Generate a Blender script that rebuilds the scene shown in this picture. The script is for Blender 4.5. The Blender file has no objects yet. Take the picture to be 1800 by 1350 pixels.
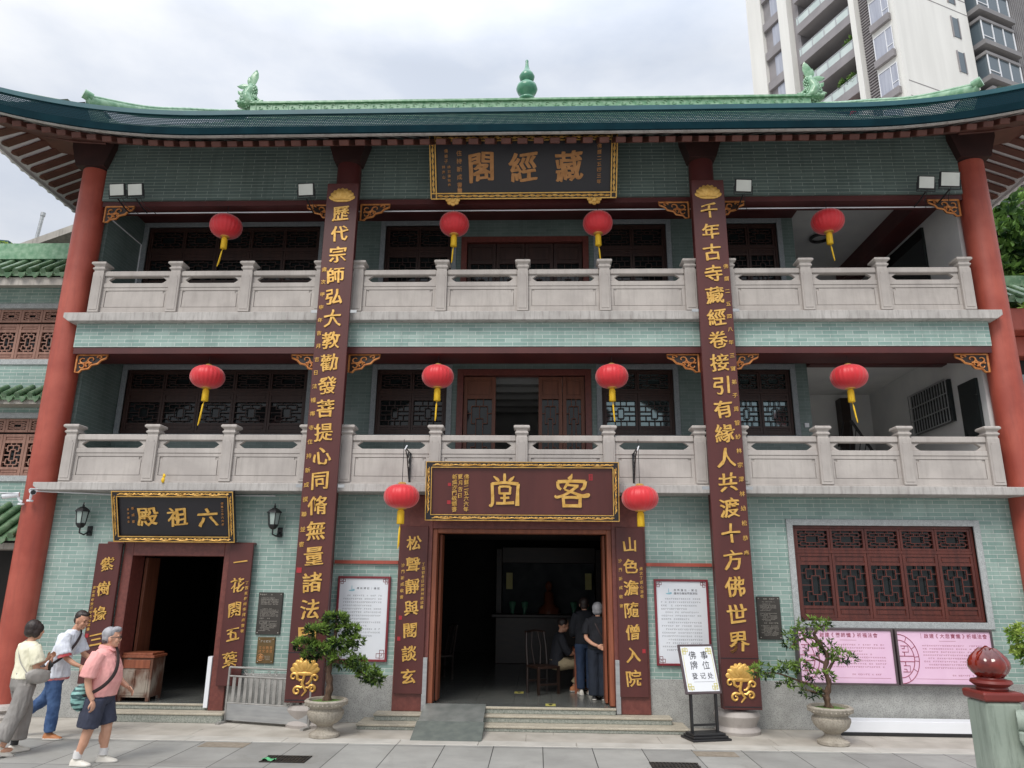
import bpy, bmesh, math, random
import numpy as np
from mathutils import Vector, Matrix, noise as mnoise
random.seed(7); rng = np.random.default_rng(7)
sc = bpy.context.scene
R = math.radians

# ------------------------------------------------------------------ camera
cam_d = bpy.data.cameras.new('camera'); cam = bpy.data.objects.new('camera', cam_d); sc.collection.objects.link(cam)
def cam_basis(yaw, pitch, roll):
    cy, sy, cp, sp = math.cos(yaw), math.sin(yaw), math.cos(pitch), math.sin(pitch)
    f = Vector((-sy*cp, cy*cp, sp)); r = Vector((cy, sy, 0)); u = r.cross(f)
    return r*math.cos(roll)+u*math.sin(roll), u*math.cos(roll)-r*math.sin(roll), f
r_, u_, f_ = cam_basis(R(2.07667), R(15.17297), R(0.56417))
CAM = Vector((0.2629, -12.3, 2.15))
cam.matrix_world = Matrix(((r_.x, u_.x, -f_.x, CAM.x), (r_.y, u_.y, -f_.y, CAM.y), (r_.z, u_.z, -f_.z, CAM.z), (0, 0, 0, 1)))
cam_d.sensor_width = 36; cam_d.lens = 1284.265/1800*36; cam_d.clip_end = 2000; cam_d.clip_start = 0.05
sc.camera = cam

# ------------------------------------------------------------------ sky, sun, exposure
SUN = Vector((-0.30, -0.62, 0.80)).normalized()
w = bpy.data.worlds.new('World'); sc.world = w; w.use_nodes = True
nt = w.node_tree; nt.nodes.clear()
def N(nt, t, **kw):
    n = nt.nodes.new(t)
    for k, v in kw.items(): setattr(n, k, v)
    return n
out = N(nt, 'ShaderNodeOutputWorld'); bg = N(nt, 'ShaderNodeBackground')
sky = N(nt, 'ShaderNodeTexSky'); sky.sky_type = 'NISHITA'; sky.sun_disc = False
sky.sun_elevation = math.asin(SUN.z); sky.sun_rotation = math.atan2(SUN.x, SUN.y); sky.air_density = 1.5; sky.dust_density = 3.0
bg.inputs['Strength'].default_value = 0.12
tc = N(nt, 'ShaderNodeTexCoord'); mp = N(nt, 'ShaderNodeMapping'); mp.inputs['Scale'].default_value = (1.0, 1.0, 2.4)
n1 = N(nt, 'ShaderNodeTexNoise'); n1.inputs['Scale'].default_value = 3.2; n1.inputs['Detail'].default_value = 6; n1.inputs['Roughness'].default_value = 0.55
n2 = N(nt, 'ShaderNodeTexNoise'); n2.inputs['Scale'].default_value = 1.6; n2.inputs['Detail'].default_value = 3
cr = N(nt, 'ShaderNodeValToRGB'); cr.color_ramp.elements[0].position = 0.34; cr.color_ramp.elements[0].color = (5.7, 6.15, 7.0, 1); cr.color_ramp.elements[1].position = 0.66; cr.color_ramp.elements[1].color = (7.9, 8.05, 8.35, 1)
mx = N(nt, 'ShaderNodeMix', data_type='RGBA'); cr2 = N(nt, 'ShaderNodeValToRGB'); cr2.color_ramp.elements[0].position = 0.25; cr2.color_ramp.elements[0].color = (.72,)*3+(1,); cr2.color_ramp.elements[1].position = 0.6; cr2.color_ramp.elements[1].color = (1, 1, 1, 1)
L = nt.links.new
L(tc.outputs['Generated'], mp.inputs['Vector']); L(mp.outputs[0], n1.inputs['Vector']); L(mp.outputs[0], n2.inputs['Vector'])
L(n1.outputs['Fac'], cr.inputs['Fac']); L(n2.outputs['Fac'], cr2.inputs['Fac'])
L(cr2.outputs['Color'], mx.inputs['Factor']); L(sky.outputs[0], mx.inputs['A']); L(cr.outputs['Color'], mx.inputs['B'])
sx = N(nt, 'ShaderNodeSeparateXYZ'); L(tc.outputs['Generated'], sx.inputs[0])
el = N(nt, 'ShaderNodeMapRange'); el.inputs['From Min'].default_value = 0; el.inputs['From Max'].default_value = 1; el.inputs['From Max'].default_value = .6; el.inputs['To Min'].default_value = 0.50; el.inputs['To Max'].default_value = .80; L(sx.outputs[2], el.inputs['Value'])
ez = N(nt, 'ShaderNodeMapRange'); ez.inputs['From Min'].default_value = .62; ez.inputs['From Max'].default_value = 1; ez.inputs['To Max'].default_value = 1.3; L(sx.outputs[2], ez.inputs['Value'])
es = N(nt, 'ShaderNodeMath', operation='ADD'); L(el.outputs[0], es.inputs[0]); L(ez.outputs[0], es.inputs[1])
vm = N(nt, 'ShaderNodeVectorMath', operation='SCALE'); L(mx.outputs['Result'], vm.inputs[0]); L(es.outputs[0], vm.inputs['Scale']); L(vm.outputs[0], bg.inputs['Color']); L(bg.outputs[0], out.inputs[0])
sd = bpy.data.lights.new('sun', 'SUN'); sd.energy = 1.5; sd.angle = R(25); sd.color = (1.0, 0.96, 0.9)
so = bpy.data.objects.new('sun', sd); sc.collection.objects.link(so); so.rotation_euler = SUN.to_track_quat('Z', 'Y').to_euler()
sc.view_settings.view_transform = 'Standard'; sc.view_settings.look = 'None'; sc.view_settings.exposure = 0.45; sc.view_settings.gamma = 1
sc.cycles.max_bounces = 6; sc.cycles.diffuse_bounces = 4; sc.cycles.glossy_bounces = 3; sc.cycles.transparent_max_bounces = 12
# ------------------------------------------------------------------ helpers
def lin(r, g, b):
    f = lambda c: (c/255/12.92) if c/255 <= .04045 else ((c/255+.055)/1.055)**2.4
    return (f(r), f(g), f(b), 1)
def newmat(name):
    m = bpy.data.materials.new(name); m.use_nodes = True
    return m, m.node_tree, m.node_tree.nodes['Principled BSDF']
def coords(nt, scale=(1, 1, 1)):
    t = N(nt, 'ShaderNodeTexCoord'); m = N(nt, 'ShaderNodeMapping'); m.inputs['Scale'].default_value = scale
    nt.links.new(t.outputs['Object'], m.inputs['Vector']); return m.outputs[0]
def mat(name, c1, c2=None, rough=.6, metal=0, scale=4, stretch=(1, 1, 1), bump=0, detail=4, lo=.35, hi=.65, spec=.5, bscale=None, fine=None):
    """base colour mottled between c1 and c2 by noise; optional fine speckle (colour, scale, amount) and bump"""
    m, nt, b = newmat(name); L = nt.links.new
    b.inputs['Roughness'].default_value = rough; b.inputs['Metallic'].default_value = metal; b.inputs['Specular IOR Level'].default_value = spec
    v = coords(nt, stretch)
    n = N(nt, 'ShaderNodeTexNoise'); n.inputs['Scale'].default_value = scale; n.inputs['Detail'].default_value = detail; L(v, n.inputs['Vector'])
    r = N(nt, 'ShaderNodeValToRGB'); r.color_ramp.elements[0].position = lo; r.color_ramp.elements[1].position = hi
    r.color_ramp.elements[0].color = c1; r.color_ramp.elements[1].color = c2 or c1; L(n.outputs['Fac'], r.inputs['Fac'])
    col = r.outputs['Color']
    if fine:
        fc, fs, fa = fine
        n3 = N(nt, 'ShaderNodeTexNoise'); n3.inputs['Scale'].default_value = fs; n3.inputs['Detail'].default_value = 2; L(coords(nt), n3.inputs['Vector'])
        r3 = N(nt, 'ShaderNodeValToRGB'); r3.color_ramp.elements[0].position = .5; r3.color_ramp.elements[1].position = .62; r3.color_ramp.elements[1].color = (fa,)*3+(1,); r3.color_ramp.elements[0].color = (0, 0, 0, 1)
        L(n3.outputs['Fac'], r3.inputs['Fac'])
        mx = N(nt, 'ShaderNodeMix', data_type='RGBA'); L(r3.outputs['Color'], mx.inputs['Factor']); L(col, mx.inputs['A']); mx.inputs['B'].default_value = fc; col = mx.outputs['Result']
    L(col, b.inputs['Base Color'])
    if bump:
        bp = N(nt, 'ShaderNodeBump'); bp.inputs['Strength'].default_value = bump; bp.inputs['Distance'].default_value = .01
        n4 = N(nt, 'ShaderNodeTexNoise'); n4.inputs['Scale'].default_value = bscale or scale*4; n4.inputs['Detail'].default_value = 4; L(v, n4.inputs['Vector'])
        L(n4.outputs['Fac'], bp.inputs['Height']); L(bp.outputs[0], b.inputs['Normal'])
    return m
def brick_mat(name, c1, c2, mortar, bw=.26, rh=.0665, ms=.0035, rough=.32, cols=None):
    m, nt, b = newmat(name); L = nt.links.new
    t = N(nt, 'ShaderNodeTexCoord'); s = N(nt, 'ShaderNodeSeparateXYZ'); L(t.outputs['Object'], s.inputs[0])
    a = N(nt, 'ShaderNodeMath', operation='ADD'); L(s.outputs[0], a.inputs[0]); L(s.outputs[1], a.inputs[1])
    c = N(nt, 'ShaderNodeCombineXYZ'); L(a.outputs[0], c.inputs[0]); L(s.outputs[2], c.inputs[1])
    k = N(nt, 'ShaderNodeTexBrick'); L(c.outputs[0], k.inputs['Vector'])
    k.inputs['Scale'].default_value = 1; k.inputs['Brick Width'].default_value = bw; k.inputs['Row Height'].default_value = rh
    k.inputs['Mortar Size'].default_value = ms; k.inputs['Mortar Smooth'].default_value = .3
    k.inputs['Color1'].default_value = c1; k.inputs['Color2'].default_value = c2; k.inputs['Mortar'].default_value = mortar
    n = N(nt, 'ShaderNodeTexNoise'); n.inputs['Scale'].default_value = 1.3; n.inputs['Detail'].default_value = 5; L(t.outputs['Object'], n.inputs['Vector'])
    h = N(nt, 'ShaderNodeMapRange'); h.inputs['From Min'].default_value = .3; h.inputs['From Max'].default_value = .7; h.inputs['To Min'].default_value = .88; h.inputs['To Max'].default_value = 1.08; L(n.outputs['Fac'], h.inputs['Value'])
    x = N(nt, 'ShaderNodeVectorMath', operation='SCALE'); L(k.outputs['Color'], x.inputs[0]); L(h.outputs[0], x.inputs['Scale'])
    gn = N(nt, 'ShaderNodeTexNoise'); gn.inputs['Scale'].default_value = 2.2; gn.inputs['Detail'].default_value = 6; gn.inputs['Roughness'].default_value = .7; L(coords(nt, (3.2, 3.2, .35)), gn.inputs['Vector'])
    gr = N(nt, 'ShaderNodeMapRange'); gr.inputs['From Min'].default_value = .5; gr.inputs['From Max'].default_value = .8; gr.inputs['To Max'].default_value = .42; L(gn.outputs['Fac'], gr.inputs['Value'])
    gm = N(nt, 'ShaderNodeMix', data_type='RGBA'); L(gr.outputs[0], gm.inputs['Factor']); L(x.outputs[0], gm.inputs['A']); gm.inputs['B'].default_value = [c*.5 for c in c1[:3]]+[1]
    L(gm.outputs['Result'], b.inputs['Base Color'])
    rr = N(nt, 'ShaderNodeMapRange'); rr.inputs['To Min'].default_value = rough; rr.inputs['To Max'].default_value = .8; L(k.outputs['Fac'], rr.inputs['Value']); L(rr.outputs[0], b.inputs['Roughness'])
    bp = N(nt, 'ShaderNodeBump'); bp.invert = True; bp.inputs['Strength'].default_value = .5; bp.inputs['Distance'].default_value = .006; L(k.outputs['Fac'], bp.inputs['Height']); L(bp.outputs[0], b.inputs['Normal'])
    return m

class MB:
    def __init__(s): s.v = []; s.f = []; s.mi = []; s.cur = 0
    def add(s, vs, fs):
        o = len(s.v); s.v += [tuple(p) for p in vs]; s.f += [tuple(i+o for i in f) for f in fs]; s.mi += [s.cur]*len(fs); return s
    def mat(s, i): s.cur = i; return s
    def box(s, x0, x1, y0, y1, z0, z1):
        x0, x1 = min(x0, x1), max(x0, x1); y0, y1 = min(y0, y1), max(y0, y1); z0, z1 = min(z0, z1), max(z0, z1)
        return s.add([(x0, y0, z0), (x1, y0, z0), (x1, y1, z0), (x0, y1, z0), (x0, y0, z1), (x1, y0, z1), (x1, y1, z1), (x0, y1, z1)],
                     [(3, 2, 1, 0), (4, 5, 6, 7), (0, 1, 5, 4), (1, 2, 6, 5), (2, 3, 7, 6), (3, 0, 4, 7)])
    def obox(s, c, size, M=None):
        M = M or Matrix.Identity(3); c = Vector(c); hx, hy, hz = [d/2 for d in size]
        ps = [c+M@Vector((x, y, z)) for z in (-hz, hz) for x, y in ((-hx, -hy), (hx, -hy), (hx, hy), (-hx, hy))]
        return s.add(ps, [(3, 2, 1, 0), (4, 5, 6, 7), (0, 1, 5, 4), (1, 2, 6, 5), (2, 3, 7, 6), (3, 0, 4, 7)])
    def bar(s, a, b, wd, dp, up=(0, 0, 1)):
        a, b = Vector(a), Vector(b); d = (b-a); l = d.length; d.normalize(); up = Vector(up)
        x = up.cross(d)
        if x.length < 1e-4: x = Vector((1, 0, 0)).cross(d)
        x.normalize(); y = d.cross(x)
        M = Matrix((x, y, d)).transposed()
        return s.obox((a+b)/2, (wd, dp, l), M)
    def prism(s, poly, lo, hi, axis='y'):
        """poly: 2-D outline (x,z) for y, (y,z) for x, (x,y) for z; extruded lo..hi"""
        n = len(poly)
        P = {'y': lambda a, b, t: (a, t, b), 'x': lambda a, b, t: (t, a, b), 'z': lambda a, b, t: (a, b, t)}[axis]
        vs = [P(a, b, lo) for a, b in poly]+[P(a, b, hi) for a, b in poly]
        fs = [tuple(range(n)), tuple(range(2*n-1, n-1, -1))]+[(i, i+n, (i+1) % n+n, (i+1) % n) for i in range(n)]
        return s.add(vs, fs)
    def loft(s, rings, caps=True, closed=True):
        n = len(rings[0]); vs = [p for r in rings for p in r]; fs = []
        for k in range(len(rings)-1):
            for i in range(n if closed else n-1):
                j = (i+1) % n; fs.append((k*n+i, k*n+j, (k+1)*n+j, (k+1)*n+i))
        if caps: fs.append(tuple(range(n-1, -1, -1))); fs.append(tuple(range((len(rings)-1)*n, len(rings)*n)))
        return s.add(vs, fs)
    def tube(s, path, r, n=8, caps=True, flat=1.0, up=(0, 0, 1)):
        P = [Vector(p) for p in path]; m = len(P); rs = r if hasattr(r, '__len__') else [r]*m; rings = []
        prevx = None
        for i, p in enumerate(P):
            d = (P[min(i+1, m-1)]-P[max(i-1, 0)]).normalized()
            if prevx is None:
                x = Vector(up).cross(d)
                if x.length < 1e-3: x = Vector((1, 0, 0)).cross(d)
            else: x = prevx-d*prevx.dot(d)
            x.normalize(); prevx = x; y = d.cross(x)
            rx, ry = (rs[i] if hasattr(rs[i], '__len__') else (rs[i], rs[i]*flat))
            rings.append([p+x*math.cos(2*math.pi*k/n)*rx+y*math.sin(2*math.pi*k/n)*ry for k in range(n)])
        return s.loft(rings, caps)
    def lathe(s, prof, c=(0, 0, 0), n=24, mod=None):
        rings = []
        for r, z in prof:
            rings.append([(c[0]+r*(mod(2*math.pi*k/n, z) if mod else 1)*math.cos(2*math.pi*k/n), c[1]+r*(mod(2*math.pi*k/n, z) if mod else 1)*math.sin(2*math.pi*k/n), c[2]+z) for k in range(n)])
        return s.loft(rings)
    def ell(s, c, r, n=10, m=7, M=None):
        rings = []; M = M or Matrix.Identity(3); c = Vector(c)
        for j in range(m+1):
            t = math.pi*(j+.02)/(m+.04)
            rings.append([c+M@Vector((r[0]*math.sin(t)*math.cos(2*math.pi*k/n), r[1]*math.sin(t)*math.sin(2*math.pi*k/n), -r[2]*math.cos(t))) for k in range(n)])
        return s.loft(rings)
    def sheet(s, fn, nu, nv):
        vs = [fn(i/nu, j/nv) for j in range(nv+1) for i in range(nu+1)]
        return s.add(vs, [(j*(nu+1)+i, j*(nu+1)+i+1, (j+1)*(nu+1)+i+1, (j+1)*(nu+1)+i) for j in range(nv) for i in range(nu)])
    def move(s, M, i0=0):
        for i in range(i0, len(s.v)): s.v[i] = tuple(M@Vector(s.v[i]))
        return s
    def build(s, name, mats, parent=None, smooth=None, bevel=0, seg=1, recalc=True):
        me = bpy.data.meshes.new(name); me.from_pydata(s.v, [], s.f)
        mats = mats if isinstance(mats, (list, tuple)) else [mats]
        for m in mats: me.materials.append(m)
        me.polygons.foreach_set('material_index', s.mi)
        if recalc:
            b = bmesh.new(); b.from_mesh(me); bmesh.ops.recalc_face_normals(b, faces=b.faces); b.to_mesh(me); b.free()
        if smooth:
            me.polygons.foreach_set('use_smooth', [True]*len(me.polygons))
            try: me.set_sharp_from_angle(angle=R(smooth))
            except Exception: pass
        me.update()
        o = bpy.data.objects.new(name, me); sc.collection.objects.link(o)
        if parent: o.parent = parent
        if bevel:
            md = o.modifiers.new('bevel', 'BEVEL'); md.width = bevel; md.segments = seg; md.limit_method = 'ANGLE'; md.angle_limit = R(40); md.harden_normals = False
        return o
def tag(o, label=None, cat=None, group=None, kind=None):
    if label: o['label'] = label
    if cat: o['category'] = cat
    if group: o['group'] = group
    if kind: o['kind'] = kind
    return o
def thing(name, label, cat, loc=(0, 0, 0), rz=0, group=None):
    o = bpy.data.objects.new(name, None); sc.collection.objects.link(o); o.empty_display_size = .1
    o.location = loc; o.rotation_euler = (0, 0, rz); return tag(o, label, cat, group)
def dup(root, loc, rz=None, label=None, group=None):
    r = root.copy(); sc.collection.objects.link(r); r.location = loc
    if rz is not None: r.rotation_euler = (0, 0, rz)
    if label: r['label'] = label
    if group: r['group'] = group
    for ch in [o for o in root.children]:
        c = ch.copy(); sc.collection.objects.link(c); c.parent = r
        for g in ch.children:
            d = g.copy(); sc.collection.objects.link(d); d.parent = c
    return r
def curve_pts(pts, k=6):
    """Catmull-Rom through pts"""
    P = [Vector(p) for p in pts]; P = [2*P[0]-P[1]]+P+[2*P[-1]-P[-2]]; o = []
    for i in range(1, len(P)-2):
        for j in range(k):
            t = j/k; a, b, c, d = P[i-1:i+3]
            o.append(.5*((2*b)+(c-a)*t+(2*a-5*b+4*c-d)*t*t+(3*b-a-3*c+d)*t**3))
    return o+[P[-2]]

# ---- writing: the built-in font turned into brush-like raised characters
_gl = {}
def glyph(ch, bold):
    k = (ch, bold)
    if k in _gl: return _gl[k]
    cu = bpy.data.curves.new('t', 'FONT'); cu.body = ch; cu.size = 1; cu.offset = bold; cu.fill_mode = 'FRONT'; cu.extrude = .5; cu.resolution_u = 3
    o = bpy.data.objects.new('t', cu); sc.collection.objects.link(o)
    dg = bpy.context.evaluated_depsgraph_get(); me = o.evaluated_get(dg).to_mesh()
    vs = np.array([v.co[:] for v in me.vertices]).reshape(-1, 3); fs = [tuple(p.vertices) for p in me.polygons]
    o.evaluated_get(dg).to_mesh_clear(); bpy.data.objects.remove(o); bpy.data.curves.remove(cu)
    if len(vs):
        lo, hi = vs.min(0), vs.max(0); vs[:, :2] -= (lo[:2]+hi[:2])/2
    _gl[k] = (vs, fs); return _gl[k]
def write_char(mb, ch, cx, cz, size, y, depth=.012, bold=.012, brush=1.0, sx=1.0, seed=0, smear=0):
    """one character centred at (cx, cz) on the plane y (front towards -y)"""
    vs, fs = glyph(ch, bold)
    if not len(vs): return
    rs = random.Random(hash_s(ch)+seed); ph = rs.random()*10; o = []
    for x, yy, zz in vs:
        u, v = x, yy
        if brush:
            v2 = v+brush*(.10*u+.018*math.sin(9*u+ph)); u2 = u+brush*(-.03*v+.02*math.sin(8*v+ph*2)+.015*math.sin(17*v+5*u+ph))
            v2 += brush*.012*math.sin(21*u+13*v+ph); s = 1+brush*.08*(v2-.0)
            u, v = u2*s, v2
        o.append((cx+u*size*sx, y-depth if zz > 0 else y+.001, cz+v*size))
    mb.add(o, fs)
    if smear:   # widen the upright strokes: overlapping copies a hair apart
        for q, dz in ((-1, .0004), (1, .0008)): mb.add([(a+q*smear*size, b_-dz, c_-q*smear*size*.25) for a, b_, c_ in o], fs)
def hash_s(s): return sum(ord(c)*(i+7) for i, c in enumerate(s))
def write_col(mb, text, cx, z0, z1, size, y, **kw):
    n = len(text)
    for i, ch in enumerate(text):
        write_char(mb, ch, cx, z0+(z1-z0)*(i/(n-1) if n > 1 else 0), size, y, seed=i, **kw)
def write_row(mb, text, x0, x1, cz, size, y, **kw):
    n = len(text)
    for i, ch in enumerate(text):
        write_char(mb, ch, x0+(x1-x0)*(i/(n-1) if n > 1 else 0), cz, size, y, seed=i, **kw)
def fine_print(mb, x0, x1, z0, z1, rows, y, h=.5, seed=1, last=.6, sz=None):
    """lines of print too small to read: one short upright mark per character"""
    rs = random.Random(seed); p = (z1-z0)/rows; cw = sz or p*.95
    for r in range(rows):
        zc = z1-(r+.5)*p; x = x0+(cw*2 if rs.random() < .25 else 0); xe = x1 if rs.random() < .75 else x0+(x1-x0)*(last+.3*rs.random())
        while x < xe-cw:
            if rs.random() < .93:
                a, b = cw*(.30+.12*rs.random()), p*h*(.35+.15*rs.random())
                mb.add([(x+cw*.5-a, y, zc+b*.5), (x+cw*.5+a, y, zc+b*.5), (x+cw*.5+a, y, zc+b*.9), (x+cw*.5-a, y, zc+b*.9)], [(0, 1, 2, 3)])
                mb.add([(x+cw*.5-a*.8, y, zc-b*.9), (x+cw*.5-a*.3, y, zc-b*.9), (x+cw*.5-a*.3, y, zc+b*.3), (x+cw*.5-a*.8, y, zc+b*.3)], [(0, 1, 2, 3)])
                if rs.random() < .7: mb.add([(x+cw*.5+a*.1, y, zc-b*.9), (x+cw*.5+a*.9, y, zc-b*.9), (x+cw*.5+a*.9, y, zc-b*.4), (x+cw*.5+a*.1, y, zc-b*.4)], [(0, 1, 2, 3)])
            x += cw
def gold_scroll(mb, x0, x1, z0, z1, y, pitch=.16, r=.011, vertical=False):
    """a running vine of raised curls between two edges"""
    a0, a1 = (z0, z1) if vertical else (x0, x1); m = ((x0+x1) if vertical else (z0+z1))/2; am = abs((x1-x0) if vertical else (z1-z0))/2*.62
    n = max(2, round((a1-a0)/pitch)); st = (a1-a0)/n
    P = lambda a, b: (m+b, y, a) if vertical else (a, y, m+b)
    mb.tube([P(a0+(a1-a0)*i/(n*6), am*.55*math.sin(math.pi*i/6)) for i in range(n*6+1)], r*.75, 5)
    for i in range(n):
        c = a0+(i+.5)*st; sg = 1 if i % 2 else -1
        mb.tube([P(c+st*.42*(1-t*.75)*math.cos(4.6*t+.3), -sg*am*.25+sg*am*.75*(1-t*.7)*math.sin(4.6*t+.3)) for t in [k/7 for k in range(8)]], [r*(1-.08*k) for k in range(8)], 5)
        mb.ell(P(c, -sg*am*.3), (r*1.3, r*.8, r*1.3), 6, 4)
def lotus_row(mb, x0, x1, z0, z1, y, vertical=False, pitch=.17, seed=3):
    """flat gilded lotus flowers and leaves along a frame"""
    rs = random.Random(seed); a0, a1 = (z0, z1) if vertical else (x0, x1); m = ((x0+x1) if vertical else (z0+z1))/2
    am = abs((x1-x0) if vertical else (z1-z0))/2*.8; n = max(2, round((a1-a0)/pitch)); st = (a1-a0)/n
    P = lambda a, b: (m+b, y, a) if vertical else (a, y, m+b)
    mb.tube([P(a0+(a1-a0)*i/(n*5), -am*.5+am*.3*math.sin(math.pi*i/5)) for i in range(n*5+1)], .006, 4)
    for i in range(n):
        c = a0+(i+.5)*st; k = i % 3
        if k < 2:
            for t in ((-1, -.5, 0, .5, 1) if k == 0 else (-.7, 0, .7)):
                ang = t*1.15; ca, cb = math.sin(ang)*st*.24, math.cos(ang)*am*.55-am*.35
                M = Matrix.Rotation(ang if not vertical else ang+math.pi/2, 3, 'Y')
                mb.ell(P(c+ca, cb), (st*.09, .008, am*.52), 7, 5, M)
        else:
            mb.ell(P(c, 0), (st*.24, .007, am*.45) if not vertical else (am*.45, .007, st*.24), 8, 5)
        mb.tube([P(c+st*.5+st*.2*math.cos(5*t), am*.35*math.sin(5*t)) for t in [q/6 for q in range(7)]], .006, 4)
# ------------------------------------------------------------------ materials
M = {}
M['brick'] = brick_mat('glazed_green_brick', lin(128, 156, 148), lin(154, 176, 168), lin(214, 217, 212), ms=.0036)
M['brick_back'] = brick_mat('glazed_green_brick_shaded', lin(100, 118, 114), lin(112, 128, 124), lin(140, 148, 146))  # wall brick darkened, gallery shade put into its colour
M['brick_top'] = brick_mat('glazed_green_brick_beam', lin(88, 104, 100), lin(100, 116, 110), lin(176, 184, 178), bw=.42, ms=.003)  # darker than the wall brick: eave shade deepened in the colour
def stone_mat(*a, **k): return _stone(*a, **k)
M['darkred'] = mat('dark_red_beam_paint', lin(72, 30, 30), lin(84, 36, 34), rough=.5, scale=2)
M['maroon_stone'] = mat('polished_maroon_granite', lin(105, 56, 50), lin(122, 68, 60), rough=.35, scale=18, detail=6, fine=(lin(80, 45, 42), 160, .5))
M['granite'] = mat('grey_granite', lin(158, 158, 154), lin(176, 176, 172), rough=.7, scale=6, fine=(lin(110, 110, 108), 90, .7), bump=.06, bscale=70)
M['step'] = mat('step_granite', lin(132, 136, 128), lin(166, 168, 158), rough=.7, scale=30, detail=5, fine=(lin(90, 96, 90), 60, .7), bump=.08, bscale=80)
M['steptop'] = mat('step_tread_granite', lin(172, 164, 148), lin(186, 178, 160), rough=.7, scale=8, fine=(lin(130, 124, 112), 80, .5))
def _stone(name, c1, c2, cs, rough=.75, streak=1.0):
    m = mat(name, c1, c2, rough, scale=2.2, detail=6, bump=.12, bscale=40); nt = m.node_tree; b = nt.nodes['Principled BSDF']; L = nt.links.new
    src = b.inputs['Base Color'].links[0].from_socket
    n = N(nt, 'ShaderNodeTexNoise'); n.inputs['Scale'].default_value = 3; n.inputs['Detail'].default_value = 5; n.inputs['Roughness'].default_value = .7
    L(coords(nt, (4.5, 4.5, .55)), n.inputs['Vector']); r = N(nt, 'ShaderNodeValToRGB'); r.color_ramp.elements[0].position = .48; r.color_ramp.elements[1].position = .78
    r.color_ramp.elements[1].color = (.75*streak,)*3+(1,); r.color_ramp.elements[0].color = (0, 0, 0, 1); L(n.outputs['Fac'], r.inputs['Fac'])
    mx = N(nt, 'ShaderNodeMix', data_type='RGBA'); L(r.outputs['Color'], mx.inputs['Factor']); L(src, mx.inputs['A']); mx.inputs['B'].default_value = cs; L(mx.outputs['Result'], b.inputs['Base Color'])
    return m
M['red'] = stone_mat('red_column_paint', lin(156, 70, 56), lin(174, 86, 70), lin(122, 58, 50), rough=.48, streak=.6)
M['stone'] = stone_mat('balustrade_stone', lin(168, 161, 156), lin(186, 179, 173), lin(140, 133, 127), streak=.6)
M['slab'] = stone_mat('ledge_stone', lin(166, 162, 158), lin(186, 182, 178), lin(116, 108, 104), streak=1.2)
M['stoneframe'] = mat('window_surround_granite', lin(168, 172, 172), lin(184, 188, 188), rough=.6, scale=14, fine=(lin(120, 124, 126), 110, .7))
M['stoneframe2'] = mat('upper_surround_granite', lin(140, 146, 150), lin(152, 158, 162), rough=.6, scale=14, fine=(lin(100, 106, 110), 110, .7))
M['wood'] = mat('dark_red_wood', lin(80, 38, 32), lin(98, 48, 39), rough=.42, scale=3, stretch=(6, 6, .6), detail=6, bump=.08, bscale=12)
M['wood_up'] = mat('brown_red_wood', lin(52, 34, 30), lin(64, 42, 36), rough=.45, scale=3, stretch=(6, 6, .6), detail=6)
M['wood_org'] = mat('orange_brown_wood', lin(124, 68, 46), lin(146, 84, 58), rough=.45, scale=3, stretch=(8, 8, .6), detail=6)
M['wood_door'] = mat('brown_door_wood', lin(100, 58, 42), lin(120, 72, 52), rough=.45, scale=3, stretch=(8, 8, .6), detail=6)
M['wood_left'] = mat('weathered_pink_wood', lin(142, 104, 90), lin(164, 124, 108), rough=.6, scale=3, stretch=(6, 6, .6), detail=6)
def glass_mat(name, c, rough=.06):
    m, nt, b = newmat(name); b.inputs['Base Color'].default_value = c; b.inputs['Roughness'].default_value = rough; b.inputs['Specular IOR Level'].default_value = .45
    n = N(nt, 'ShaderNodeTexNoise'); n.inputs['Scale'].default_value = 1.5; nt.links.new(coords(nt), n.inputs['Vector'])
    bp = N(nt, 'ShaderNodeBump'); bp.inputs['Strength'].default_value = .05; bp.inputs['Distance'].default_value = .02; nt.links.new(n.outputs['Fac'], bp.inputs['Height']); nt.links.new(bp.outputs[0], b.inputs['Normal'])
    return m
M['glass'] = glass_mat('dark_window_glass', (.012, .016, .017, 1))
M['glass_ref'] = glass_mat('mirror_tinted_glass', lin(120, 136, 138), .08); M['glass_ref'].node_tree.nodes['Principled BSDF'].inputs['Metallic'].default_value = .85
M['maroon'] = mat('maroon_lacquer_board', lin(78, 38, 36), lin(88, 44, 41), rough=.38, scale=1.2, stretch=(3, 3, .4), bump=.03)
M['blackboard'] = mat('black_blue_lacquer', lin(30, 28, 34), lin(36, 34, 40), rough=.4, scale=1.5)
M['gold'] = mat('gold_leaf', lin(205, 158, 78), lin(228, 184, 104), rough=.42, metal=.45, scale=14, bump=.1, bscale=30)
M['gold_dull'] = mat('aged_gold_lettering', lin(168, 118, 70), lin(186, 134, 84), rough=.5, metal=.3, scale=10)
M['gold_br'] = mat('gilded_bracket_wood', lin(176, 106, 54), lin(206, 138, 76), rough=.45, metal=.2, scale=14, bump=.2, bscale=40)
M['seal'] = mat('red_seal_paint', lin(160, 40, 48), rough=.5)
M['tile'] = mat('green_glazed_tile', lin(64, 96, 66), lin(104, 132, 100), rough=.25, scale=5, detail=5, lo=.3, hi=.7, fine=(lin(126, 144, 118), 9, .5))
M['tile_pale'] = mat('pale_green_glazed_ridge', lin(104, 150, 116), lin(150, 184, 154), rough=.25, scale=9, detail=5, bump=.15, bscale=30)
M['jade'] = mat('jade_glaze', lin(70, 128, 104), lin(100, 154, 126), rough=.18, scale=5)
M['teal'] = mat('teal_gutter_paint', lin(6, 34, 42), lin(10, 42, 50), rough=.9, scale=3, spec=.1)
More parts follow.
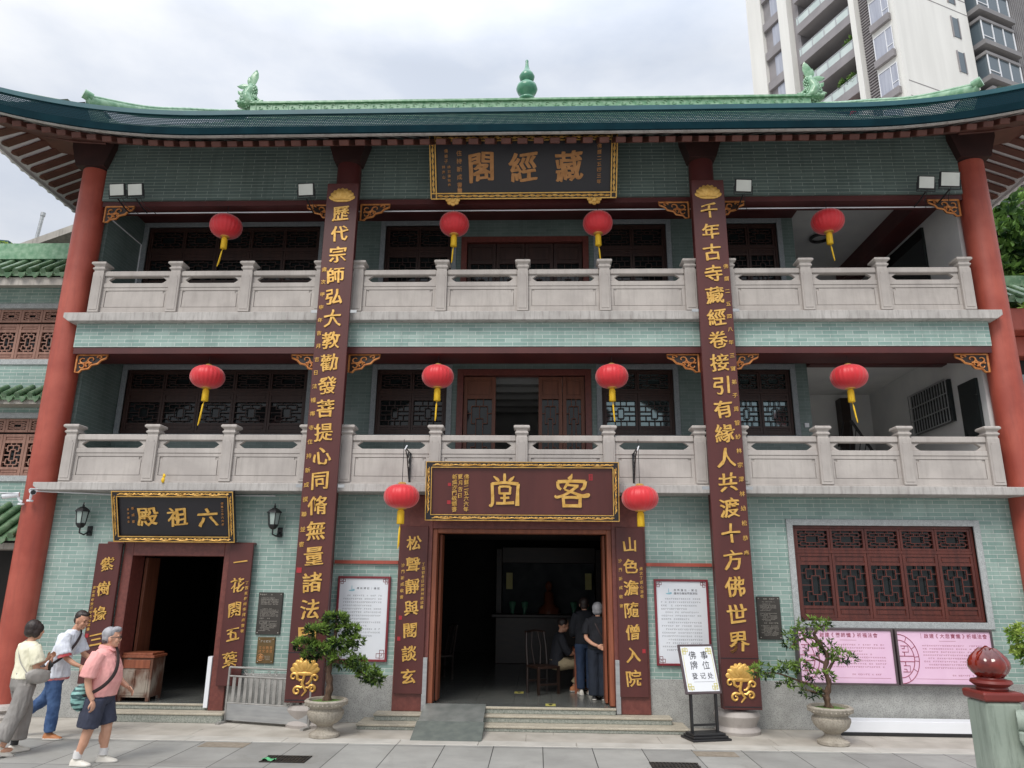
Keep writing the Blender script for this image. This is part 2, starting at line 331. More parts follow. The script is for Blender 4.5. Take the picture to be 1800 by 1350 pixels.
M['teal_top'] = mat('teal_gutter_rim', lin(24, 76, 86), lin(32, 86, 94), rough=.45, scale=3)
M['head_shade'] = mat('shaded_brown_capital', lin(46, 26, 24), lin(58, 33, 30), rough=.55, scale=3)  # column heads: eave shade painted into the brown
M['rafter'] = mat('brown_rafter_paint', lin(84, 46, 38), lin(98, 56, 46), rough=.6, scale=4)
M['soffit'] = mat('white_soffit_paint', lin(206, 200, 200), lin(218, 212, 212), rough=.7, scale=3)
M['plaster'] = mat('white_plaster', lin(206, 206, 206), lin(216, 216, 214), rough=.8, scale=2)
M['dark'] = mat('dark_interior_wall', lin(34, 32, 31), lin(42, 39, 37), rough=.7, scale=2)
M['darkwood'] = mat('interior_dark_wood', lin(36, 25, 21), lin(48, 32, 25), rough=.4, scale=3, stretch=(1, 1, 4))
M['floor_in'] = mat('interior_stone_floor', lin(88, 90, 88), lin(102, 104, 100), rough=.22, scale=2)
M['black'] = mat('black_painted_metal', lin(30, 30, 32), lin(38, 38, 40), rough=.4)
M['white'] = mat('white_board', lin(226, 228, 232), lin(232, 234, 238), rough=.5, scale=1)
M['steel'] = mat('brushed_steel', lin(172, 174, 176), lin(190, 192, 192), rough=.35, metal=.7, scale=3, stretch=(1, 1, 8))

# perforated gutter guard: a thin sheet pierced by rows of small holes
m, nt, b = newmat('perforated_teal_guard'); L = nt.links.new
b.inputs['Base Color'].default_value = lin(8, 44, 54); b.inputs['Roughness'].default_value = .8; b.inputs['Specular IOR Level'].default_value = .15
t = N(nt, 'ShaderNodeTexCoord'); s = N(nt, 'ShaderNodeSeparateXYZ'); L(t.outputs['UV'], s.inputs[0])
def mth(op, a, bb=None):
    n = N(nt, 'ShaderNodeMath', operation=op)
    for i, q in enumerate((a, bb)):
        if q is None: continue
        if hasattr(q, 'links'): L(q, n.inputs[i])
        else: n.inputs[i].default_value = q
    return n.outputs[0]
pz = .030; px = .030
row = mth('FLOOR', mth('DIVIDE', s.outputs[1], pz)); sh = mth('MULTIPLY', mth('MODULO', mth('ABSOLUTE', row), 2.0), px/2)
fx = mth('SUBTRACT', mth('FRACT', mth('DIVIDE', mth('ADD', mth('ADD', s.outputs[0], 100.0), sh), px)), .5)
fz = mth('SUBTRACT', mth('FRACT', mth('DIVIDE', s.outputs[1], pz)), .5)
d = mth('SQRT', mth('ADD', mth('POWER', mth('MULTIPLY', fx, px), 2.0), mth('POWER', mth('MULTIPLY', fz, pz), 2.0)))
hole = mth('LESS_THAN', d, .0062)
tr = N(nt, 'ShaderNodeBsdfTransparent'); ms = N(nt, 'ShaderNodeMixShader'); L(hole, ms.inputs[0]); L(b.outputs[0], ms.inputs[1]); L(tr.outputs[0], ms.inputs[2]); L(ms.outputs[0], nt.nodes['Material Output'].inputs[0])
M['guard'] = m

# ground: big grey slabs, dirt and stains
m, nt, b = newmat('plaza_slabs'); L = nt.links.new
t = N(nt, 'ShaderNodeTexCoord'); mp = N(nt, 'ShaderNodeMapping'); mp.inputs['Location'].default_value = (.33, .2, 0); L(t.outputs['Object'], mp.inputs[0])
k = N(nt, 'ShaderNodeTexBrick'); L(mp.outputs[0], k.inputs['Vector']); k.offset = 0.0; k.inputs['Scale'].default_value = 1; k.inputs['Brick Width'].default_value = .665; k.inputs['Row Height'].default_value = 1.33
k.inputs['Mortar Size'].default_value = .006; k.inputs['Mortar Smooth'].default_value = .1; k.inputs['Color1'].default_value = lin(148, 147, 143); k.inputs['Color2'].default_value = lin(164, 163, 158); k.inputs['Mortar'].default_value = lin(66, 66, 64)
n = N(nt, 'ShaderNodeTexNoise'); n.inputs['Scale'].default_value = 1.4; n.inputs['Detail'].default_value = 7; n.inputs['Roughness'].default_value = .65; L(t.outputs['Object'], n.inputs['Vector'])
h = N(nt, 'ShaderNodeMapRange'); h.inputs['From Min'].default_value = .3; h.inputs['From Max'].default_value = .7; h.inputs['To Min'].default_value = .78; h.inputs['To Max'].default_value = 1.1; L(n.outputs['Fac'], h.inputs['Value'])
x = N(nt, 'ShaderNodeVectorMath', operation='SCALE'); L(k.outputs['Color'], x.inputs[0]); L(h.outputs[0], x.inputs['Scale'])
sn = N(nt, 'ShaderNodeTexNoise'); sn.inputs['Scale'].default_value = .9; sn.inputs['Detail'].default_value = 8; sn.inputs['Roughness'].default_value = .75; sn.inputs['Distortion'].default_value = 1.0; L(t.outputs['Object'], sn.inputs['Vector'])
sr = N(nt, 'ShaderNodeMapRange'); sr.inputs['From Min'].default_value = .55; sr.inputs['From Max'].default_value = .72; sr.inputs['To Max'].default_value = .45; L(sn.outputs['Fac'], sr.inputs['Value'])
sm_ = N(nt, 'ShaderNodeMix', data_type='RGBA'); L(sr.outputs[0], sm_.inputs['Factor']); L(x.outputs[0], sm_.inputs['A']); sm_.inputs['B'].default_value = lin(106, 102, 94); L(sm_.outputs['Result'], b.inputs['Base Color'])
b.inputs['Roughness'].default_value = .65
bp = N(nt, 'ShaderNodeBump'); bp.invert = True; bp.inputs['Strength'].default_value = .4; bp.inputs['Distance'].default_value = .01; L(k.outputs['Fac'], bp.inputs['Height']); L(bp.outputs[0], b.inputs['Normal'])
M['plaza'] = m
M['pave'] = mat('pale_pavement_stone', lin(164, 158, 148), lin(184, 178, 168), rough=.7, scale=2.5, detail=7, bump=.1, bscale=60)
M['kerb'] = mat('pale_kerb_stone', lin(176, 172, 164), lin(192, 188, 180), rough=.7, scale=3, detail=7, bump=.1, bscale=60)

# ------------------------------------------------------------------ ground
def struct(o): o['kind'] = 'structure'; return o
g = MB(); g.add([(-120, -60, -.012), (120, -60, -.012), (120, 160, -.012), (-120, 160, -.012)], [(0, 1, 2, 3)]); struct(g.build('ground', M['pave']))
g = MB(); g.add([(-40, -40, -.004), (40, -40, -.004), (40, -1.43, -.004), (-40, -1.43, -.004)], [(0, 1, 2, 3)]); struct(g.build('plaza_paving', M['plaza']))
g = MB()
xx = -30.0; ii = 0
while xx < 30:
    l = 1.1+.25*((ii*7) % 3)
    g.box(xx+.003, xx+l-.003, -1.43, -1.13, -.05, .003); xx += l; ii += 1
struct(g.build('kerb_strip', M['kerb'], bevel=.004))
g = MB(); xx = -30.0; ii = 0
while xx < 30:
    l = 1.3+.3*((ii*5) % 3)
    g.box(xx+.003, xx+l-.003, -1.125, -.62, -.05, .0); g.box(xx+.4, xx+l+.394, -.615, .1, -.05, -.001); xx += l; ii += 1
struct(g.build('pavement', M['pave'], bevel=.003))

# ------------------------------------------------------------------ the temple
T = thing('temple_building', 'three storey temple hall of pale green glazed brick with red columns and stone balconies', 'building')
def holes_wall(mb, x0, x1, z0, z1, y0, y1, holes):
    xs = sorted({x0, x1, *[h[0] for h in holes], *[h[1] for h in holes]}); xs = [x for x in xs if x0 <= x <= x1]
    for a, b_ in zip(xs, xs[1:]):
        hs = sorted([(h[2], h[3]) for h in holes if h[0] <= a+1e-6 and h[1] >= b_-1e-6]); z = z0
        for h0, h1 in hs:
            if h0 > z+1e-4: mb.box(a, b_, y0, y1, z, h0)
            z = max(z, h1)
        if z < z1-1e-4: mb.box(a, b_, y0, y1, z, z1)
# ground floor wall, openings: side door, hall door with its surround, window
GH = [(-6.66, -4.71, 0, 2.75), (-2.03, 2.03, 0, 3.56), (4.46, 7.38, 1.6, 3.1)]
for a, b_ in ((-8.1, -2.03), (2.03, 8.1)): wl = MB(); holes_wall(wl, a, b_, .70, 3.56, .1, .36, GH); wl.build('wall', M['brick'], T)
for a, b_ in ((-8.1, -6.66), (-4.71, -2.03), (2.03, 8.1)): wl = MB(); wl.box(a, b_, .075, .33, 0, .70); wl.build('dado', M['granite'], T, bevel=.004)
# upper back walls, with window and door openings
def win_holes(z0, z1): return [(-7.88, -4.25, z0, z1), (-2.88, -1.5, z0, z1), (1.5, 2.88, z0, z1), (3.95, 5.12, z0, z1)]
U2 = win_holes(4.86, 6.16)+[(-1.3, 1.3, 3.68, 6.16)]
U3 = win_holes(7.86, 9.27)+[(-1.3, 1.3, 6.7, 9.0)]
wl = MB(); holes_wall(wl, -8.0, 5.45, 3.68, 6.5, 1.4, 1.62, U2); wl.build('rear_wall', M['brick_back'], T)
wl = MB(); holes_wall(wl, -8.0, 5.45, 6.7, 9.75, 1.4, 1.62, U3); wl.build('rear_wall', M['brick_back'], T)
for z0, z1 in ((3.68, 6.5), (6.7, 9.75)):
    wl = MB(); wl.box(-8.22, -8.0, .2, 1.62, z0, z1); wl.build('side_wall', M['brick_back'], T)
    wl = MB(); wl.box(8.0, 8.2, .2, 4.6, z0, z1); wl.box(5.45, 8.0, 4.5, 4.7, z0, z1); wl.box(5.32, 5.447, 1.625, 4.5, z0, z1); wl.build('stairwell_wall', M['plaster'], T)
# ceilings of both galleries, dark beams
c = MB(); c.box(-8.2, 5.45, .15, 1.7, 6.45, 6.53); c.build('ceiling', M['darkwood'], T); c = MB(); c.box(5.45, 8.2, .15, 4.7, 6.45, 6.53); c.build('ceiling', M['plaster'], T)
c = MB(); c.box(-8.2, 5.45, .15, 1.7, 9.62, 9.75); c.build('ceiling', M['darkwood'], T); c = MB(); c.box(5.45, 8.2, .15, 4.7, 9.58, 9.75); c.build('ceiling', M['plaster'], T)
c = MB(); c.box(-8.0, 5.45, .9, 1.395, 6.28, 6.449); c.box(5.45, 8.0, 1.2, 1.4, 6.2, 6.449); c.build('gallery_beam', M['darkred'], T)
c = MB(); c.box(-8.0, 5.45, .8, 1.395, 9.38, 9.619); c.build('gallery_beam', M['darkred'], T)
c = MB(); c.box(7.55, 7.99, .2, 4.5, 9.2, 9.578); c.build('gallery_beam', M['darkred'], T)
# balcony slabs with chamfered ends, brick fascia bands, red beams below them
def slab(z0, z1):
    s = MB(); s.prism([(-8.16, z1), (8.16, z1), (8.16, z0+.07), (8.06, z0), (-8.06, z0), (-8.16, z0+.07)][::-1], -.37, .09, 'y')
    s.box(-8.0, 8.0, .091, 1.4, z0+.004, z1-.004); return s.build('balcony_slab', M['slab'], T, bevel=.008)
slab(3.56, 3.69); slab(6.545, 6.705)
c = MB(); c.box(-7.98, 7.98, -.22, .1, 6.105, 6.543); c.build('brick_band', M['brick'], T)
c = MB(); c.box(-7.97, 7.97, -.21, .42, 5.985, 6.1); c.build('beam', M['darkred'], T)
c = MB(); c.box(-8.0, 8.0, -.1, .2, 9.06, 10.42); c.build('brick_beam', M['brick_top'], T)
c = MB(); c.box(-8.0, 8.0, -.06, .3, 8.955, 9.057); c.build('beam', M['darkred'], T)
c = MB(); c.tube([(-8, .1, 8.9), (8, .1, 8.9)], .012, 6); c.tube([(-7.99, .25, 8.86), (-7.99, 1.36, 8.86), (-7.99, 1.38, 6.8)], .014, 6); c.build('conduit', M['white'], T)
# columns with flared heads
def column(x, r, y, z0, z1, inner):
    prof = [(r, z0), (r, z1-.62), (r+.01, z1-.55)]
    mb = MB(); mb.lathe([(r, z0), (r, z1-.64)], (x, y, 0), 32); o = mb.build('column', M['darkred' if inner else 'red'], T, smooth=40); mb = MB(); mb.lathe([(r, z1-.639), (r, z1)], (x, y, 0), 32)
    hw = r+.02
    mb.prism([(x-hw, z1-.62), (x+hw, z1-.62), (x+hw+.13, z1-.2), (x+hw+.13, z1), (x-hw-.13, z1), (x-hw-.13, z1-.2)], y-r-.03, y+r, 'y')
    mb.build('column_head', M['head_shade'], T, smooth=40); return o
for x in (-8.26, 8.26): column(x, .25, .03, .22, 10.35, False)
for x in (-3.28, 3.28): column(x, .22, -.17, .33, 10.3, True)
for x, y, r in ((-8.26, .03, .27), (8.26, .03, .27), (-3.28, -.17, .25), (3.28, -.17, .25)):
    mb = MB(); h = .33 if abs(x) < 5 else .22
    q = lambda rr: rr
    mb.lathe([(r*1.32, 0), (r*1.36, .04), (r*1.3, .07), (r*1.12, .10), (r*1.16, .14), (r*1.34, h*.6+.02), (r*1.38, h-.08), (r*1.28, h-.02), (r*1.0, h)], (x, y-.02, 0), 28)
    mb.build('column_base', M['stone'], T, smooth=35)
# ---- balustrades
PX = [-7.695, -6.281, -4.964, -3.62, -2.949, -1.447, 0, 1.447, 2.949, 3.62, 4.964, 6.281, 7.695]
def balustrade(z0, parent):
    H = 1.02; first = None
    bal = MB(); bal.box(-7.8, 7.8, -.285, -.115, z0, z0+.035); br = bal.build('balustrade', M['stone'], parent, bevel=.005)
    for i, x in enumerate(PX):
        if first is None:
            p = MB(); p.box(-.098, .098, -.1, .1, .036, .80)
            for s in (-1, 1):   # raised tablet with a notched head, front and back
                y0 = s*.1; y1 = s*.108
                p.prism([(-.07, .08), (.07, .08), (.07, .69), (.05, .69), (.05, .73), (-.05, .73), (-.05, .69), (-.07, .69)], min(y0, y1), max(y0, y1), 'y')
            rings = [(.098, .80), (.088, .815), (.088, .84), (.112, .865), (.112, .885), (.094, .90), (.094, .925), (.135, .955), (.135, .985), (.12, 1.0), (.02, 1.02)]
            p.loft([[(-a, -a, z), (a, -a, z), (a, a, z), (-a, a, z)] for a, z in rings])
            o = p.build('post', M['stone'], br, bevel=.006); first = o
        else:
            o = first.copy(); sc.collection.objects.link(o); o.parent = br
        o.location = (x, -.2, z0)
    for a, b_ in zip(PX, PX[1:]):
        x0, x1 = a+.099, b_-.099; wd = x1-x0
        r_1 = MB(); r_1.box(x0, x1, -.265, -.135, z0+.735, z0+.835); r_1.build('top_rail', M['stone'], br, bevel=.012)
        r_1 = MB(); r_1.box(x0, x1, -.26, -.14, z0+.515, z0+.60)
        if wd > .5:    # cloud-shaped blocks at the ends of the slot
            for xe, s in ((x0, 1), (x1, -1)):
                r_1.prism([(xe, z0+.601), (xe+s*.17, z0+.601), (xe+s*.12, z0+.63), (xe+s*.075, z0+.667), (xe+s*.12, z0+.70), (xe+s*.17, z0+.734), (xe, z0+.734)], -.235, -.165, 'y')
        else: r_1.box(x0, x1, -.235, -.165, z0+.601, z0+.734)
        r_1.build('middle_rail', M['stone'], br, bevel=.006)
        p = MB(); zt = z0+.513; zb = z0+.036; p.box(x0, x1, -.23, -.17, zb, zt)
        if wd > .5:
            for s in (-1, 1):
                y0, y1 = (-.25, -.231) if s < 0 else (-.169, -.15); ya, yb = (-.246, -.231) if s < 0 else (-.169, -.154)
                m_ = .055; p.box(x0, x1, y0, y1, zb, zb+.10); p.box(x0, x1, y0, y1, zt-m_, zt); p.box(x0, x0+m_, y0, y1, zb+.101, zt-m_-.001); p.box(x1-m_, x1, y0, y1, zb+.101, zt-m_-.001)
                g_ = .011; X0, X1, Z0, Z1 = x0+m_+g_, x1-m_-g_, zb+.101+g_*.6, zt-m_-g_; k_ = .04
                p.prism([(X0, Z0), (X1, Z0), (X1, Z1-k_), (X1-k_, Z1-k_), (X1-k_, Z1), (X0+k_, Z1), (X0+k_, Z1-k_), (X0, Z1-k_)], ya, yb, 'y')
        p.build('panel', M['stone'], br, bevel=.003)
    return br
balustrade(3.69, T); balustrade(6.705, T)
# ---- windows
def lattice_pts(kind):
    if kind == 'tall':
        s = [(.36, .27, .64, .27), (.36, .73, .64, .73), (.36, .27, .36, .73), (.64, .27, .64, .73), (0, .5, .36, .5), (.64, .5, 1, .5)]
        for f in (lambda z: z, lambda z: 1-z):
            s += [(.18, f(.9), .82, f(.9)), (.18, f(.66), .18, f(.9)), (.82, f(.66), .82, f(.9)), (.18, f(.66), .36, f(.66)), (.64, f(.66), .82, f(.66)), (.5, f(.73), .5, f(.9)), (.35, f(.9), .35, f(1)), (.65, f(.9), .65, f(1)), (0, f(.8), .18, f(.8)), (.82, f(.8), 1, f(.8))]
        return s
    if kind == 'wide':
        s = [(.28, .3, .72, .3), (.28, .7, .72, .7), (.28, .3, .28, .7), (.72, .3, .72, .7), (0, .5, .28, .5), (.72, .5, 1, .5)]
        for f in (lambda z: z, lambda z: 1-z):
            s += [(.1, f(.86), .9, f(.86)), (.1, f(.66), .1, f(.86)), (.9, f(.66), .9, f(.86)), (.1, f(.66), .28, f(.66)), (.72, f(.66), .9, f(.66)), (.4, f(.7), .4, f(.86)), (.6, f(.7), .6, f(.86)), (.3, f(.86), .3, f(1)), (.7, f(.86), .7, f(1)), (0, f(.76), .1, f(.76)), (.9, f(.76), 1, f(.76))]
        return s
    s = [(.4, .3, .6, .3), (.4, .7, .6, .7), (.4, .3, .4, .7), (.6, .3, .6, .7), (.2, .2, .8, .2), (.2, .8, .8, .8), (.2, .2, .2, .42), (.8, .2, .8, .42), (.2, .58, .2, .8), (.8, .58, .8, .8), (0, .42, .4, .42), (0, .58, .4, .58), (.6, .42, 1, .42), (.6, .58, 1, .58),
         (.5, 0, .5, .3), (.5, .7, .5, 1), (0, .2, .2, .2), (0, .8, .2, .8), (.8, .2, 1, .2), (.8, .8, 1, .8), (.3, .2, .3, 0), (.7, .2, .7, 0), (.3, .8, .3, 1), (.7, .8, .7, 1)]
    return s
def lattice(mb, x0, x1, z0, z1, y, kind, t=.012):
    for a, b_, c_, d_ in lattice_pts(kind):
        X0, X1 = x0+(x1-x0)*min(a, c_), x0+(x1-x0)*max(a, c_); Z0, Z1 = z0+(z1-z0)*min(b_, d_), z0+(z1-z0)*max(b_, d_)
        v = 0 if b_ == d_ else .003
        mb.box(X0-(t/2 if v else 0), X1+(t/2 if v else 0), y-.012-v, y+.012-v, Z0-(0 if v else t/2), Z1+(0 if v else t/2))
def sash(mb, x0, x1, z0, z1, y, kind='tall', st=.045, pan=.12, t=.012):
    mb.box(x0, x0+st, y-.025, y+.025, z0, z1); mb.box(x1-st, x1, y-.025, y+.025, z0, z1)
    a, b_ = x0+st, x1-st
    if pan:
        for q0, q1 in ((z0, z0+st), (z0+st+pan, z0+2*st+pan), (z1-st, z1), (z1-2*st-pan, z1-st-pan)): mb.box(a, b_, y-.023, y+.023, q0, q1)
        for q0, q1 in ((z0+st, z0+st+pan), (z1-st-pan, z1-st)):
            mb.box(a, b_, y-.008, y+.012, q0, q1); mb.box(a+.025, b_-.025, y-.018, y-.0081, q0+.022, q1-.022)
        lattice(mb, a, b_, z0+2*st+pan, z1-2*st-pan, y, kind, t)
    else:
        for q0, q1 in ((z0, z0+st), (z1-st, z1)): mb.box(a, b_, y-.023, y+.023, q0, q1)
        lattice(mb, a, b_, z0+st, z1-st, y, kind, t)
def window(parent, x0, x1, z0, z1, y, n, zt, wood, frame, fw=.1, proud=.03, pan=.1, tall='tall', glass='glass', sill=.1):
    """stone surround (proud of the wall face y), n casements below a row of n transoms"""
    f = MB(); yf = y-proud
    f.box(x0-fw, x0, yf, y+.16, z0-sill, z1+fw); f.box(x1, x1+fw, yf, y+.16, z0-sill, z1+fw); f.box(x0, x1, yf, y+.16, z1, z1+fw); f.box(x0, x1, yf, y+.16, z0-sill, z0)
    w_ = f.build('window', frame, parent, bevel=.004)
    g_ = MB(); g_.box(x0, x1, y+.105, y+.11, z0, z1); g_.build('pane', M[glass], w_)
    f = MB(); e = .045; f.box(x0, x0+e, y+.03, y+.10, z0, z1); f.box(x1-e, x1, y+.03, y+.10, z0, z1); f.box(x0+e, x1-e, y+.03, y+.10, z1-e, z1); f.box(x0+e, x1-e, y+.03, y+.10, z0, z0+e); f.box(x0+e, x1-e, y+.035, y+.10, zt-.025, zt+.025)
    f.build('frame', wood, w_, bevel=.003)
    st = (x1-x0-2*e)/n
    for i in range(n):
        a = x0+e+i*st
        s_ = MB(); sash(s_, a+.004, a+st-.004, z0+e+.003, zt-.028, y+.065, tall, .042, pan); s_.build('casement', wood, w_)
        s_ = MB(); sash(s_, a+.004, a+st-.004, zt+.028, z1-e-.003, y+.065, 'wide', .035, 0); s_.build('transom', wood, w_)
    return w_
window(T, 4.46, 7.38, 1.6, 3.1, .1, 5, 2.68, M['wood'], M['stoneframe'])
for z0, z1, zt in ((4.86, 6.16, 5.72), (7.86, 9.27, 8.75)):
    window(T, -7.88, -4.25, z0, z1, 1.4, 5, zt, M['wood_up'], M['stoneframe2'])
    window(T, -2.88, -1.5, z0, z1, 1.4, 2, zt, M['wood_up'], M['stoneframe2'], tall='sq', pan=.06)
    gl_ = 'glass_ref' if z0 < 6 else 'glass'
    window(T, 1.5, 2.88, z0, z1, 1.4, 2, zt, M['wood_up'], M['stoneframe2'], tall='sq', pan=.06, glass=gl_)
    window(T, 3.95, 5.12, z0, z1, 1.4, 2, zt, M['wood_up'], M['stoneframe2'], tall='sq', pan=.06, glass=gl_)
# rooms behind the upper openings: floor, ceiling ribs, dark back wall
for z0, z1 in ((3.69, 6.4), (6.71, 9.5)):
    c = MB(); c.box(-8, 5.3, 6.0, 6.1, z0, z1); c.box(-8.1, -8.0, 1.63, 6.0, z0, z1); c.box(5.22, 5.31, 1.63, 6.0, z0, z1)
    for i in range(6): c.box(-7.9, 5.2, 2.0+i*.65, 2.2+i*.65, z1-.2, z1-.001)
    c.build('inner_wall', M['plaster'], T)
    c = MB(); c.box(-8, 5.3, 1.63, 6.0, z1, z1+.04); c.build('inner_ceiling', M['plaster'], T)
    c = MB(); c.box(-8, 5.3, 1.63, 6.0, z0-.06, z0); c.build('inner_floor', M['dark'], T)
# gallery doors
def gallery_door(x0, x1, z0, z1, leaves, y=1.4, wd='wood_door'):
    f = MB(); f.box(x0, x0+.12, y-.03, y+.15, z0, z1); f.box(x1-.12, x1, y-.03, y+.15, z0, z1); f.box(x0+.12, x1-.12, y-.03, y+.15, z1-.12, z1)
    f.build_parent = None; d_ = f.build('door', M['maroon_stone'], T, bevel=.004)
    for a, b_ in leaves:
        s_ = MB(); sash(s_, a, b_, z0+.02, z1-.14, y+.06, 'tall', .07, .30, .014); s_.build('leaf', M[wd], d_, bevel=.002)
        g_ = MB(); g_.box(a+.06, b_-.06, y+.09, y+.094, z0+.5, z1-.5); g_.build('pane', M['glass'], d_)
gallery_door(-1.3, 1.3, 3.69, 6.16, [(-1.17, -.55), (.28, .74), (.75, 1.17)])
gallery_door(-1.3, 1.3, 6.71, 9.0, [(-1.17, -.59), (-.58, 0), (.01, .58), (.59, 1.17)], wd='wood_up')
# ---- carved corner brackets
def bracket(x, z, s, y=-.08, ln=.55, h=.32):
    mb = MB(); P = lambda a, b_: (x+s*a*ln, z-b_*h)
    out_ = [(0, 0), (1, 0), (.96, .18), (.8, .3), (.7, .5), (.5, .58), (.42, .78), (.2, .84), (.12, 1), (0, 1)]
    # rim and scrolls stand on a recessed dark web
    mb.mat(1).prism([P(*p) for p in out_], y+.02, y+.06, 'y'); mb.mat(0)
    rim = [P(*p) for p in out_]+[P(*out_[0])]
    mb.tube([(a, y+.02, b_) for a, b_ in rim], .02, 5)
    for cx, cz, rr, ph in ((.22, .3, .17, 0), (.5, .28, .15, 1.5), (.76, .15, .09, 3), (.18, .66, .14, 4), (.4, .56, .1, 2)):
        mb.tube([(x+s*(cx*ln+rr*ln*(1-t*.7)*math.cos(5.5*t+ph)), y+.008, z-(cz*h*1.0+rr*h*1.4*(1-t*.7)*math.sin(5.5*t+ph))) for t in [k/9 for k in range(10)]], [.017*(1-.05*k) for k in range(10)], 5)
    mb.build('corner_bracket', [M['gold_br'], M['darkwood']], T, smooth=50)
for z, y in ((8.95, -.08), (5.98, -.16)):
    for x, s in ((-7.95, 1), (7.95, -1), (-3.52, -1), (-3.04, 1), (3.04, -1), (3.52, 1)): bracket(x+(.03*s if abs(x) > 5 else 0), z, s, y)
# ---- main door: maroon granite surround, timber frame, open leaves, steel posts
f = MB()
for s in (-1, 1): f.box(s*1.48, s*2.03, .03, .4, .183, 3.555)
f.box(-1.48, 1.48, .034, .4, 3.0, 3.555); D1 = f.build('door_surround', M['maroon_stone'], T, bevel=.006)
f = MB()
for s in (-1, 1):
    f.box(s*1.40, s*1.478, .06, .3, .29, 2.998)
f.box(-1.40, 1.40, .06, .3, 2.93, 2.998); f.build('frame', M['wood_org'], D1, bevel=.006)
for s in (-1, 1):
    f = MB(); x = s*1.385
    f.box(x-.015*s-.02, x-.015*s+.02, .31, .62, .3, 2.92)
    f.build('door_leaf', M['wood_org'], D1, bevel=.004)
    f = MB(); f.box(s*1.485, s*1.56, -.02, .028, .19, .98); f.build('steel_post', M['steel'], D1, bevel=.004)
# side door
f = MB(); f.box(-6.66, -6.5, .02, .42, .147, 2.75); f.box(-4.95, -4.71, .02, .42, .147, 2.75); f.box(-6.5, -4.95, .02, .42, 2.52, 2.75)
f.box(-6.95, -6.662, .0, .098, 2.71, 2.745); f.box(-4.708, -4.45, .0, .098, 2.71, 2.745)
D2 = f.build('door_surround', M['maroon_stone'], T, bevel=.006)
f = MB(); f.box(-6.49, -6.44, .43, .85, .25, 2.5); f.build('door_leaf', M['wood_door'], D2, bevel=.004)
f = MB(); f.box(-5.02, -4.955, .0, .1, .19, .95); f.build('white_post', M['white'], D2)
# red rail between the columns and the main door
for x0, x1 in ((-3.1, -2.04), (2.04, 3.1)):
    f = MB(); f.box(x0, x1, .05, .099, 2.42, 2.475); f.build('rail', M['red'], T)
# ---- ground floor rooms
def room(x0, x1, y1, z1, nm):
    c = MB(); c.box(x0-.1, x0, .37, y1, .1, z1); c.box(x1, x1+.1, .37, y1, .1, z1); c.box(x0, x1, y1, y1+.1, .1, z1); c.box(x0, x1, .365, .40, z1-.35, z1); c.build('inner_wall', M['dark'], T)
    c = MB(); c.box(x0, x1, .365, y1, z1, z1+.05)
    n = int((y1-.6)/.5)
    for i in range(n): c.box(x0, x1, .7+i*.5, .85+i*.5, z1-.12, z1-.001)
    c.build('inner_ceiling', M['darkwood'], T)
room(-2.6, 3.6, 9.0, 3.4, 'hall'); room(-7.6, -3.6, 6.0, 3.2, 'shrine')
fl = MB()
for x0, x1, y0, y1 in ((-2.6, 3.6, .0, 9.0), (-7.6, -3.6, .08, 6.0)):
    nx, ny = round((x1-x0)/.62), round((y1-y0)/.62); dx, dy = (x1-x0)/nx, (y1-y0)/ny
    if x0 > -3:
        fl.box(-1.48, 1.48, .0, .36, .2, .28)
        y0 = .365; ny = round((y1-y0)/.62); dy = (y1-y0)/ny
    else: fl.box(-6.5, -4.95, .08, .36, .16, .24); y0 = .365; ny = round((y1-y0)/.62); dy = (y1-y0)/ny
    for i in range(nx):
        for j in range(ny): fl.box(x0+i*dx+.002, x0+(i+1)*dx-.002, y0+j*dy+.002, y0+(j+1)*dy-.002, .2 if x0 > -3 else .16, .28 if x0 > -3 else .24)
    fl.build('inner_floor', M['floor_in'], T); fl = MB()
# steps
def step(x0, x1, y0, y1, z0, z1):
    s = MB(); s.box(x0, x1, y0, y1, z0, z1-.032); s.mat(1).box(x0-.01, x1+.01, y0-.015, y1, z1-.032, z1)
    s.build('step', [M['step'], M['steptop']], T, bevel=.006)
step(-2.45, 2.5, -.47, .07, 0, .08); step(-2.25, 2.3, -.2, .07, .0805, .18); step(-1.47, 1.47, -.04, -.001, .181, .279)
step(-6.75, -4.62, -.2, .06, 0, .145); step(-6.5, -4.95, .062, .078, .146, .239)
# stairwell on the right: stair rail, window grilles, lamp ring
c = MB(); c.tube([(6.95, 3.2, 5.55), (7.5, 3.2, 4.6)], .03, 6); c.tube([(6.55, 3.0, 4.95), (6.75, 3.1, 5.5)], .02, 6)
for i in range(7):
    t_ = i/6; c.tube([(6.95+.55*t_, 3.2, 5.55-.95*t_), (6.75+.5*t_, 3.1, 4.4)], .012, 5)
c.tube([(6.6, 3.0, 4.9), (7.4, 3.0, 4.75)], .02, 6); c.build('stair_rail', M['black'], T)
c = MB(); c.box(7.2, 7.4, 4.2, 4.49, 4.2, 6.3); c.build('stairwell_post', M['darkwood'], T)
c = MB(); c.box(7.93, 7.995, 1.15, 2.55, 5.1, 5.9); gw = c.build('grille_window', M['glass'], T)
c = MB()
for i in range(15): c.box(7.87, 7.885, 1.15+i*.1-.006, 1.15+i*.1+.006, 5.1, 5.9)
for z in (5.1, 5.36, 5.63, 5.9): c.box(7.865, 7.88, 1.15, 2.55, z-.01, z+.01)
c.build('grille', M['steel'], gw)
c = MB(); c.box(7.95, 7.998, .35, .9, 4.7, 5.7); c.build('grille_window', M['glass'], T)
c = MB(); c.box(7.94, 7.997, 1.3, 2.9, 7.2, 9.1); c.build('grille_window', M['glass'], T)
c = MB(); c.tube([(6.47+.19*math.cos(a), 2.6+.19*math.sin(a), 9.52) for a in [2*math.pi*k/20 for k in range(21)]], .035, 6); c.build('ring_lamp', M['black'], T, smooth=60)
